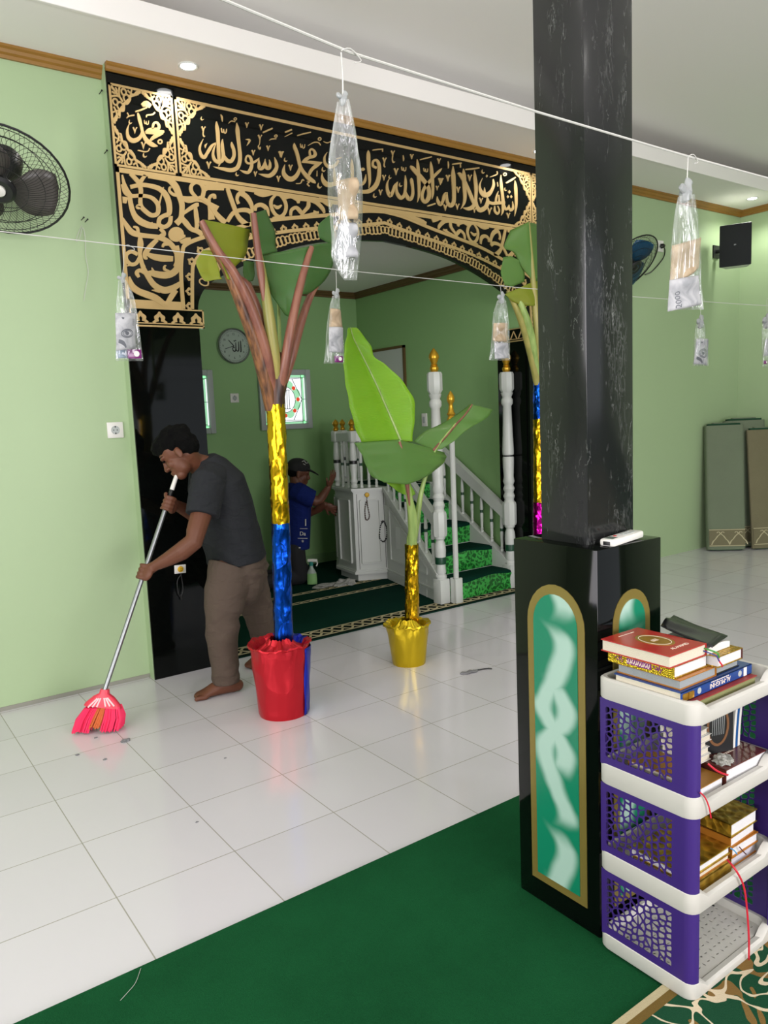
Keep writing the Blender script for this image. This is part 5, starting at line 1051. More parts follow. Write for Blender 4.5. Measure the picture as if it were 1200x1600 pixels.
fan((0, 283), 3.98, 101, 40, (-.16, .98), 'fan_grey', 'black caged wall fan with grey blades at upper left', math.radians(150), (ony(-8, 262, WY).x, WY, 2.72))
fan((985, 412), 4.08, 50, 58, (.72, .69), 'fan_blue', 'black caged wall fan with blue blades, half hidden behind the pillar', math.radians(20), (5.75, WY, 2.74))
# ---------------------------------------------------------------- loudspeaker
TL = ony(1125, 353, 4.2); e = CR*.238-CF*.13; e.z = 0; ww = .272; e = e.normalized(); nn = Vector((e.y, -e.x, 0)); hgt = .385
if nn.dot(CAM-TL) < 0: nn = -nn
mxs = frame_mx(TL+e*ww/2+Vector((0, 0, -hgt)), e, Vector((0, 0, 1)))
o = thing('loudspeaker', 'black box loudspeaker mounted high in the right corner', 'speaker', mxs.translation)
sg = 1 if (mxs.to_3x3() @ Vector((0, 0, 1))).dot(nn) > 0 else -1
b = B(); box(b, (-ww/2, 0, 0 if sg < 0 else -.15), (ww/2, hgt, .15 if sg < 0 else 0), bev=.008)
for v in b.verts:
    if (v.co.z*sg) < -.08: v.co.x *= .72
for v in b.verts: v.co = mxs @ v.co
obj('cabinet', b, mat('pale_cabinet', '#c8cac4', .45), o)
b = B(); box(b, (-ww/2-.002, -.002, -.001), (ww/2+.002, hgt-.004, .014), bev=.006)
for v in b.verts: v.co = mxs @ Vector((v.co.x, v.co.y, v.co.z*sg))
obj('grille', b, mat('black_mesh_grille', '#101418', .7, bump=.3, bscale=900), o)
b = B(); box(b, (-.012, hgt*.5-.006, .0135), (.0, hgt*.5+.007, .016), bev=.001); box(b, (.002, hgt*.5-.004, .0135), (.007, hgt*.5+.007, .016), bev=.001)
for v in b.verts: v.co = mxs @ Vector((v.co.x, v.co.y, v.co.z*sg))
obj('badge', b, 'steel', o)
b = B(); p = mxs @ Vector((0, hgt*.5, -.15*sg)); tube(b, [p, Vector((p.x, WY-.01, p.z))], .02, 10); box(b, (p.x-.05, WY-.012, p.z-.06), (p.x+.05, WY, p.z+.06)); obj('bracket', b, 'blackplastic', o)

# ---------------------------------------------------------------- sockets, plates, nails
def socket(P, n, w_, h, label, round_=True, name='wall_socket'):
    P = Vector(P); n = Vector(n); s = n.cross(Vector((0, 0, 1))); mx_ = frame_mx(P, -s, Vector((0, 0, 1))); sg_ = 1 if (mx_.to_3x3() @ Vector((0, 0, 1))).dot(n) > 0 else -1
    o = thing(name, label, 'socket', P); b = B(); box(b, (-w_/2, -h/2, 0), (w_/2, h/2, .011), bev=.003)
    F_ = lambda b_: [setattr(v, 'co', mx_ @ Vector((v.co.x, v.co.y, v.co.z*sg_))) for v in b_.verts]
    F_(b); obj('plate', b, 'whiteplastic', o)
    if round_:
        b = B(); lathe(b, [(w_*.27, .011), (w_*.27, .0125), (w_*.24, .0125), (w_*.23, .0115), (.001, .0115)], 24); F_(b); obj('round_well', b, 'panegrey', o)
        b = B()
        for dx in (-.0095, .0095): lathe(b, [(.0032, .0116), (.0032, .0122)], 8, (dx, 0, 0))
        for dy in (-1, 1): box(b, (-.003, dy*w_*.21-.004, .0115), (.003, dy*w_*.21+.004, .0135))
        F_(b); obj('pin_holes', b, 'blackrubber', o)
    else:
        b = B(); box(b, (-w_*.22, -h*.25, .011), (w_*.22, h*.25, .014), bev=.001); F_(b); obj('switch', b, 'panegrey', o)
    return o
socket(ony(179.5, 672, WY), (0, -1, 0), .088, .088, 'white wall socket on the left green wall'); socket(ony(366, 622, NYB), (0, -1, 0), .085, .085, 'white socket on the niche wall below the clock')
socket(onx(664, 656, NX1), (-1, 0, 0), .075, .12, 'pale switch plate on the niche side wall behind the small banana plant', False, 'switch_plate')
S = ony(1031, 385, WY); socket(S, (0, -1, 0), .085, .1, 'white wall socket beside the blue fan with a black plug in it')
o = thing('fan_cord', 'thin black cord and plug from the socket to the blue fan', 'cord', S); b = B(); lathe(b, [(.022, .012), (.02, .03), (.01, .045)], 12, S+Vector((.01, 0, 0)), (0, -1, 0)); obj('plug', b, 'blackrubber', o)
b = B(); tube(b, [tuple(ony(x, y, WY-d)) for x, y, d in ((1032, 385, .045), (1037, 386, .03), (1039, 392, .012), (1037, 402, .01), (1030, 412, .01), (1022, 421, .01), (1016, 426, .015), (1008, 429, .03))], .005, 6, 5); obj('cable', b, 'blackrubber', o)
P = ony(281, 889, PY); o = thing('hook_plate', 'white plate with a yellow smiley knob on the black pilaster', 'hook', P)
b = B(); mm_ = Matrix.Translation(P) @ Matrix.Rotation(math.radians(3), 4, 'Y'); box(b, (-.034, -.008, -.025), (.034, 0, .025), bev=.002, mx=mm_); obj('plate', b, 'whiteplastic', o)
b = B(); lathe(b, [(.016, .008), (.018, .012), (.014, .02), (.001, .022)], 20, P, (0, -1, 0)); kn = obj('yellow_knob', b, 'yellow', o)
b = B()
for dx in (-.005, .005): lathe(b, [(.002, .0), (.002, .0012)], 8, P+Vector((dx, -.0215, .004)), (0, -1, 0))
ribbon(b, [(P.x-.008, P.z-.003, .0014), (P.x, P.z-.008, .0018), (P.x+.008, P.z-.003, .0014)], XZ(P.y-.0212), Vector((0, -.001, 0)), 4); obj('smile', b, 'blackrubber', kn)
o = thing('prayer_beads', 'black beads looped from the yellow smiley knob on the black pilaster', 'prayer beads', P+Vector((0, -.02, -.02))); b = B()
tube(b, [tuple(ony(x, y, PY-.018)) for x, y in ((283, 897), (285, 910), (286, 922), (283, 932), (280, 930), (277, 915), (278, 905), (283, 898))], .003, 6, 5); obj('beads', b, 'blackrubber', o)
b = B(); loft(b, [(ony(283, 930, PY-.018), .005, .005), (ony(284, 938, PY-.018), .003, .003)], 8); obj('tassel', b, 'blackrubber', o)
for (x, y), l_ in (((155, 147), 'nail in the green wall beside the medallion, uppermost'), ((163, 240), 'nail in the green wall beside the medallion, second from top'), ((127, 344), 'nail in the green wall above the loose string, left of its pair'), ((133, 347), 'nail in the green wall above the loose string, right of its pair')):
    P = ony(x, y, WY); b = B(); tube(b, [P, P+Vector((.004, -.035, .006))], .0022, 6); lathe(b, [(.005, 0), (.005, .003)], 8, P+Vector((.004, -.035, .006)), (0, -1, .1)); tag(obj('nail', b, 'blackrubber'), l_, 'nail', 'nails in the left green wall')
b = B(); tube(b, [tuple(ony(x, y, WY-.02)) for x, y in ((128, 352), (122, 365), (119, 377), (124, 372), (129, 356), (133, 370), (134, 400), (138, 425), (134, 450), (131, 470))], .0016, 5, 5); tag(obj('loose_string', b, 'string'), 'loose white string dangling from the nails on the left green wall', 'string')

# ---------------------------------------------------------------- folded carpets in the far corner
M['rugback'] = mat('grey_green_woven_backing', '#6a755f', .9, var=.12, vscale=3, bump=.4, bscale=160); M['rugtan'] = mat('tan_woven_border', '#6f6a50', .9, var=.1, vscale=5, bump=.4, bscale=160); M['rugedge'] = mat('dark_green_pile_edge', '#123c26', .95); M['motif'] = mat('pale_woven_motif', '#b0a988', .9)
def folded(P0, P1, hgt_, th, lean, label, m, motifs, bz=(.05, .22)):
    P0, P1 = Vector(P0), Vector(P1); e_ = (P1-P0).normalized(); L_ = (P1-P0).length; n_ = Vector((e_.y, -e_.x, 0)); n_ = n_ if n_.dot(CAM-P0) > 0 else -n_; upv = (Vector((0, 0, 1))-n_*lean+e_*.0).normalized()
    o = thing('folded_carpet', label, 'carpet', (P0+P1)/2, group='folded carpets leaning in the corner'); mid = (P0+P1)/2-n_*th/2
    for i_, (s_, z_, mm) in enumerate(((1.0, 0, m), (.86, .018, 'rugedge'), (.6, .028, 'rugback'))):
        b = B(); loft(b, [(mid+upv*(.012-z_*.3), th/2*s_, L_/2*s_), (mid+upv*(hgt_+z_), th/2*s_, L_/2*s_)], 40, e_, caps='flat', power=5.0); obj('fold', b, mm, o, smooth=True)
    b = B(); fn = lambda u, v: P0+e_*u*L_+upv*v+n_*.0015; dn = n_*.002
    q0, q1 = bz; band = [(.03, q0), (.97, q0), (.97, q1), (.03, q1)]; prism(b, band, fn, dn*.5); bo = obj('woven_border', b, 'rugtan', o)
    b = B()
    for v in (q0+.006, q1-.006): ribbon(b, [(.03, v, .007), (.97, v, .007)], lambda u, v_: fn(u, v_), dn)
    h = q1-q0; X_ = lambda u, v: fn(u/L_, q0+h*v); 
    for c0 in motifs:
        for s_ in (-1, 1):
            ribbon(b, [(c0*L_+s_*.085, .1, .01), (c0*L_+s_*.07, .3, .012), (c0*L_+s_*.05, .42, .01), (c0*L_+s_*.03, .62, .012), (c0*L_, .72, .012), (c0*L_-s_*.022, .85, .01), (c0*L_-s_*.035, .78, .008)], lambda u, v: X_(u, v), dn, 4) if False else ribbon(b, [(c0*L_+s_*q_, v_, w_) for q_, v_, w_ in ((.085, .1, .011), (.07, .3, .013), (.05, .42, .011), (.028, .6, .013), (.0, .74, .012), (-.02, .86, .011), (-.034, .78, .009))], X_, dn, 4)
    obj('motif', b, 'motif', bo); return o
g0 = onz(1099, 862); g1 = onz(1164, 858)
g0 = Vector((6.93, 4.2, 0)); g1 = Vector((7.19, 3.955, 0))
folded(g0, g1, 1.235, .11, .1, 'grey-green folded carpet standing in front in the right corner, pale motifs near its foot', 'rugback', (.33, .8))
folded((7.2, 4.15, 0), (7.52, 3.92, 0), 1.27, .12, .06, 'folded carpet standing behind, its rolled top showing above the front one', 'rugback', (.5,))
folded((7.27, 3.93, 0), (7.6, 3.72, 0), 1.18, .05, .12, 'brown-grey folded carpet at the right edge of the corner, slanting', 'rugtan', (.3, .8))

# ---------------------------------------------------------------- small things
o = thing('remote_control', 'white air-conditioner remote lying on the black pillar plinth', 'remote control', (1.715, 1.291, 1.091), (0, math.radians(-2), math.radians(7)))
b = B(); box(b, (-.078, -.022, 0), (.078, .022, .02), bev=.006); obj('body', b, 'whiteplastic', o, local=True)
b = B(); lathe(b, [(.0045, 0), (.0045, .0025)], 12, (-.03, .004, .0195)); lab(obj('red_button', b, mat('red_button', '#b03a34', .4), o, local=True), 'red round button')
for i in range(3):
    for j in range(2): b = B(); box(b, (-.005+i*.02, -.012+j*.014, .019), (.007+i*.02, -.004+j*.014, .0215), bev=.001); obj('button', b, 'panegrey', o, local=True)
b = B(); box(b, (-.0795, -.01, .004), (-.0775, .01, .014), bev=.0005); obj('infrared_window', b, 'blackplastic', o, local=True)
b = B(); box(b, (-.07, -.013, .0195), (-.042, .013, .0207)); obj('display', b, mat('grey_display', '#6f7a72', .2), o, local=True)
P = onz(488, 913, .008); o = thing('spray_bottle', 'clear spray bottle of green liquid on the niche carpet', 'spray bottle', P)
b = B(); loft(b, [(P+Vector((0, 0, .004)), .03, .045), (P+Vector((0, 0, .05)), .03, .046), (P+Vector((0, 0, .1)), .028, .042)], 18, CR, caps='flat'); obj('liquid', b, mat('green_liquid', '#9fd08a', .2, trans=.3), o)
b = B(); loft(b, [(P+Vector((0, 0, .101)), .0285, .043), (P+Vector((0, 0, .12)), .022, .034), (P+Vector((0, 0, .15)), .016, .018), (P+Vector((0, 0, .17)), .014, .014)], 18, CR, caps='flat'); obj('bottle', b, mat('clear_bottle', '#b9c8bc', .15, trans=.4), o)
b = B(); lathe(b, [(.017, .168), (.017, .2), (.012, .205)], 16, P); obj('collar', b, mat('teal_plastic', '#1c7a70', .4), o)
b = B(); q = P+Vector((0, 0, .215)); loft(b, [(q-CR*.03, .016, .014), (q+CR*.02, .016, .016), (q+CR*.055, .013, .013)], 12, Vector((0, 0, 1)), caps='flat'); tube(b, [q+CR*.05, q+CR*.055+Vector((0, 0, -.03)), q+CR*.045+Vector((0, 0, -.05))], .006, 8); obj('trigger_head', b, 'whiteplastic', o)
def crumple(name, P, rx, ry, rz, m, label, cat_, seed, group=None, n=2, parent=None):
    b = B(); bmesh.ops.create_icosphere(b, subdivisions=n+2, radius=1)
    for v in b.verts:
        q = v.co.copy(); f_ = 1+.55*noise.noise(q*1.7+Vector((seed, 0, 0)))+.3*noise.noise(q*4+Vector((0, seed, 0))); v.co = Vector(P)+Vector((q.x*rx*f_, q.y*ry*f_, max(q.z, -.25)*rz*f_+rz*.25+.001))
    return tag(obj(name, b, m, ang=.4), label, cat_, group)
M['rag'] = mat('grey_rag', '#9a9a94', .9, var=.3, vscale=30)
P = onz(510, 916, .008); crumple('cleaning_rag', P, .11, .05, .02, 'rag', 'crumpled pale rag on the niche carpet in front of the pulpit, left one', 'rag', 2); P = onz(540, 913, .008); crumple('cleaning_rag', P, .09, .06, .035, 'rag', 'crumpled pale rag on the niche carpet in front of the pulpit, right one', 'rag', 5)
M['scrap'] = mat('grey_scrap', '#77777a', .5)
P = onz(735, 1050); o = thing('torn_plastic', 'torn grey plastic strip lying on the tiles near the pillar', 'litter', P); b = B()
loft(b, [(P+Vector((-.065+.016*i, .012*math.sin(i*2.1)-.02*i/8, .005)), .0035, .008+.012*math.sin(math.pi*(i+.4)/7.5)) for i in range(7)], 10, Vector((0, 1, 0)))
for v in b.verts: v.co += Vector((noise.noise(v.co*60), noise.noise(v.co*60+Vector((3, 1, 0))), abs(noise.noise(v.co*80))))*.007
obj('scrap', b, 'scrap', o); b = B(); tube(b, [P+Vector((.02, 0, .004)), P+Vector((.06, -.02, .006)), P+Vector((.1, -.03, .004)), P+Vector((.12, -.05, .003))], .004, 5, 3); obj('strip', b, 'blackrubber', o)
for i, (x, y, s_, l_) in enumerate(((197, 1158, .022, 'crumpled dark scrap on the tiles below the broom, the largest'), (121, 1180, .009, 'thin dark scrap on the tiles at far left below the broom'), (164, 1187, .009, 'thin dark scrap on the tiles left of the largest scrap'), (150, 1153, .008, 'thin dark scrap just under the broom bristles'), (308, 1285, .006, 'tiny speck on the tiles in the left foreground'), (352, 1185, .006, 'tiny speck on the tiles between broom and red bucket'))):
    crumple('floor_scrap', onz(x, y), s_, s_*.6, s_*.4, 'scrap', l_, 'litter', i*3.3, 'swept scraps on the tiles', n=1)
b = B(); tube(b, [onz(220, 1513, .009), onz(212, 1535, .011), onz(200, 1550, .01), onz(188, 1563, .01)], .0007, 5, 4); tag(obj('loose_thread', b, 'string'), 'loose pale thread lying on the green carpet', 'thread')
# ================================================================ plastic book rack
M['purple_plastic'] = mat('purple_plastic', '#37216c', .38, spec=.45); M['rackwhite'] = mat('off_white_plastic', '#c4c2bb', .38)
X0, X1, RY0, RY1 = 1.545, 1.93, .965, 1.247
rack = thing('book_rack', 'four-tier white and purple plastic rack full of books beside the pillar', 'rack', ((X0+X1)/2, (RY0+RY1)/2, .014))
def rrect(x0, x1, y0, y1, r, n=6):
    out = []
    for cx, cy, a in ((x1-r, y0+r, -90), (x1-r, y1-r, 0), (x0+r, y1-r, 90), (x0+r, y0+r, 180)):
        for i in range(n+1): t = math.radians(a+90*i/n); out.append((cx+r*math.cos(t), cy+r*math.sin(t)))
    return out
def tray(z0, z1, slots):
    b = B(); rings = [[], [], [], [], []]
    o_ = rrect(X0, X1, RY0, RY1, .03); lo = rrect(X0+.004, X1-.004, RY0+.004, RY1-.004, .028); i_ = rrect(X0+.016, X1-.016, RY0+.022, RY1-.016, .022); m_ = rrect(X0+.006, X1-.006, RY0+.007, RY1-.006, .026)
    # extra points along the front lip so that it can dip
    def dens(p):
        q = list(p); a, c_ = p[-1], p[0]; return q+[(a[0]+(c_[0]-a[0])*t, a[1]) for t in (.04, .1, .3, .5, .7, .9, .96)]
    o_, lo, i_, m_ = dens(o_), dens(lo), dens(i_), dens(m_)
    def top(x, y): 
        f = min(1, max(0, (RY0+.05-y)/.03)) * min(1, max(0, (min(x-X0, X1-x)-.032)/.03)); return z1-.022*f*f*(3-2*f)
    rows = [[(p[0], p[1], z0) for p in lo], [(p[0], p[1], z0+.006) for p in o_], [(p[0], p[1], top(*p)-.005) for p in o_], [(p[0], p[1], top(*q)) for p, q in zip(m_, o_)], [(p[0]+(q[0]-p[0])*.8, p[1]+(q[1]-p[1])*.8, top(*s)-.001) for p, q, s in zip(m_, i_, o_)], [(p[0], p[1], top(*s)-.006) for p, s in zip(i_, o_)], [(p[0], p[1], z0+.022) for p in i_]]
    V = [[b.verts.new(p) for p in r] for r in rows]; n = len(V[0])
    for r in range(len(V)-1):
        for j in range(n): b.faces.new((V[r][j], V[r][(j+1) % n], V[r+1][(j+1) % n], V[r+1][j]))
    b.faces.new(V[0][::-1]); t_ = obj('tray', b, 'rackwhite', rack, ang=.7)
    b = B(); outer = rrect(X0+.0165, X1-.0165, RY0+.0225, RY1-.0165, .022); holes = []
    if slots:
        for i in range(16):
            for j in range(10):
                cx, cy = X0+.037+i*.0207, RY0+.045+j*.0205; k_ = (i+j) % 2; a, c2 = (.0065, .0026) if k_ else (.0026, .0065)
                if i % 4 == 1 and j % 4 == 1: a = c2 = .0045
                holes.append([(cx+a, cy), (cx, cy+c2), (cx-a, cy), (cx, cy-c2)])
    sheet_holes(b, outer, holes, UP(z0+.02 if slots else z0+.0225), Vector((0, 0, .003 if slots else .001))); obj('tray_floor', b, 'rackwhite', t_, smooth=False); return t_
TZ = [(.014, .062), (.236, .296), (.478, .54), (.708, .767)]
for i, (a, c_) in enumerate(TZ): tray(a, c_, i == 0)
for x, y in ((X0+.03, RY0+.03), (X1-.03, RY0+.03), (X0+.03, RY1-.03), (X1-.03, RY1-.03)):
    b = B(); lathe(b, [(.009, .0145), (.011, .018), (.011, .03)], 12, (x, y, 0)); obj('foot', b, 'rackwhite', rack)
def panel(x, sgn, z0, z1):
    a, c_ = RY0+.036, RY1-.012; L_ = c_-a; H_ = z1-z0; holes = []
    u0, u1, v0, v1 = .014, L_-.022, .02, H_-.018; rnd = random.Random(5); P_ = []
    for i in range(10):
        for j in range(9): P_.append((u0+(u1-u0)*(i+.5+.28*rnd.uniform(-1, 1))/10, v0+(v1-v0)*(j+.25+.5*(i % 2)+.22*rnd.uniform(-1, 1))/9))
    def near(p, q): dx, dy = p[0]-q[0], p[1]-q[1]; return math.hypot(dx, dy)
    for i, p in enumerate(P_):
        an = math.radians(62+30*math.sin(p[0]*38+p[1]*31)); ca, sa = math.cos(an), math.sin(an)
        T = lambda q: ((q[0]*ca+q[1]*sa)/1.55, -q[0]*sa+q[1]*ca)          # cells drawn out along the leaf direction
        I = lambda q: (q[0]*1.55*ca-q[1]*sa, q[0]*1.55*sa+q[1]*ca)
        poly = [T(q) for q in ((u0, v0), (u1, v0), (u1, v1), (u0, v1))]; c0 = T(p)
        for k_, q in enumerate(P_):
            if k_ == i or near(p, q) > .05: continue
            c1 = T(q); mx_, my_ = (c0[0]+c1[0])/2, (c0[1]+c1[1])/2; nx_, ny_ = c1[0]-c0[0], c1[1]-c0[1]; out = []
            for a_, b_ in zip(poly, poly[1:]+poly[:1]):
                da, db = (a_[0]-mx_)*nx_+(a_[1]-my_)*ny_, (b_[0]-mx_)*nx_+(b_[1]-my_)*ny_
                if da <= 0: out.append(a_)
                if da*db < 0: t = da/(da-db); out.append((a_[0]+(b_[0]-a_[0])*t, a_[1]+(b_[1]-a_[1])*t))
            poly = out
            if len(poly) < 3: break
        if len(poly) < 3: continue
        poly = [I(q) for q in poly]; cx = sum(q[0] for q in poly)/len(poly); cy = sum(q[1] for q in poly)/len(poly)
        rad = min(near((cx, cy), q) for q in poly)
        if rad < .0035: continue
        sc = max(.3, 1-.0014/(rad*.8)); poly = [(cx+(q[0]-cx)*sc, cy+(q[1]-cy)*sc) for q in poly]
        q3 = []
        for a_, b_, c_2 in zip(poly[-1:]+poly[:-1], poly, poly[1:]+poly[:1]): q3 += [(b_[0]*.8+a_[0]*.2, b_[1]*.8+a_[1]*.2), (b_[0]*.8+c_2[0]*.2, b_[1]*.8+c_2[1]*.2)]
        ok = [q3[0]]
        for q in q3[1:]:
            if near(q, ok[-1]) > .0003: ok.append(q)
        holes.append(ok)
    b = B(); sheet_holes(b, [(0, 0), (L_, 0), (L_, H_), (0, H_)], holes, lambda u, v: Vector((x, c_-u, z0+v)), Vector((sgn*.0035, 0, 0)))
    # solid rounded corner post at the open front
    pts = [(x, a), (x, RY0+.028)]+[(x+sgn*.026*(1-math.cos(math.radians(t))), RY0+.028-.026*math.sin(math.radians(t))) for t in range(15, 91, 15)]
    pts2 = [(p[0]+sgn*.0035*(1-i/len(pts)*.4), p[1]+.0035*(i > 2)) for i, p in enumerate(pts)]
    prism(b, pts+pts2[::-1], UP(z0), Vector((0, 0, H_))); return lab(obj('side_panel', b, 'purple_plastic', rack, ang=.5), 'purple side panel cut with leaf-shaped holes')
for (a0, a1), (c0, c1) in zip(TZ, TZ[1:]):
    panel(X0+.002, 1, a1-.006, c0+.004); panel(X1-.002, -1, a1-.006, c0+.004)
    for x in (X0+.012, X1-.012): b = B(); box(b, (x-.006, RY1-.024, a1-.01), (x+.006, RY1-.012, c0+.006), bev=.003); lab(obj('rear_post', b, 'purple_plastic', rack), 'purple rear upright')

# ---------------------------------------------------------------- books
def hammered(name, a, c_, scale=90):
    k = NT(name); co = k.coord(); v = k.n('ShaderNodeTexVoronoi', Scale=scale); k.l(co, v.inputs['Vector']); mx_ = k.n('ShaderNodeMix', data_type='RGBA'); k.l(v.outputs['Distance'], mx_.inputs[0]); mx_.inputs[6].default_value = lin(a); mx_.inputs[7].default_value = lin(c_)
    k.l(mx_.outputs[2], k.b.inputs['Base Color']); setin(k.b, Metallic=.85, Roughness=.3); bp_ = k.n('ShaderNodeBump', Strength=.6, Distance=.004); k.l(v.outputs['Distance'], bp_.inputs['Height']); k.l(bp_.outputs[0], k.b.inputs['Normal']); return k.m
M['redcover'] = mat('glossy_red_cover', '#a52a26', .25); M['goldcover'] = hammered('gilt_tooled_cover', '#8a6418', '#d9b040', 160); M['goldhammer'] = hammered('hammered_gold_cover', '#7d5a14', '#d8b64a', 45); M['yellowspine'] = hammered('yellow_gilt_spine', '#b99a1c', '#d6b833', 240)
M['bluecover'] = mat('glossy_blue_cover', '#1c3f80', .25); M['greencover'] = mat('olive_cover', '#66703e', .5); M['browncover'] = mat('glossy_maroon_cover', '#5a2a24', .22); M['tancover'] = mat('tan_gilt_cover', '#a5742c', .35, metal=.4)
M['orangecover'] = mat('orange_gilt_cover', '#b9772a', .3, metal=.4); M['darkbrown'] = mat('dark_maroon_board', '#4a1c18', .4); M['greyedge'] = mat('grey_page_edge', '#8f9496', .8, bump=.2, bscale=300); M['lilacedge'] = mat('lilac_white_pages', '#b9b6c0', .8, bump=.2, bscale=300); M['ribbonred'] = mat('red_satin', '#c01f34', .4); M['ribbongreen'] = mat('green_satin', '#3f8a3a', .4); M['ribbonblue'] = mat('blue_satin', '#27357e', .4); M['violetink'] = mat('purple_ink', '#7d1f7a', .5); M['cream'] = mat('cream_ink', '#e8d8c8', .5); M['goldink'] = mat('gold_ink', '#a57d2c', .35, metal=.5); M['olivepages'] = mat('olive_stained_pages', '#7d7f52', .8, bump=.2, bscale=300)
def book(label, x, y, z, w_, d, t, cover, pages, spine='x1', rot=0, board=.0028, boardmat=None, spinemat=None, grp='books on the plastic rack', tilt=None):
    """near-left bottom corner x,y,z; w along the shelf, d into it, spine on side x0/x1/y0/y1"""
    o = thing('book', label, 'book', (x, y, z), tilt or (0, 0, math.radians(rot)), grp); bt = board
    b = B(); box(b, (0, 0, t-bt), (w_, d, t), bev=.0008, seg=1); box(b, (0, 0, 0), (w_, d, bt), bev=.0008, seg=1)
    s = {'x0': ((0, 0), (bt, d)), 'x1': ((w_-bt, 0), (w_, d)), 'y0': ((0, 0), (w_, bt)), 'y1': ((0, d-bt), (w_, d))}[spine]
    if spinemat is None: box(b, (s[0][0], s[0][1], 0), (s[1][0], s[1][1], t), bev=.0008, seg=1)
    obj('cover', b, cover, o, local=True, smooth=False)
    if spinemat: b = B(); box(b, (s[0][0]-.0006*(spine == 'x0'), s[0][1]-.0006*(spine == 'y0'), .0003), (s[1][0]+.0006*(spine == 'x1'), s[1][1], t-.0003), bev=.0008, seg=1); obj('spine', b, spinemat, o, local=True)
    i = .0035; p = dict(x0=i, x1=w_-i, y0=i, y1=d-i); p[spine] = {'x0': bt, 'x1': w_-bt, 'y0': bt, 'y1': d-bt}[spine]
    b = B(); box(b, (p['x0'], p['y0'], bt), (p['x1'], p['y1'], t-bt)); obj('page_block', b, pages, o, local=True, smooth=False); return o
def onbook(o, name, b, m): return obj(name, b, m, o, local=True, smooth=True)
def marker(label, pts, m, w_=.0035):
    b = B(); p = [Vector(q) for q in cat([tuple(q) for q in pts], 5)]; V = []
    for i, q in enumerate(p): t_ = (p[min(i+1, len(p)-1)]-p[max(i-1, 0)]).normalized(); s = t_.cross(CF).normalized()*w_/2; V.append((b.verts.new(q-s), b.verts.new(q+s)))
    for i in range(len(V)-1): b.faces.new((V[i][0], V[i][1], V[i+1][1], V[i+1][0]))
    return tag(obj('ribbon_marker', b, m, mods=[('SOLIDIFY', dict(thickness=.0005))]), label, 'ribbon', 'ribbon bookmarks on the rack')
# top tray, from the bottom of the pile up
b5 = book('olive-edged book with red cover, lowest on the top tray', 1.572, .992, .7322, .293, .2, .0245, mat('dull_red_cover', '#8a2a26', .5), 'olivepages', 'y1')
b4 = book('thick blue book with titled spine to the front, under the grey-edged book', 1.556, 1.008, .7567, .312, .19, .026, 'bluecover', 'pages', 'y0')
b = B(); text_bm(b, 'AL-MUGHNI', .0175, frame_mx((.165, -.0002, .0125), (-1, 0, 0), (0, 0, -1)), .0006, .95); [ribbon(b, [(.125+.008*i, .0215, .0022), (.131+.008*i, .0215, .0022)], XZ(-.0002), Vector((0, -.0004, 0))) for i in range(10)]; onbook(b4, 'spine_title', b, 'cream')
b = B()
for x_, m_ in ((.02, 0), (.04, 0)): box(b, (x_-.014, -.0008, .004), (x_+.01, .0002, .021), bev=.003)
onbook(b4, 'gold_spine_patch', b, 'goldink')
b = B(); box(b, (.272, -.0008, .002), (.286, .0002, .024)); onbook(b4, 'label_strip', b, 'paper')
b = B(); box(b, (.03, .07, .0258), (.055, .14, .0264)); onbook(b4, 'teal_title_strip', b, mat('teal_print', '#4f9a9a', .4))
for x_ in (.075, .255): b = B(); lathe(b, [(.008, -.0005), (.008, .0004)], 14, (x_, .0002, .013), (0, -1, 0)); onbook(b4, 'round_emblem', b, 'panegrey')
b3 = book('grey-edged holy book with an orange gilt cover, under the yellow-spined one', 1.566, 1.017, .7829, .154, .18, .025, 'orangecover', 'greyedge', 'x1')
b7 = book('thin dark book beneath the small gold book, right side of the top pile', 1.728, 1.02, .7829, .1, .15, .02, 'blackplastic', 'greyedge', 'y1')
b2 = book('yellow holy book with a purple and gold spine, under the red book', 1.561, 1.03, .8082, .142, .19, .0305, 'goldcover', 'pageswhite', 'x0', spinemat='yellowspine')
b = B(); F2 = lambda u, v: Vector((-.0008, u, v)); D2 = Vector((-.0005, 0, 0))
for u_ in (.042, .152):
    for i in range(9): a = i*2.4; r = .0016+.0011*i; prism(b, [(u_+r*math.cos(a)*1.3+.0022*math.cos(t*math.pi/3), .0153+r*math.sin(a)*.75+.0022*math.sin(t*math.pi/3)) for t in range(6)], F2, D2)
prism(b, [(.062, .0075), (.132, .0075), (.132, .0225), (.062, .0225)], F2, D2*.6); onbook(b2, 'purple_ornament', b, 'violetink')
b = B()
for i in range(11): u_ = .066+i*.006; ribbon(b, [(u_, .021, .0012), (u_+.002, .012+.003*(i % 3), .0022), (u_+.005, .0105, .0018), (u_+.006, .018-.003*(i % 2), .0008)], F2, D2*1.5, 3)
onbook(b2, 'spine_lettering', b, 'cream')
b6 = book('small gold holy book with dark maroon spine at the right of the top pile', 1.706, 1.004, .8085, .11, .14, .029, 'goldcover', 'pageswhite', 'x1', spinemat='darkbrown')
b1 = book('glossy red hardback with an oval gold emblem, on top of the pile', 1.54, 1.027, .8392, .152, .199, .031, 'redcover', 'pages', 'x1')
b = B(); T1 = lambda u, v: Vector((u, v, .0309)); prism(b, [(.085+.038*math.cos(t*math.pi/16), .1+.052*math.sin(t*math.pi/16)) for t in range(32)], T1, Vector((0, 0, .0005))); em = onbook(b1, 'gold_emblem', b, 'goldink')
b = B(); ribbon(b, [(.085+.031*math.cos(t*math.pi/10), .1+.043*math.sin(t*math.pi/10), .0016) for t in range(20)], lambda u, v: T1(u, v)+Vector((0, 0, .0004)), Vector((0, 0, .0004)), 2, True)
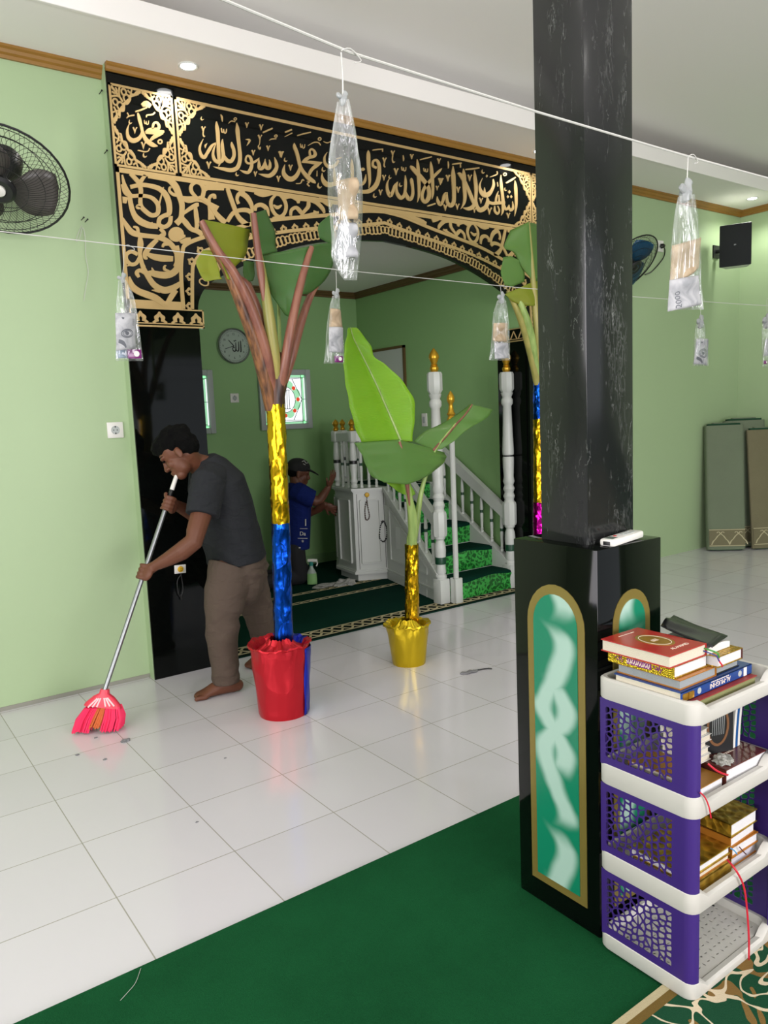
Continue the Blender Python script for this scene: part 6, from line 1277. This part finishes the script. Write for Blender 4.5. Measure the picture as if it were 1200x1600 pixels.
for i in range(5): ribbon(b, [(.075+i*.004, .093, .001), (.073+i*.005, .1, .0018), (.078+i*.004, .107, .001)], lambda u, v: T1(u, v)+Vector((0, 0, .0004)), Vector((0, 0, .0004)), 2)
obj('emblem_script', b, 'cream', em, local=True)
b = B(); text_bm(b, 'AL-HAMID', .015, frame_mx((.085, .03, .0312), (1, 0, 0), (0, 1, 0)), .0005); [ribbon(b, [(.045+.007*i, .178, .0022), (.0505+.007*i, .178, .0022)], UP(.0311), Vector((0, 0, .0004))) for i in range(9)]; onbook(b1, 'title', b, 'cream')
o = thing('paper_pad', 'curled white paper pad beneath the black plastic folder on the top pile', 'paper pad', (1.73, 1.03, .8378)); b = B(); G = []
for i in range(9): u_ = i/8; G.append([b.verts.new((1.7+.1*u_, y_, .838+.02*(1-.3*(2*u_-1)**2)*(1 if k_ else 0)+.0002)) for k_ in (0, 1) for y_ in (1.03, 1.16)])
for i in range(8):
    for p_ in ((0, 1), (1, 3), (3, 2), (2, 0)): b.faces.new((G[i][p_[0]], G[i][p_[1]], G[i+1][p_[1]], G[i+1][p_[0]]))
b.faces.new([G[0][q_] for q_ in (0, 2, 3, 1)]); b.faces.new([G[8][q_] for q_ in (0, 1, 3, 2)]); obj('sheets', b, 'paper', o)
o = thing('plastic_folder', 'shiny black plastic folder curling up behind the red book', 'folder', (1.75, 1.1, .8585)); b = B(); G = []
q = [Vector((1.691, 1.012, .862)), Vector((1.806, 1.04, .8605)), Vector((1.838, 1.215, .872)), Vector((1.705, 1.165, .874))]
for i in range(11):
    u_ = i/10; G.append([b.verts.new(q[0].lerp(q[1], u_).lerp(q[3].lerp(q[2], u_), j/8)+Vector((0, 0, .006*math.sin(math.pi*u_)*(j/8)+.0035*math.sin(u_*9+j*.6)*(j/8)+(.012*((j/8)**3)*(1-u_))))) for j in range(9)])
for i in range(10):
    for j in range(8): b.faces.new((G[i][j], G[i+1][j], G[i+1][j+1], G[i][j+1]))
obj('sheet', b, mat('shiny_black_film', '#101114', .28), o, ang=3, mods=[('SOLIDIFY', dict(thickness=.003, offset=1))])
marker('green ribbon bookmark hanging from the red book', [(1.685, 1.03, .858), (1.69, 1.0, .853), (1.694, .998, .846), (1.7, .999, .836)], 'ribbongreen', .004); marker('blue ribbon bookmark hanging from the red book', [(1.682, 1.03, .852), (1.687, 1.0, .846), (1.692, .998, .838), (1.697, .997, .83)], 'ribbonblue', .003); marker('short red ribbon bookmark over the gold-edged books of the top pile', [(1.694, .999, .838), (1.699, .997, .828), (1.708, .996, .818), (1.712, .998, .812)], 'ribbonred', .004)
# second tray
z2 = .5018
t1 = book('book with white pages and tan boards, front left of the second tray', 1.568, .992, z2+.0004, .148, .13, .031, 'tancover', 'pageswhite', 'y1'); 
t2 = book('cream-paged book with tan boards behind the white-paged one, second tray', 1.566, 1.035, z2+.0312, .1, .13, .028, 'tancover', 'pages', 'y1')
t3 = book('glossy maroon book with a thick white page block, right of the second tray', 1.722, .99, z2, .185, .165, .044, 'browncover', 'pageswhite', 'x0', rot=-1.5)
b = B(); [ribbon(b, [(.04+.009*i, .055, .006), (.0465+.009*i, .055, .006)], UP(.0441), Vector((0, 0, .0004))) for i in range(9)]; ribbon(b, [(.04, .075, .002), (.075, .075, .002)], UP(.0441), Vector((0, 0, .0004))); onbook(t3, 'title', b, 'cream')
for i in range(5): book('loose white booklet in the stack behind the tan-boarded books (%s)' % ('lowest', 'second from bottom', 'middle one', 'second from top', 'topmost')[i], 1.6685+.004*(i % 2), 1.05, .5467+i*.017, .082-.004*(i % 3), .085, .0165, 'paper', 'pages', 'y1', rot=(-2, 1, 3, -1, 2)[i], board=.001)
t4 = book('dark upright book with an oval bronze emblem on its cover, second tray', 1.752, 1.09, .5467, .1, .15, .02, 'blackplastic', 'pageswhite', 'x0', tilt=(math.radians(90), 0, math.radians(-18)))
b = B(); Z4 = lambda u, v: Vector((u, v, .0202)); E4 = Vector((0, 0, .0007))
ribbon(b, [(.05+.032*math.cos(t*math.pi/12), .075+.052*math.sin(t*math.pi/12), .007) for t in range(24)], Z4, E4, 1, True); onbook(t4, 'oval_emblem', b, mat('bronze_ink', '#6f4a2c', .4))
b = B()
for i in range(7): ribbon(b, [(.032+i*.006, .05, .001), (.034+i*.006, .1, .0014)], Z4, E4, 1)
onbook(t4, 'emblem_script', b, 'panegrey')
for i, (m_, nm) in enumerate((('paper', 'white'), (mat('blue_cover_stock', '#12508a', .5), 'blue'), ('paper', 'whitish'))):
    o = thing('booklet', 'curved %s booklet standing beside the dark oval-emblem book, %s of three' % (nm, ('nearest', 'middle', 'last')[i]), 'book', (1.84+.012*i, 1.1, .5467), group='curved booklets on the second tray'); b = B(); G = []
    for j in range(9): v_ = j/8; xx = 1.85+.011*i+.017*v_**1.7; G.append([b.verts.new((xx+dx, yy, .5467+.14*v_)) for dx in (0, .0098) for yy in (1.045, 1.105)])
    for j in range(8):
        for p_ in ((0, 1), (1, 3), (3, 2), (2, 0)): b.faces.new((G[j][p_[0]], G[j][p_[1]], G[j+1][p_[1]], G[j+1][p_[0]]))
    b.faces.new([G[0][q_] for q_ in (0, 2, 3, 1)]); b.faces.new([G[8][q_] for q_ in (0, 1, 3, 2)]); obj('sheets', b, m_, o)
marker('red ribbon bookmark lying across the maroon book', [ony(1106, 1193, 1.0), ony(1118, 1203, .99), ony(1130, 1209, .985), ony(1138, 1211, .985)], 'ribbonred', .005); marker('thin red ribbon bookmark curling over the lip of the second tray', [ony(1094, 1238, .962), ony(1102, 1247, .958), ony(1108, 1262, .956), ony(1111, 1279, .955)], 'ribbonred', .0035)
crumple('lint_tuft', (1.76, 1.02, .5462), .022, .022, .012, 'rag', 'grey fluffy tuft lying on the maroon book', 'lint', 4)
# third tray
z3 = .2597
for i, (dx, rt, l_) in enumerate(((0, 0, 'gilt holy book, lowest of the right stack on the third tray'), (.004, -1, 'gilt holy book, second from the bottom of the right stack on the third tray'), (-.003, 1.5, 'gilt holy book just beneath the hammered gold one on the third tray'))):
    g_ = book(l_, 1.768+dx, 1.0, z3+i*.0285, .125, .17, .028, 'orangecover', 'pageswhite' if i else 'lilacedge', 'x0', rot=rt)
book('hammered gold holy book on top of the right stack on the third tray', 1.766, 1.0, z3+3*.0285, .128, .175, .036, 'goldhammer', 'pageswhite', 'x0')
book('brown gilt book at the bottom of the left stack on the third tray', 1.57, .994, z3+.0004, .19, .15, .03, 'goldhammer', 'greyedge', 'y0'); book('gold-covered book with cream pages, middle of the left stack on the third tray', 1.566, 1.0, z3+.0305, .196, .15, .014, 'orangecover', 'pages', 'y1', board=.0015); book('gold-covered book with white pages on top of the left stack, third tray', 1.566, 1.0, z3+.045, .198, .16, .021, 'goldhammer', 'pageswhite', 'y1')
marker('long red ribbon bookmark dangling from the third tray to the bottom tray', [ony(1136, 1343, .985), ony(1150, 1360, .958), ony(1162, 1385, .954), ony(1167, 1420, .954), ony(1170, 1465, .954), ony(1170, 1500, .956)], 'ribbonred', .005); marker('light blue ribbon bookmark between the gilt books of the third tray', [ony(1141, 1325, .994), ony(1147, 1329, .99), ony(1152, 1335, .988)], mat('light_blue_satin', '#3f8fc4', .4), .003); marker('short dark red ribbon bookmark on the right gilt stack of the third tray', [ony(1155, 1323, .994), ony(1160, 1329, .99), ony(1166, 1335, .988)], 'darkbrown', .003)
o = thing('hair_clip', 'small black clip lying at the back of the empty bottom tray', 'clip', (1.86, 1.16, .0372)); b = B(); box(b, (-.03, -.008, 0), (.03, .008, .012), bev=.003); tube(b, [(.02, 0, .006), (.04, -.012, .004), (.05, -.02, .003)], .002, 6); obj('body', b, 'blackplastic', o, local=True); o.rotation_euler = (0, 0, -.5)
# ================================================================ people
M['skin'] = mat('brown_skin', '#633c2a', .5, spec=.35, var=.08, vscale=14); M['skin_dark'] = mat('deep_brown_skin', '#5e3a2a', .5, spec=.35)
M['hair'] = mat('black_hair', '#040404', .75, spec=.12, bump=.8, bscale=260); M['tee'] = mat('charcoal_cotton', '#26282b', .9, bump=.15, bscale=240); M['trousers'] = mat('taupe_cotton', '#54483f', .9, bump=.15, bscale=200)
M['bluetee'] = mat('blue_sports_shirt', '#0d1d5a', .7, bump=.1, bscale=200); M['darktrousers'] = mat('black_trousers', '#17171a', .85)
def cloth(name, col, sc=11.0):
    k = NT(name); setin(k.b, Base_Color=lin(col), Roughness=.9, Specular_IOR_Level=.2); co = k.coord(); mp = k.n('ShaderNodeMapping'); mp.inputs['Scale'].default_value = (1, 1, 1.9); mp.inputs['Rotation'].default_value = (.5, .4, 0); k.l(co, mp.inputs[0])
    nz = k.n('ShaderNodeTexNoise', Scale=sc, Detail=3.0, Distortion=.9); k.l(mp.outputs[0], nz.inputs['Vector']); bp = k.n('ShaderNodeBump', Strength=.55, Distance=.03); k.l(nz.outputs[0], bp.inputs['Height']); k.l(bp.outputs[0], k.b.inputs['Normal']); return k.m
M['tee'] = cloth('charcoal_cotton_folds', '#26282b', 9.0); M['trousers'] = cloth('taupe_cotton_folds', '#54483f', 8.0); M['bluetee'] = cloth('blue_sports_shirt_folds', '#0d1d5a', 9.0)
def ell(b, c, ax, r, sub=3):
    """ellipsoid; ax = three unit axes"""
    mx_ = Matrix.Translation(Vector(c)) @ Matrix(((ax[0].x*r[0], ax[1].x*r[1], ax[2].x*r[2], 0), (ax[0].y*r[0], ax[1].y*r[1], ax[2].y*r[2], 0), (ax[0].z*r[0], ax[1].z*r[1], ax[2].z*r[2], 0), (0, 0, 0, 1)))
    bmesh.ops.create_icosphere(b, subdivisions=sub, radius=1, matrix=mx_)
REM = lambda v, it=4, f=.5: [('REMESH', dict(mode='VOXEL', voxel_size=v, use_smooth_shade=True)), ('SMOOTH', dict(iterations=it, factor=f))]
def head(b, c, f, u, s, k_=1.0, grow=0):
    P = lambda a, q, t=0: c+f*a*k_+u*q*k_+s*t*k_
    ax = (f, u, s); R = lambda *q: tuple(x*k_ for x in q)
    ell(b, P(-.005, .02), ax, R(.098, .094, .076)); ell(b, P(.034, -.05), ax, R(.056, .074, .056)); ell(b, P(.062, -.108), ax, R(.03, .026, .034)); ell(b, P(.03, -.085), ax, R(.042, .038, .048))
    tube(b, [P(.088, .002), P(.098, -.022), P(.105, -.04)], [.009*k_, .0105*k_, .0135*k_], 10, caps='round')
    for t in (-1, 1):
        ell(b, P(.096, -.044, .012*t), ax, R(.012, .009, .01), 2); ell(b, P(.078, .008, .032*t), ax, R(.016, .011, .028), 2); ell(b, P(.06, -.04, .042*t), ax, R(.022, .024, .018), 2)
        ell(b, P(-.01, -.03, .077*t), ax, R(.018, .031, .01), 2); ell(b, P(-.004, -.05, .077*t), ax, R(.01, .012, .009), 2)
    tube(b, [P(.086, -.073, -.022), P(.096, -.071, 0), P(.086, -.073, .022)], [.005*k_, .009*k_, .005*k_], 8, caps='round'); tube(b, [P(.084, -.086, -.02), P(.094, -.086, 0), P(.084, -.086, .02)], [.005*k_, .01*k_, .005*k_], 8, caps='round')
    return P
def grip(b, hc, d, w_, r=.0125, flip=1, k_=1.0):
    """hand closed round a rod: d along the rod, w towards the wrist"""
    w_ = (w_-d*w_.dot(d)).normalized(); e2 = d.cross(w_)*flip; R_ = (r+.0095)*k_
    C_ = lambda a, off, rr: hc+d*off*k_+(w_*math.cos(math.radians(a))+e2*math.sin(math.radians(a)))*rr
    ell(b, hc+w_*.036*k_+e2*.012, (w_, d, e2), (.036*k_, .043*k_, .019*k_)); ell(b, hc+w_*.02*k_-d*.0+e2*.016, (w_, d, e2), (.022*k_, .04*k_, .014*k_))
    for i, (off, l_) in enumerate(((.032, 245), (.0105, 262), (-.0105, 252), (-.031, 228))):
        tube(b, [C_(30, off, R_+.016), C_(75, off, R_+.009), C_(115, off, R_+.005), C_(160, off, R_+.002), C_(205, off, R_), C_(l_, off, R_)], [.0098*k_, .0098*k_, .0092*k_, .0088*k_, .0082*k_, .007*k_], 8, caps='round')
    tube(b, [C_(-10, .02, R_+.03), C_(-55, .038, R_+.012), C_(-100, .046, R_+.004), C_(-150, .047, R_)], [.0125*k_, .0115*k_, .0105*k_, .0085*k_], 8, caps='round')
px = lambda x, y, Y: ony(x, y, Y)
# ---- the man sweeping
BB = ony(163, 1080, 3.725); BT = ony(276, 743, 3.835); bd = (BT-BB).normalized()
def on_broom(y): 
    best = min((abs((lambda q: 800-FPX*CU.dot(q-CAM)/CF.dot(q-CAM))(BB.lerp(BT, i/400))-y), i) for i in range(401)); return BB.lerp(BT, best[1]/400)
H1, H2 = on_broom(894), on_broom(787)
b = B()
hf = (-CR*.74-CU*.66-CF*.04).normalized(); hs = (-CF*.97-CR*.06).normalized(); hu = hs.cross(hf).normalized() if hs.cross(hf).z > 0 else -hs.cross(hf).normalized(); hs = hf.cross(hu)
hc = px(277, 705, 3.86); HP = head(b, hc, hf, hu, hs)
Ys = 3.87
loft(b, [(HP(-.03, -.04), .05, .052), (px(302, 722, 3.865), .055, .058), (px(322, 730, Ys), .07, .075), (px(333, 750, Ys), .1, .14), (px(345, 785, Ys), .13, .17), (px(360, 830, Ys), .13, .165), (px(371, 875, Ys), .13, .17), (px(373, 905, Ys), .11, .15)], 20, Vector((0, 1, 0)), caps='round')
sh1, el1 = px(322, 758, 3.71), px(303, 846, 3.62); wr1 = H1+(px(246, 882, 3.72)-H1).normalized()*.075
loft(b, [(px(330, 752, 3.76), .07, .07), (sh1, .066, .064), (px(314, 805, 3.66), .054, .05), (px(306, 832, 3.63), .049, .046), (el1, .047, .044), (px(283, 862, 3.645), .047, .043), (px(262, 874, 3.69), .037, .034), (wr1, .027, .024), (H1+(wr1-H1)*.55, .028, .03)], 14, Vector((0, 1, .1)))
grip(b, H1, bd, (wr1-H1), flip=-1)
sh2, el2 = px(324, 757, 4.03), px(320, 818, 4.05); wr2 = H2+(px(286, 791, 3.9)-H2).normalized()*.078
loft(b, [(px(330, 752, 3.98), .07, .07), (sh2, .064, .062), (px(323, 800, 4.05), .05, .047), (el2, .045, .042), (px(302, 803, 3.96), .042, .038), (wr2, .028, .026), (H2+(wr2-H2)*.55, .028, .03)], 14, Vector((0, 1, .1)))
grip(b, H2, bd, (wr2-H2), flip=-1)
# legs and feet
def foot(b, heel, toe, ank, knee):
    heel, toe, ank = Vector(heel), Vector(toe), Vector(ank); t = (toe-heel); t.z = 0; L_ = t.length; t.normalize(); s = t.cross(Vector((0, 0, 1)))
    P = lambda a, z, q=0: heel+t*a+Vector((0, 0, z))+s*q
    loft(b, [(P(.024, .036), .034, .03), (P(.065, .05), .049, .037), (P(.115, .046), .045, .04), (P(.16, .034), .034, .046), (P(.195, .024), .024, .05), (P(L_-.035, .0175), .017, .046)], 16, s)
    loft(b, [(P(.05, .035), .036, .034), (ank, .037, .034), (ank.lerp(Vector(knee), .35), .048, .046)], 14, s)
    for i in range(5):
        q = -.043+i*.0215; l_ = (L_+.004, L_-.004, L_-.01, L_-.018, L_-.028)[i]; r_ = (.0145, .0105, .0102, .0098, .009)[i]
        tube(b, [P(L_-.06, .014, q*.95), P((l_+L_-.06)/2+.012, .016, q), P(l_-r_, r_*.85, q)], [r_, r_*.95, r_*.85], 8, caps='round')
kn1 = px(346, 972, 3.765); an1 = px(357, 1062, 3.775); foot(b, (1.697, 3.77, 0), (1.437, 3.825, 0), an1, kn1)
kn2 = px(404, 958, 4.08); an2 = Vector((2.08, 4.15, .085)); foot(b, (2.125, 4.165, 0), (1.875, 4.085, 0), an2, kn2)
loft(b, [(px(364, 885, 3.79), .1, .09), (px(350, 930, 3.77), .085, .08), (kn1, .06, .058), (an1.lerp(kn1, .5), .058, .055), (an1, .037, .035)], 16, Vector((0, 1, 0)))
loft(b, [(px(380, 885, 3.98), .1, .09), (px(394, 922, 4.04), .085, .08), (kn2, .06, .058), (an2.lerp(kn2, .5), .058, .055), (an2, .037, .035)], 16, Vector((0, 1, 0)))
man = obj('person', b, 'skin', ang=3, mods=REM(.0045, 4))
tag(man, 'barefoot man in a charcoal T-shirt and taupe trousers bending to sweep the tiles', 'person')
# face details and hair
b = B(); ax = (hf, hu, hs); ell(b, HP(-.014, .054), ax, (.104, .076, .086), 4); ell(b, HP(-.05, .01), ax, (.066, .084, .083), 4); ell(b, HP(.045, .07), ax, (.056, .036, .066), 4)
for t in (-1, 1): ell(b, HP(-.012, .015, .068*t), ax, (.03, .03, .014))
for v in b.verts: v.co += (v.co-hc).normalized()*(.011*noise.noise(v.co*38)+.008*noise.noise(v.co*95)+.003)
lab(obj('hair', b, 'hair', man, ang=3, mods=REM(.004, 1, .3)), 'short thick black hair')
b = B()
for t in (-1, 1): tube(b, [HP(.086, .014, .012*t), HP(.085, .02, .032*t), HP(.07, .016, .052*t)], [.003, .004, .002], 6, 3, caps='round')
obj('eyebrows', b, 'hair', man)
for t in (-1, 1): b = B(); ell(b, HP(.084, -.006, .031*t), ax, (.009, .005, .013), 2); obj('eye', b, 'hair', man)
# T-shirt
k1 = .00343; b = B()
loft(b, [(px(x, y, Ys), a*k1, bb) for x, y, a, bb in ((319, 716, 19, .085), (325, 728, 30, .13), (337, 754, 42, .2), (347, 788, 45, .212), (356, 822, 45.5, .208), (364, 850, 45.5, .206), (369, 873, 44.5, .208))], 28, Vector((0, 1, 0)), caps='flat')
loft(b, [(px(334, 748, 3.78), .095, .09), (px(325, 757, 3.715), .1, .085), (px(320, 782, 3.68), .092, .072), (px(317, 806, 3.655), .09, .068)], 18, Vector((0, 1, .1)), caps='flat')
loft(b, [(px(334, 748, 3.96), .095, .09), (px(326, 757, 4.03), .1, .085), (px(323, 782, 4.05), .088, .072), (px(321, 800, 4.05), .084, .068)], 18, Vector((0, 1, .1)), caps='flat')
for v in b.verts:
    q = v.co; v.co += Vector((noise.noise(q*9), noise.noise(q*9+Vector((4, 4, 4))), noise.noise(q*8+Vector((9, 1, 1)))))*.007
bmesh.ops.subdivide_edges(b, edges=b.edges[:], cuts=1, use_grid_fill=True)
for v in b.verts:
    q = v.co; v.co += Vector((0, -1, .3))*(.009*math.sin(q.z*46+q.x*30+2*noise.noise(q*6)))*max(0, min(1, (1.0-q.z)*4))
obj('t_shirt', b, 'tee', man, ang=3, mods=REM(.0055, 3))
# trousers
b = B()
loft(b, [(px(370, 866, Ys), 42*k1, .19), (px(373, 885, Ys), 44*k1, .2), (px(373, 905, Ys), 40*k1, .185)], 24, Vector((0, 1, 0)), caps='round')
loft(b, [(px(366, 888, 3.79), .148, .115), (px(353, 926, 3.775), .118, .105), (px(347, 965, 3.765), .096, .092), (px(348, 1005, 3.77), .083, .082), (px(351, 1040, 3.775), .075, .076), (px(353.5, 1066, 3.775), .072, .074)], 22, Vector((0, 1, 0)), caps='flat')
hem2 = an2+Vector((0, 0, .03)); loft(b, [(px(379, 888, 3.97), .128, .115), (px(394, 926, 4.04), .104, .1), (px(404, 960, 4.085), .088, .086), (px(410, 988, 4.11), .077, .076), (hem2, .07, .072)], 22, Vector((0, 1, 0)), caps='flat')
bmesh.ops.subdivide_edges(b, edges=b.edges[:], cuts=2, use_grid_fill=True)
for v in b.verts:
    q = v.co; z = q.z; kf = math.exp(-((z-.42)/.1)**2)+.6*math.exp(-((z-.66)/.07)**2)+.5*math.exp(-((z-.12)/.07)**2)
    v.co += Vector((.5, -1, .2))*(.011*kf*math.sin(z*85+q.x*34+3*noise.noise(q*7)))+Vector((noise.noise(q*11), noise.noise(q*11+Vector((7, 0, 0))), 0))*.004
obj('trousers', b, 'trousers', man, ang=3, mods=REM(.0055, 3))
# ---- broom held by the man
br_ = thing('broom', 'broom with pink bristles and a grey metal handle held by the sweeping man', 'broom', (BB.x, BB.y, 0))
b = B(); tube(b, [BB-bd*.01, BB.lerp(BT, .86)], .0115, 14); obj('handle', b, 'steel', br_); b = B(); tube(b, [BB.lerp(BT, .86), BB.lerp(BT, .93)], .0112, 14); lab(obj('grip_band', b, 'blackrubber', br_), 'black band near the top of the handle'); b = B(); tube(b, [BB.lerp(BT, .93), BT], [.0115, .0105], 14, caps='round'); lab(obj('grip_tip', b, 'whiteplastic', br_), 'white plastic end of the handle')
M['pink'] = mat('pink_plastic', '#d8384e', .4); M['pinkbristle'] = mat('neon_pink_bristles', '#f02a5e', .6); M['orangebristle'] = mat('orange_bristles', '#c8622a', .6)
bx = (onz(178, 1090)-onz(118, 1110)); bx.z = 0; bx = -(CR*.985-CU*0).normalized(); bx.z = 0; bx.normalize(); by = Vector((bx.y, -bx.x, 0)); by = by if by.y < 0 else -by
base = BB+Vector((0, 0, .0)); dn = (-bd*.55+Vector((0, 0, -1))*.6).normalized()
top = BB+bd*.01; sh = []
b = B(); L_ = [(0, .02, .018), (.02, .024, .02), (.035, .05, .024), (.07, .085, .027), (.085, .092, .028)]
loft(b, [(top+dn*(.0+a), t_, w_, bx) for a, w_, t_ in L_], 24, bx, caps='flat', power=3.0); obj('broom_head', b, 'pink', br_)
b = B()
for i in range(-3, 4):
    if i == 0: continue
    p0_ = top+dn*.035+bx*i*.008; p1_ = top+dn*.075+bx*i*.021; o_ = by*.0255
    tube(b, [p0_+o_*.9, p1_+o_*1.06], .0042, 6)
lab(obj('slots', b, mat('pale_slot', '#e7c9cc', .5), br_), 'pale slots in the broom head')
def tufts(nm, i0, i1, m_, lb, n=46, ph=0):
    b = B(); rnd = random.Random(3+i0*10)
    for i in range(n*3):
        u_ = i0+(i1-i0)*rnd.random(); v_ = rnd.uniform(-1, 1); a = top+dn*.083+bx*u_*.085+by*v_*.022
        sw = -u_*.05+.03; e_ = a+bx*(u_*.03+.035)+by*(v_*.03)+Vector((0, 0, -(a.z-.006-.012*rnd.random()-(.022 if nm and abs(i0) < .27 and i1 < .3 else 0))))
        m1 = a.lerp(e_, .5)+bx*u_*.012; tube(b, [a, m1, e_], [.003, .0042, .0036], 4, caps='flat')
    o_ = lab(obj(nm, b, m_, br_), lb); o_['kind'] = 'stuff'; return o_
tufts('bristles', -1, -.22, 'pinkbristle', 'neon pink bristles'); tufts('bristles', -.26, .28, 'orangebristle', 'orange bristles in the middle'); tufts('bristles', .24, 1, 'pinkbristle', 'neon pink bristles')
# ---- the man kneeling in the niche
b = B(); Y2 = 6.0; k2 = .00572
f2 = (CR*.93+CF*.3-CU*.18); f2 = f2.normalized(); s2 = f2.cross(Vector((0, 0, 1))).normalized(); u2 = s2.cross(f2).normalized(); hc2 = px(466.5, 737, Y2); H2P = head(b, hc2, f2, u2, s2)
loft(b, [(H2P(-.02, -.06), .052, .054), (px(464, 757, Y2), .06, .062), (px(461, 770, Y2), .1, .15), (px(460, 800, Y2), .11, .165), (px(459, 835, Y2), .115, .165), (px(459, 850, Y2), .09, .14)], 18, Vector((0, 1, 0)))
def open_hand(b, wr, d, nrm, k_=1.0, mir=1):
    d = d.normalized(); nrm = (nrm-d*nrm.dot(d)).normalized(); s = d.cross(nrm)*mir
    ell(b, wr+d*.05, (d, s, nrm), (.05, .04, .015))
    for i, (o_, l_, a_) in enumerate(((.032, .07, .2), (.011, .078, .06), (-.011, .072, -.06), (-.031, .058, -.2))):
        p = wr+d*.085+s*o_; q = (d+s*a_).normalized(); tube(b, [p, p+q*l_*.5-nrm*.004, p+q*l_-nrm*.016], [.0095, .0088, .007], 8, caps='round')
    tube(b, [wr+d*.03+s*.034, wr+d*.062+s*.06, wr+d*.085+s*.07-nrm*.01], [.0125, .0105, .0085], 8, caps='round')
w2 = px(513, 762, 5.71); loft(b, [(px(466, 768, 5.87), .06, .06), (px(477, 774, 5.82), .052, .05), (px(494, 784, 5.78), .045, .043), (px(500, 781, 5.765), .043, .041), (px(507, 771, 5.74), .036, .034), (w2, .027, .025)], 14, Vector((0, 1, 0))); open_hand(b, w2, (px(523, 738, 5.66)-w2), Vector((.5, -1, .2)), mir=-1)
w3 = px(508, 788, 5.99); loft(b, [(px(466, 770, 6.13), .06, .06), (px(478, 788, 6.16), .05, .048), (px(487, 801, 6.13), .045, .043), (px(498, 795, 6.06), .04, .037), (w3, .028, .026)], 14, Vector((0, 1, 0))); open_hand(b, w3, Vector((.75, -.35, -.55)), Vector((-1, -.3, .3)))
for yy, dx in ((5.9, 0), (6.1, .02)):
    kx = px(468, 900, yy); kn = Vector((kx.x+dx, yy, .075)); ft = kn+Vector((-.43, .03, -.02))
    loft(b, [(px(463, 868, yy), .06, .06), (px(464, 880, yy), .07, .07), (kn, .062, .06)], 16, Vector((0, 1, 0))); loft(b, [(kn, .06, .06), (kn.lerp(ft, .4), .058, .056), (ft, .04, .036)], 16, Vector((0, 1, 0)))
    loft(b, [(ft+Vector((.03, 0, .005)), .034, .034), (ft+Vector((-.06, 0, 0)), .034, .03), (ft+Vector((-.14, 0, -.012)), .026, .042), (ft+Vector((-.2, 0, -.022)), .014, .044)], 14, Vector((0, 1, 0)))
man2 = obj('person', b, 'skin_dark', ang=3, mods=REM(.006, 4)); tag(man2, 'man in a dark cap and blue shirt kneeling, hand on the pulpit balusters', 'person')
b = B(); ax2 = (f2, u2, s2); ell(b, H2P(-.045, -.005), ax2, (.062, .06, .076)); obj('hair', b, 'hair', man2, mods=REM(.007, 2))
b = B(); ell(b, H2P(-.008, .045), ax2, (.106, .078, .086)); ell(b, H2P(-.045, .03), ax2, (.072, .07, .084)); loft(b, [(H2P(.07, .035), .012, .075, s2), (H2P(.12, .028), .009, .07, s2), (H2P(.165, .012), .006, .045, s2)], 20, s2, caps='round'); cp = lab(obj('cap', b, mat('black_cap_cloth', '#141416', .85), man2, mods=REM(.006, 3)), 'black baseball cap with a pale printed mark')
b = B()
for q in ([(.0, .09, .06), (.02, .1, .052), (.03, .085, .065), (.05, .09, .052)], [(.01, .075, .074), (.03, .07, .074)]): tube(b, [H2P(*p)*1.0+(H2P(*p)-H2P(0, .04)).normalized()*.008 for p in q], .0022, 5, 3)
obj('cap_print', b, 'paper', cp)
b = B(); loft(b, [(px(x, y, Y2), a*k2, bb) for x, y, a, bb in ((463.5, 757, 12, .075), (462, 764, 18, .14), (461, 776, 22, .19), (460, 800, 22, .195), (459.5, 830, 21.5, .19), (459.5, 856, 21, .19))], 24, Vector((0, 1, 0)), caps='flat')
loft(b, [(px(463, 768, 5.9), .09, .08), (px(472, 772, 5.83), .085, .075), (px(482, 777, 5.8), .08, .07), (px(489, 780, 5.785), .078, .068)], 18, Vector((0, 1, 0)), caps='flat'); loft(b, [(px(463, 770, 6.1), .09, .08), (px(472, 779, 6.15), .08, .07), (px(481, 792, 6.15), .074, .066)], 18, Vector((0, 1, 0)), caps='flat')
for v in b.verts: v.co += Vector((noise.noise(v.co*8), noise.noise(v.co*8+Vector((5, 5, 5))), noise.noise(v.co*7)))*.009
ts = obj('sports_shirt', b, 'bluetee', man2, ang=3, mods=REM(.007, 3))
b = B(); o_ = px(473, 834, 5.8); mxx = frame_mx(o_, (CR-CF*.35).normalized(), CU); text_bm(b, 'Da', .05, mxx, .004)
for dy in (.045, -.04): box(b, (-.05, dy-.002, -.002), (.045, dy+.002, .002), mx=mxx)
text_bm(b, '1', .085, mxx @ Matrix.Translation((.028, .095, 0)), .004); text_bm(b, '*', .05, mxx @ Matrix.Translation((.0, -.075, 0)), .004)
lab(obj('shirt_print', b, 'paper', ts), 'white print on the side of the shirt')
b = B(); tube(b, [px(467, 856, 5.822), px(473, 855, 5.835), px(478, 853, 5.87)], .005, 6, 3); lab(obj('hem_stripe', b, 'paper', ts), 'white stripe at the hem')
b = B()
for i in range(6): p0_ = px(473+i*2.6, 757+i*2.5, 5.86-.01*i); ell(b, p0_, (CR, CU, CF), (.008, .005, .008), 1)
lab(obj('shoulder_trim', b, 'paper', ts), 'white trim along the shoulder seam')
b = B()
for yy, dx in ((5.9, 0), (6.1, .02)):
    kx = px(468, 900, yy); kn = Vector((kx.x+dx, yy, .085)); ft = kn+Vector((-.36, .02, -.01))
    loft(b, [(px(462, 860, yy), .085, .085), (px(464, 880, yy), .085, .085), (kn, .078, .076)], 18, Vector((0, 1, 0))); loft(b, [(kn, .076, .074), (kn.lerp(ft, .4), .07, .068), (ft, .06, .055)], 18, Vector((0, 1, 0)))
obj('trousers', b, 'darktrousers', man2, ang=3, mods=REM(.007, 3))
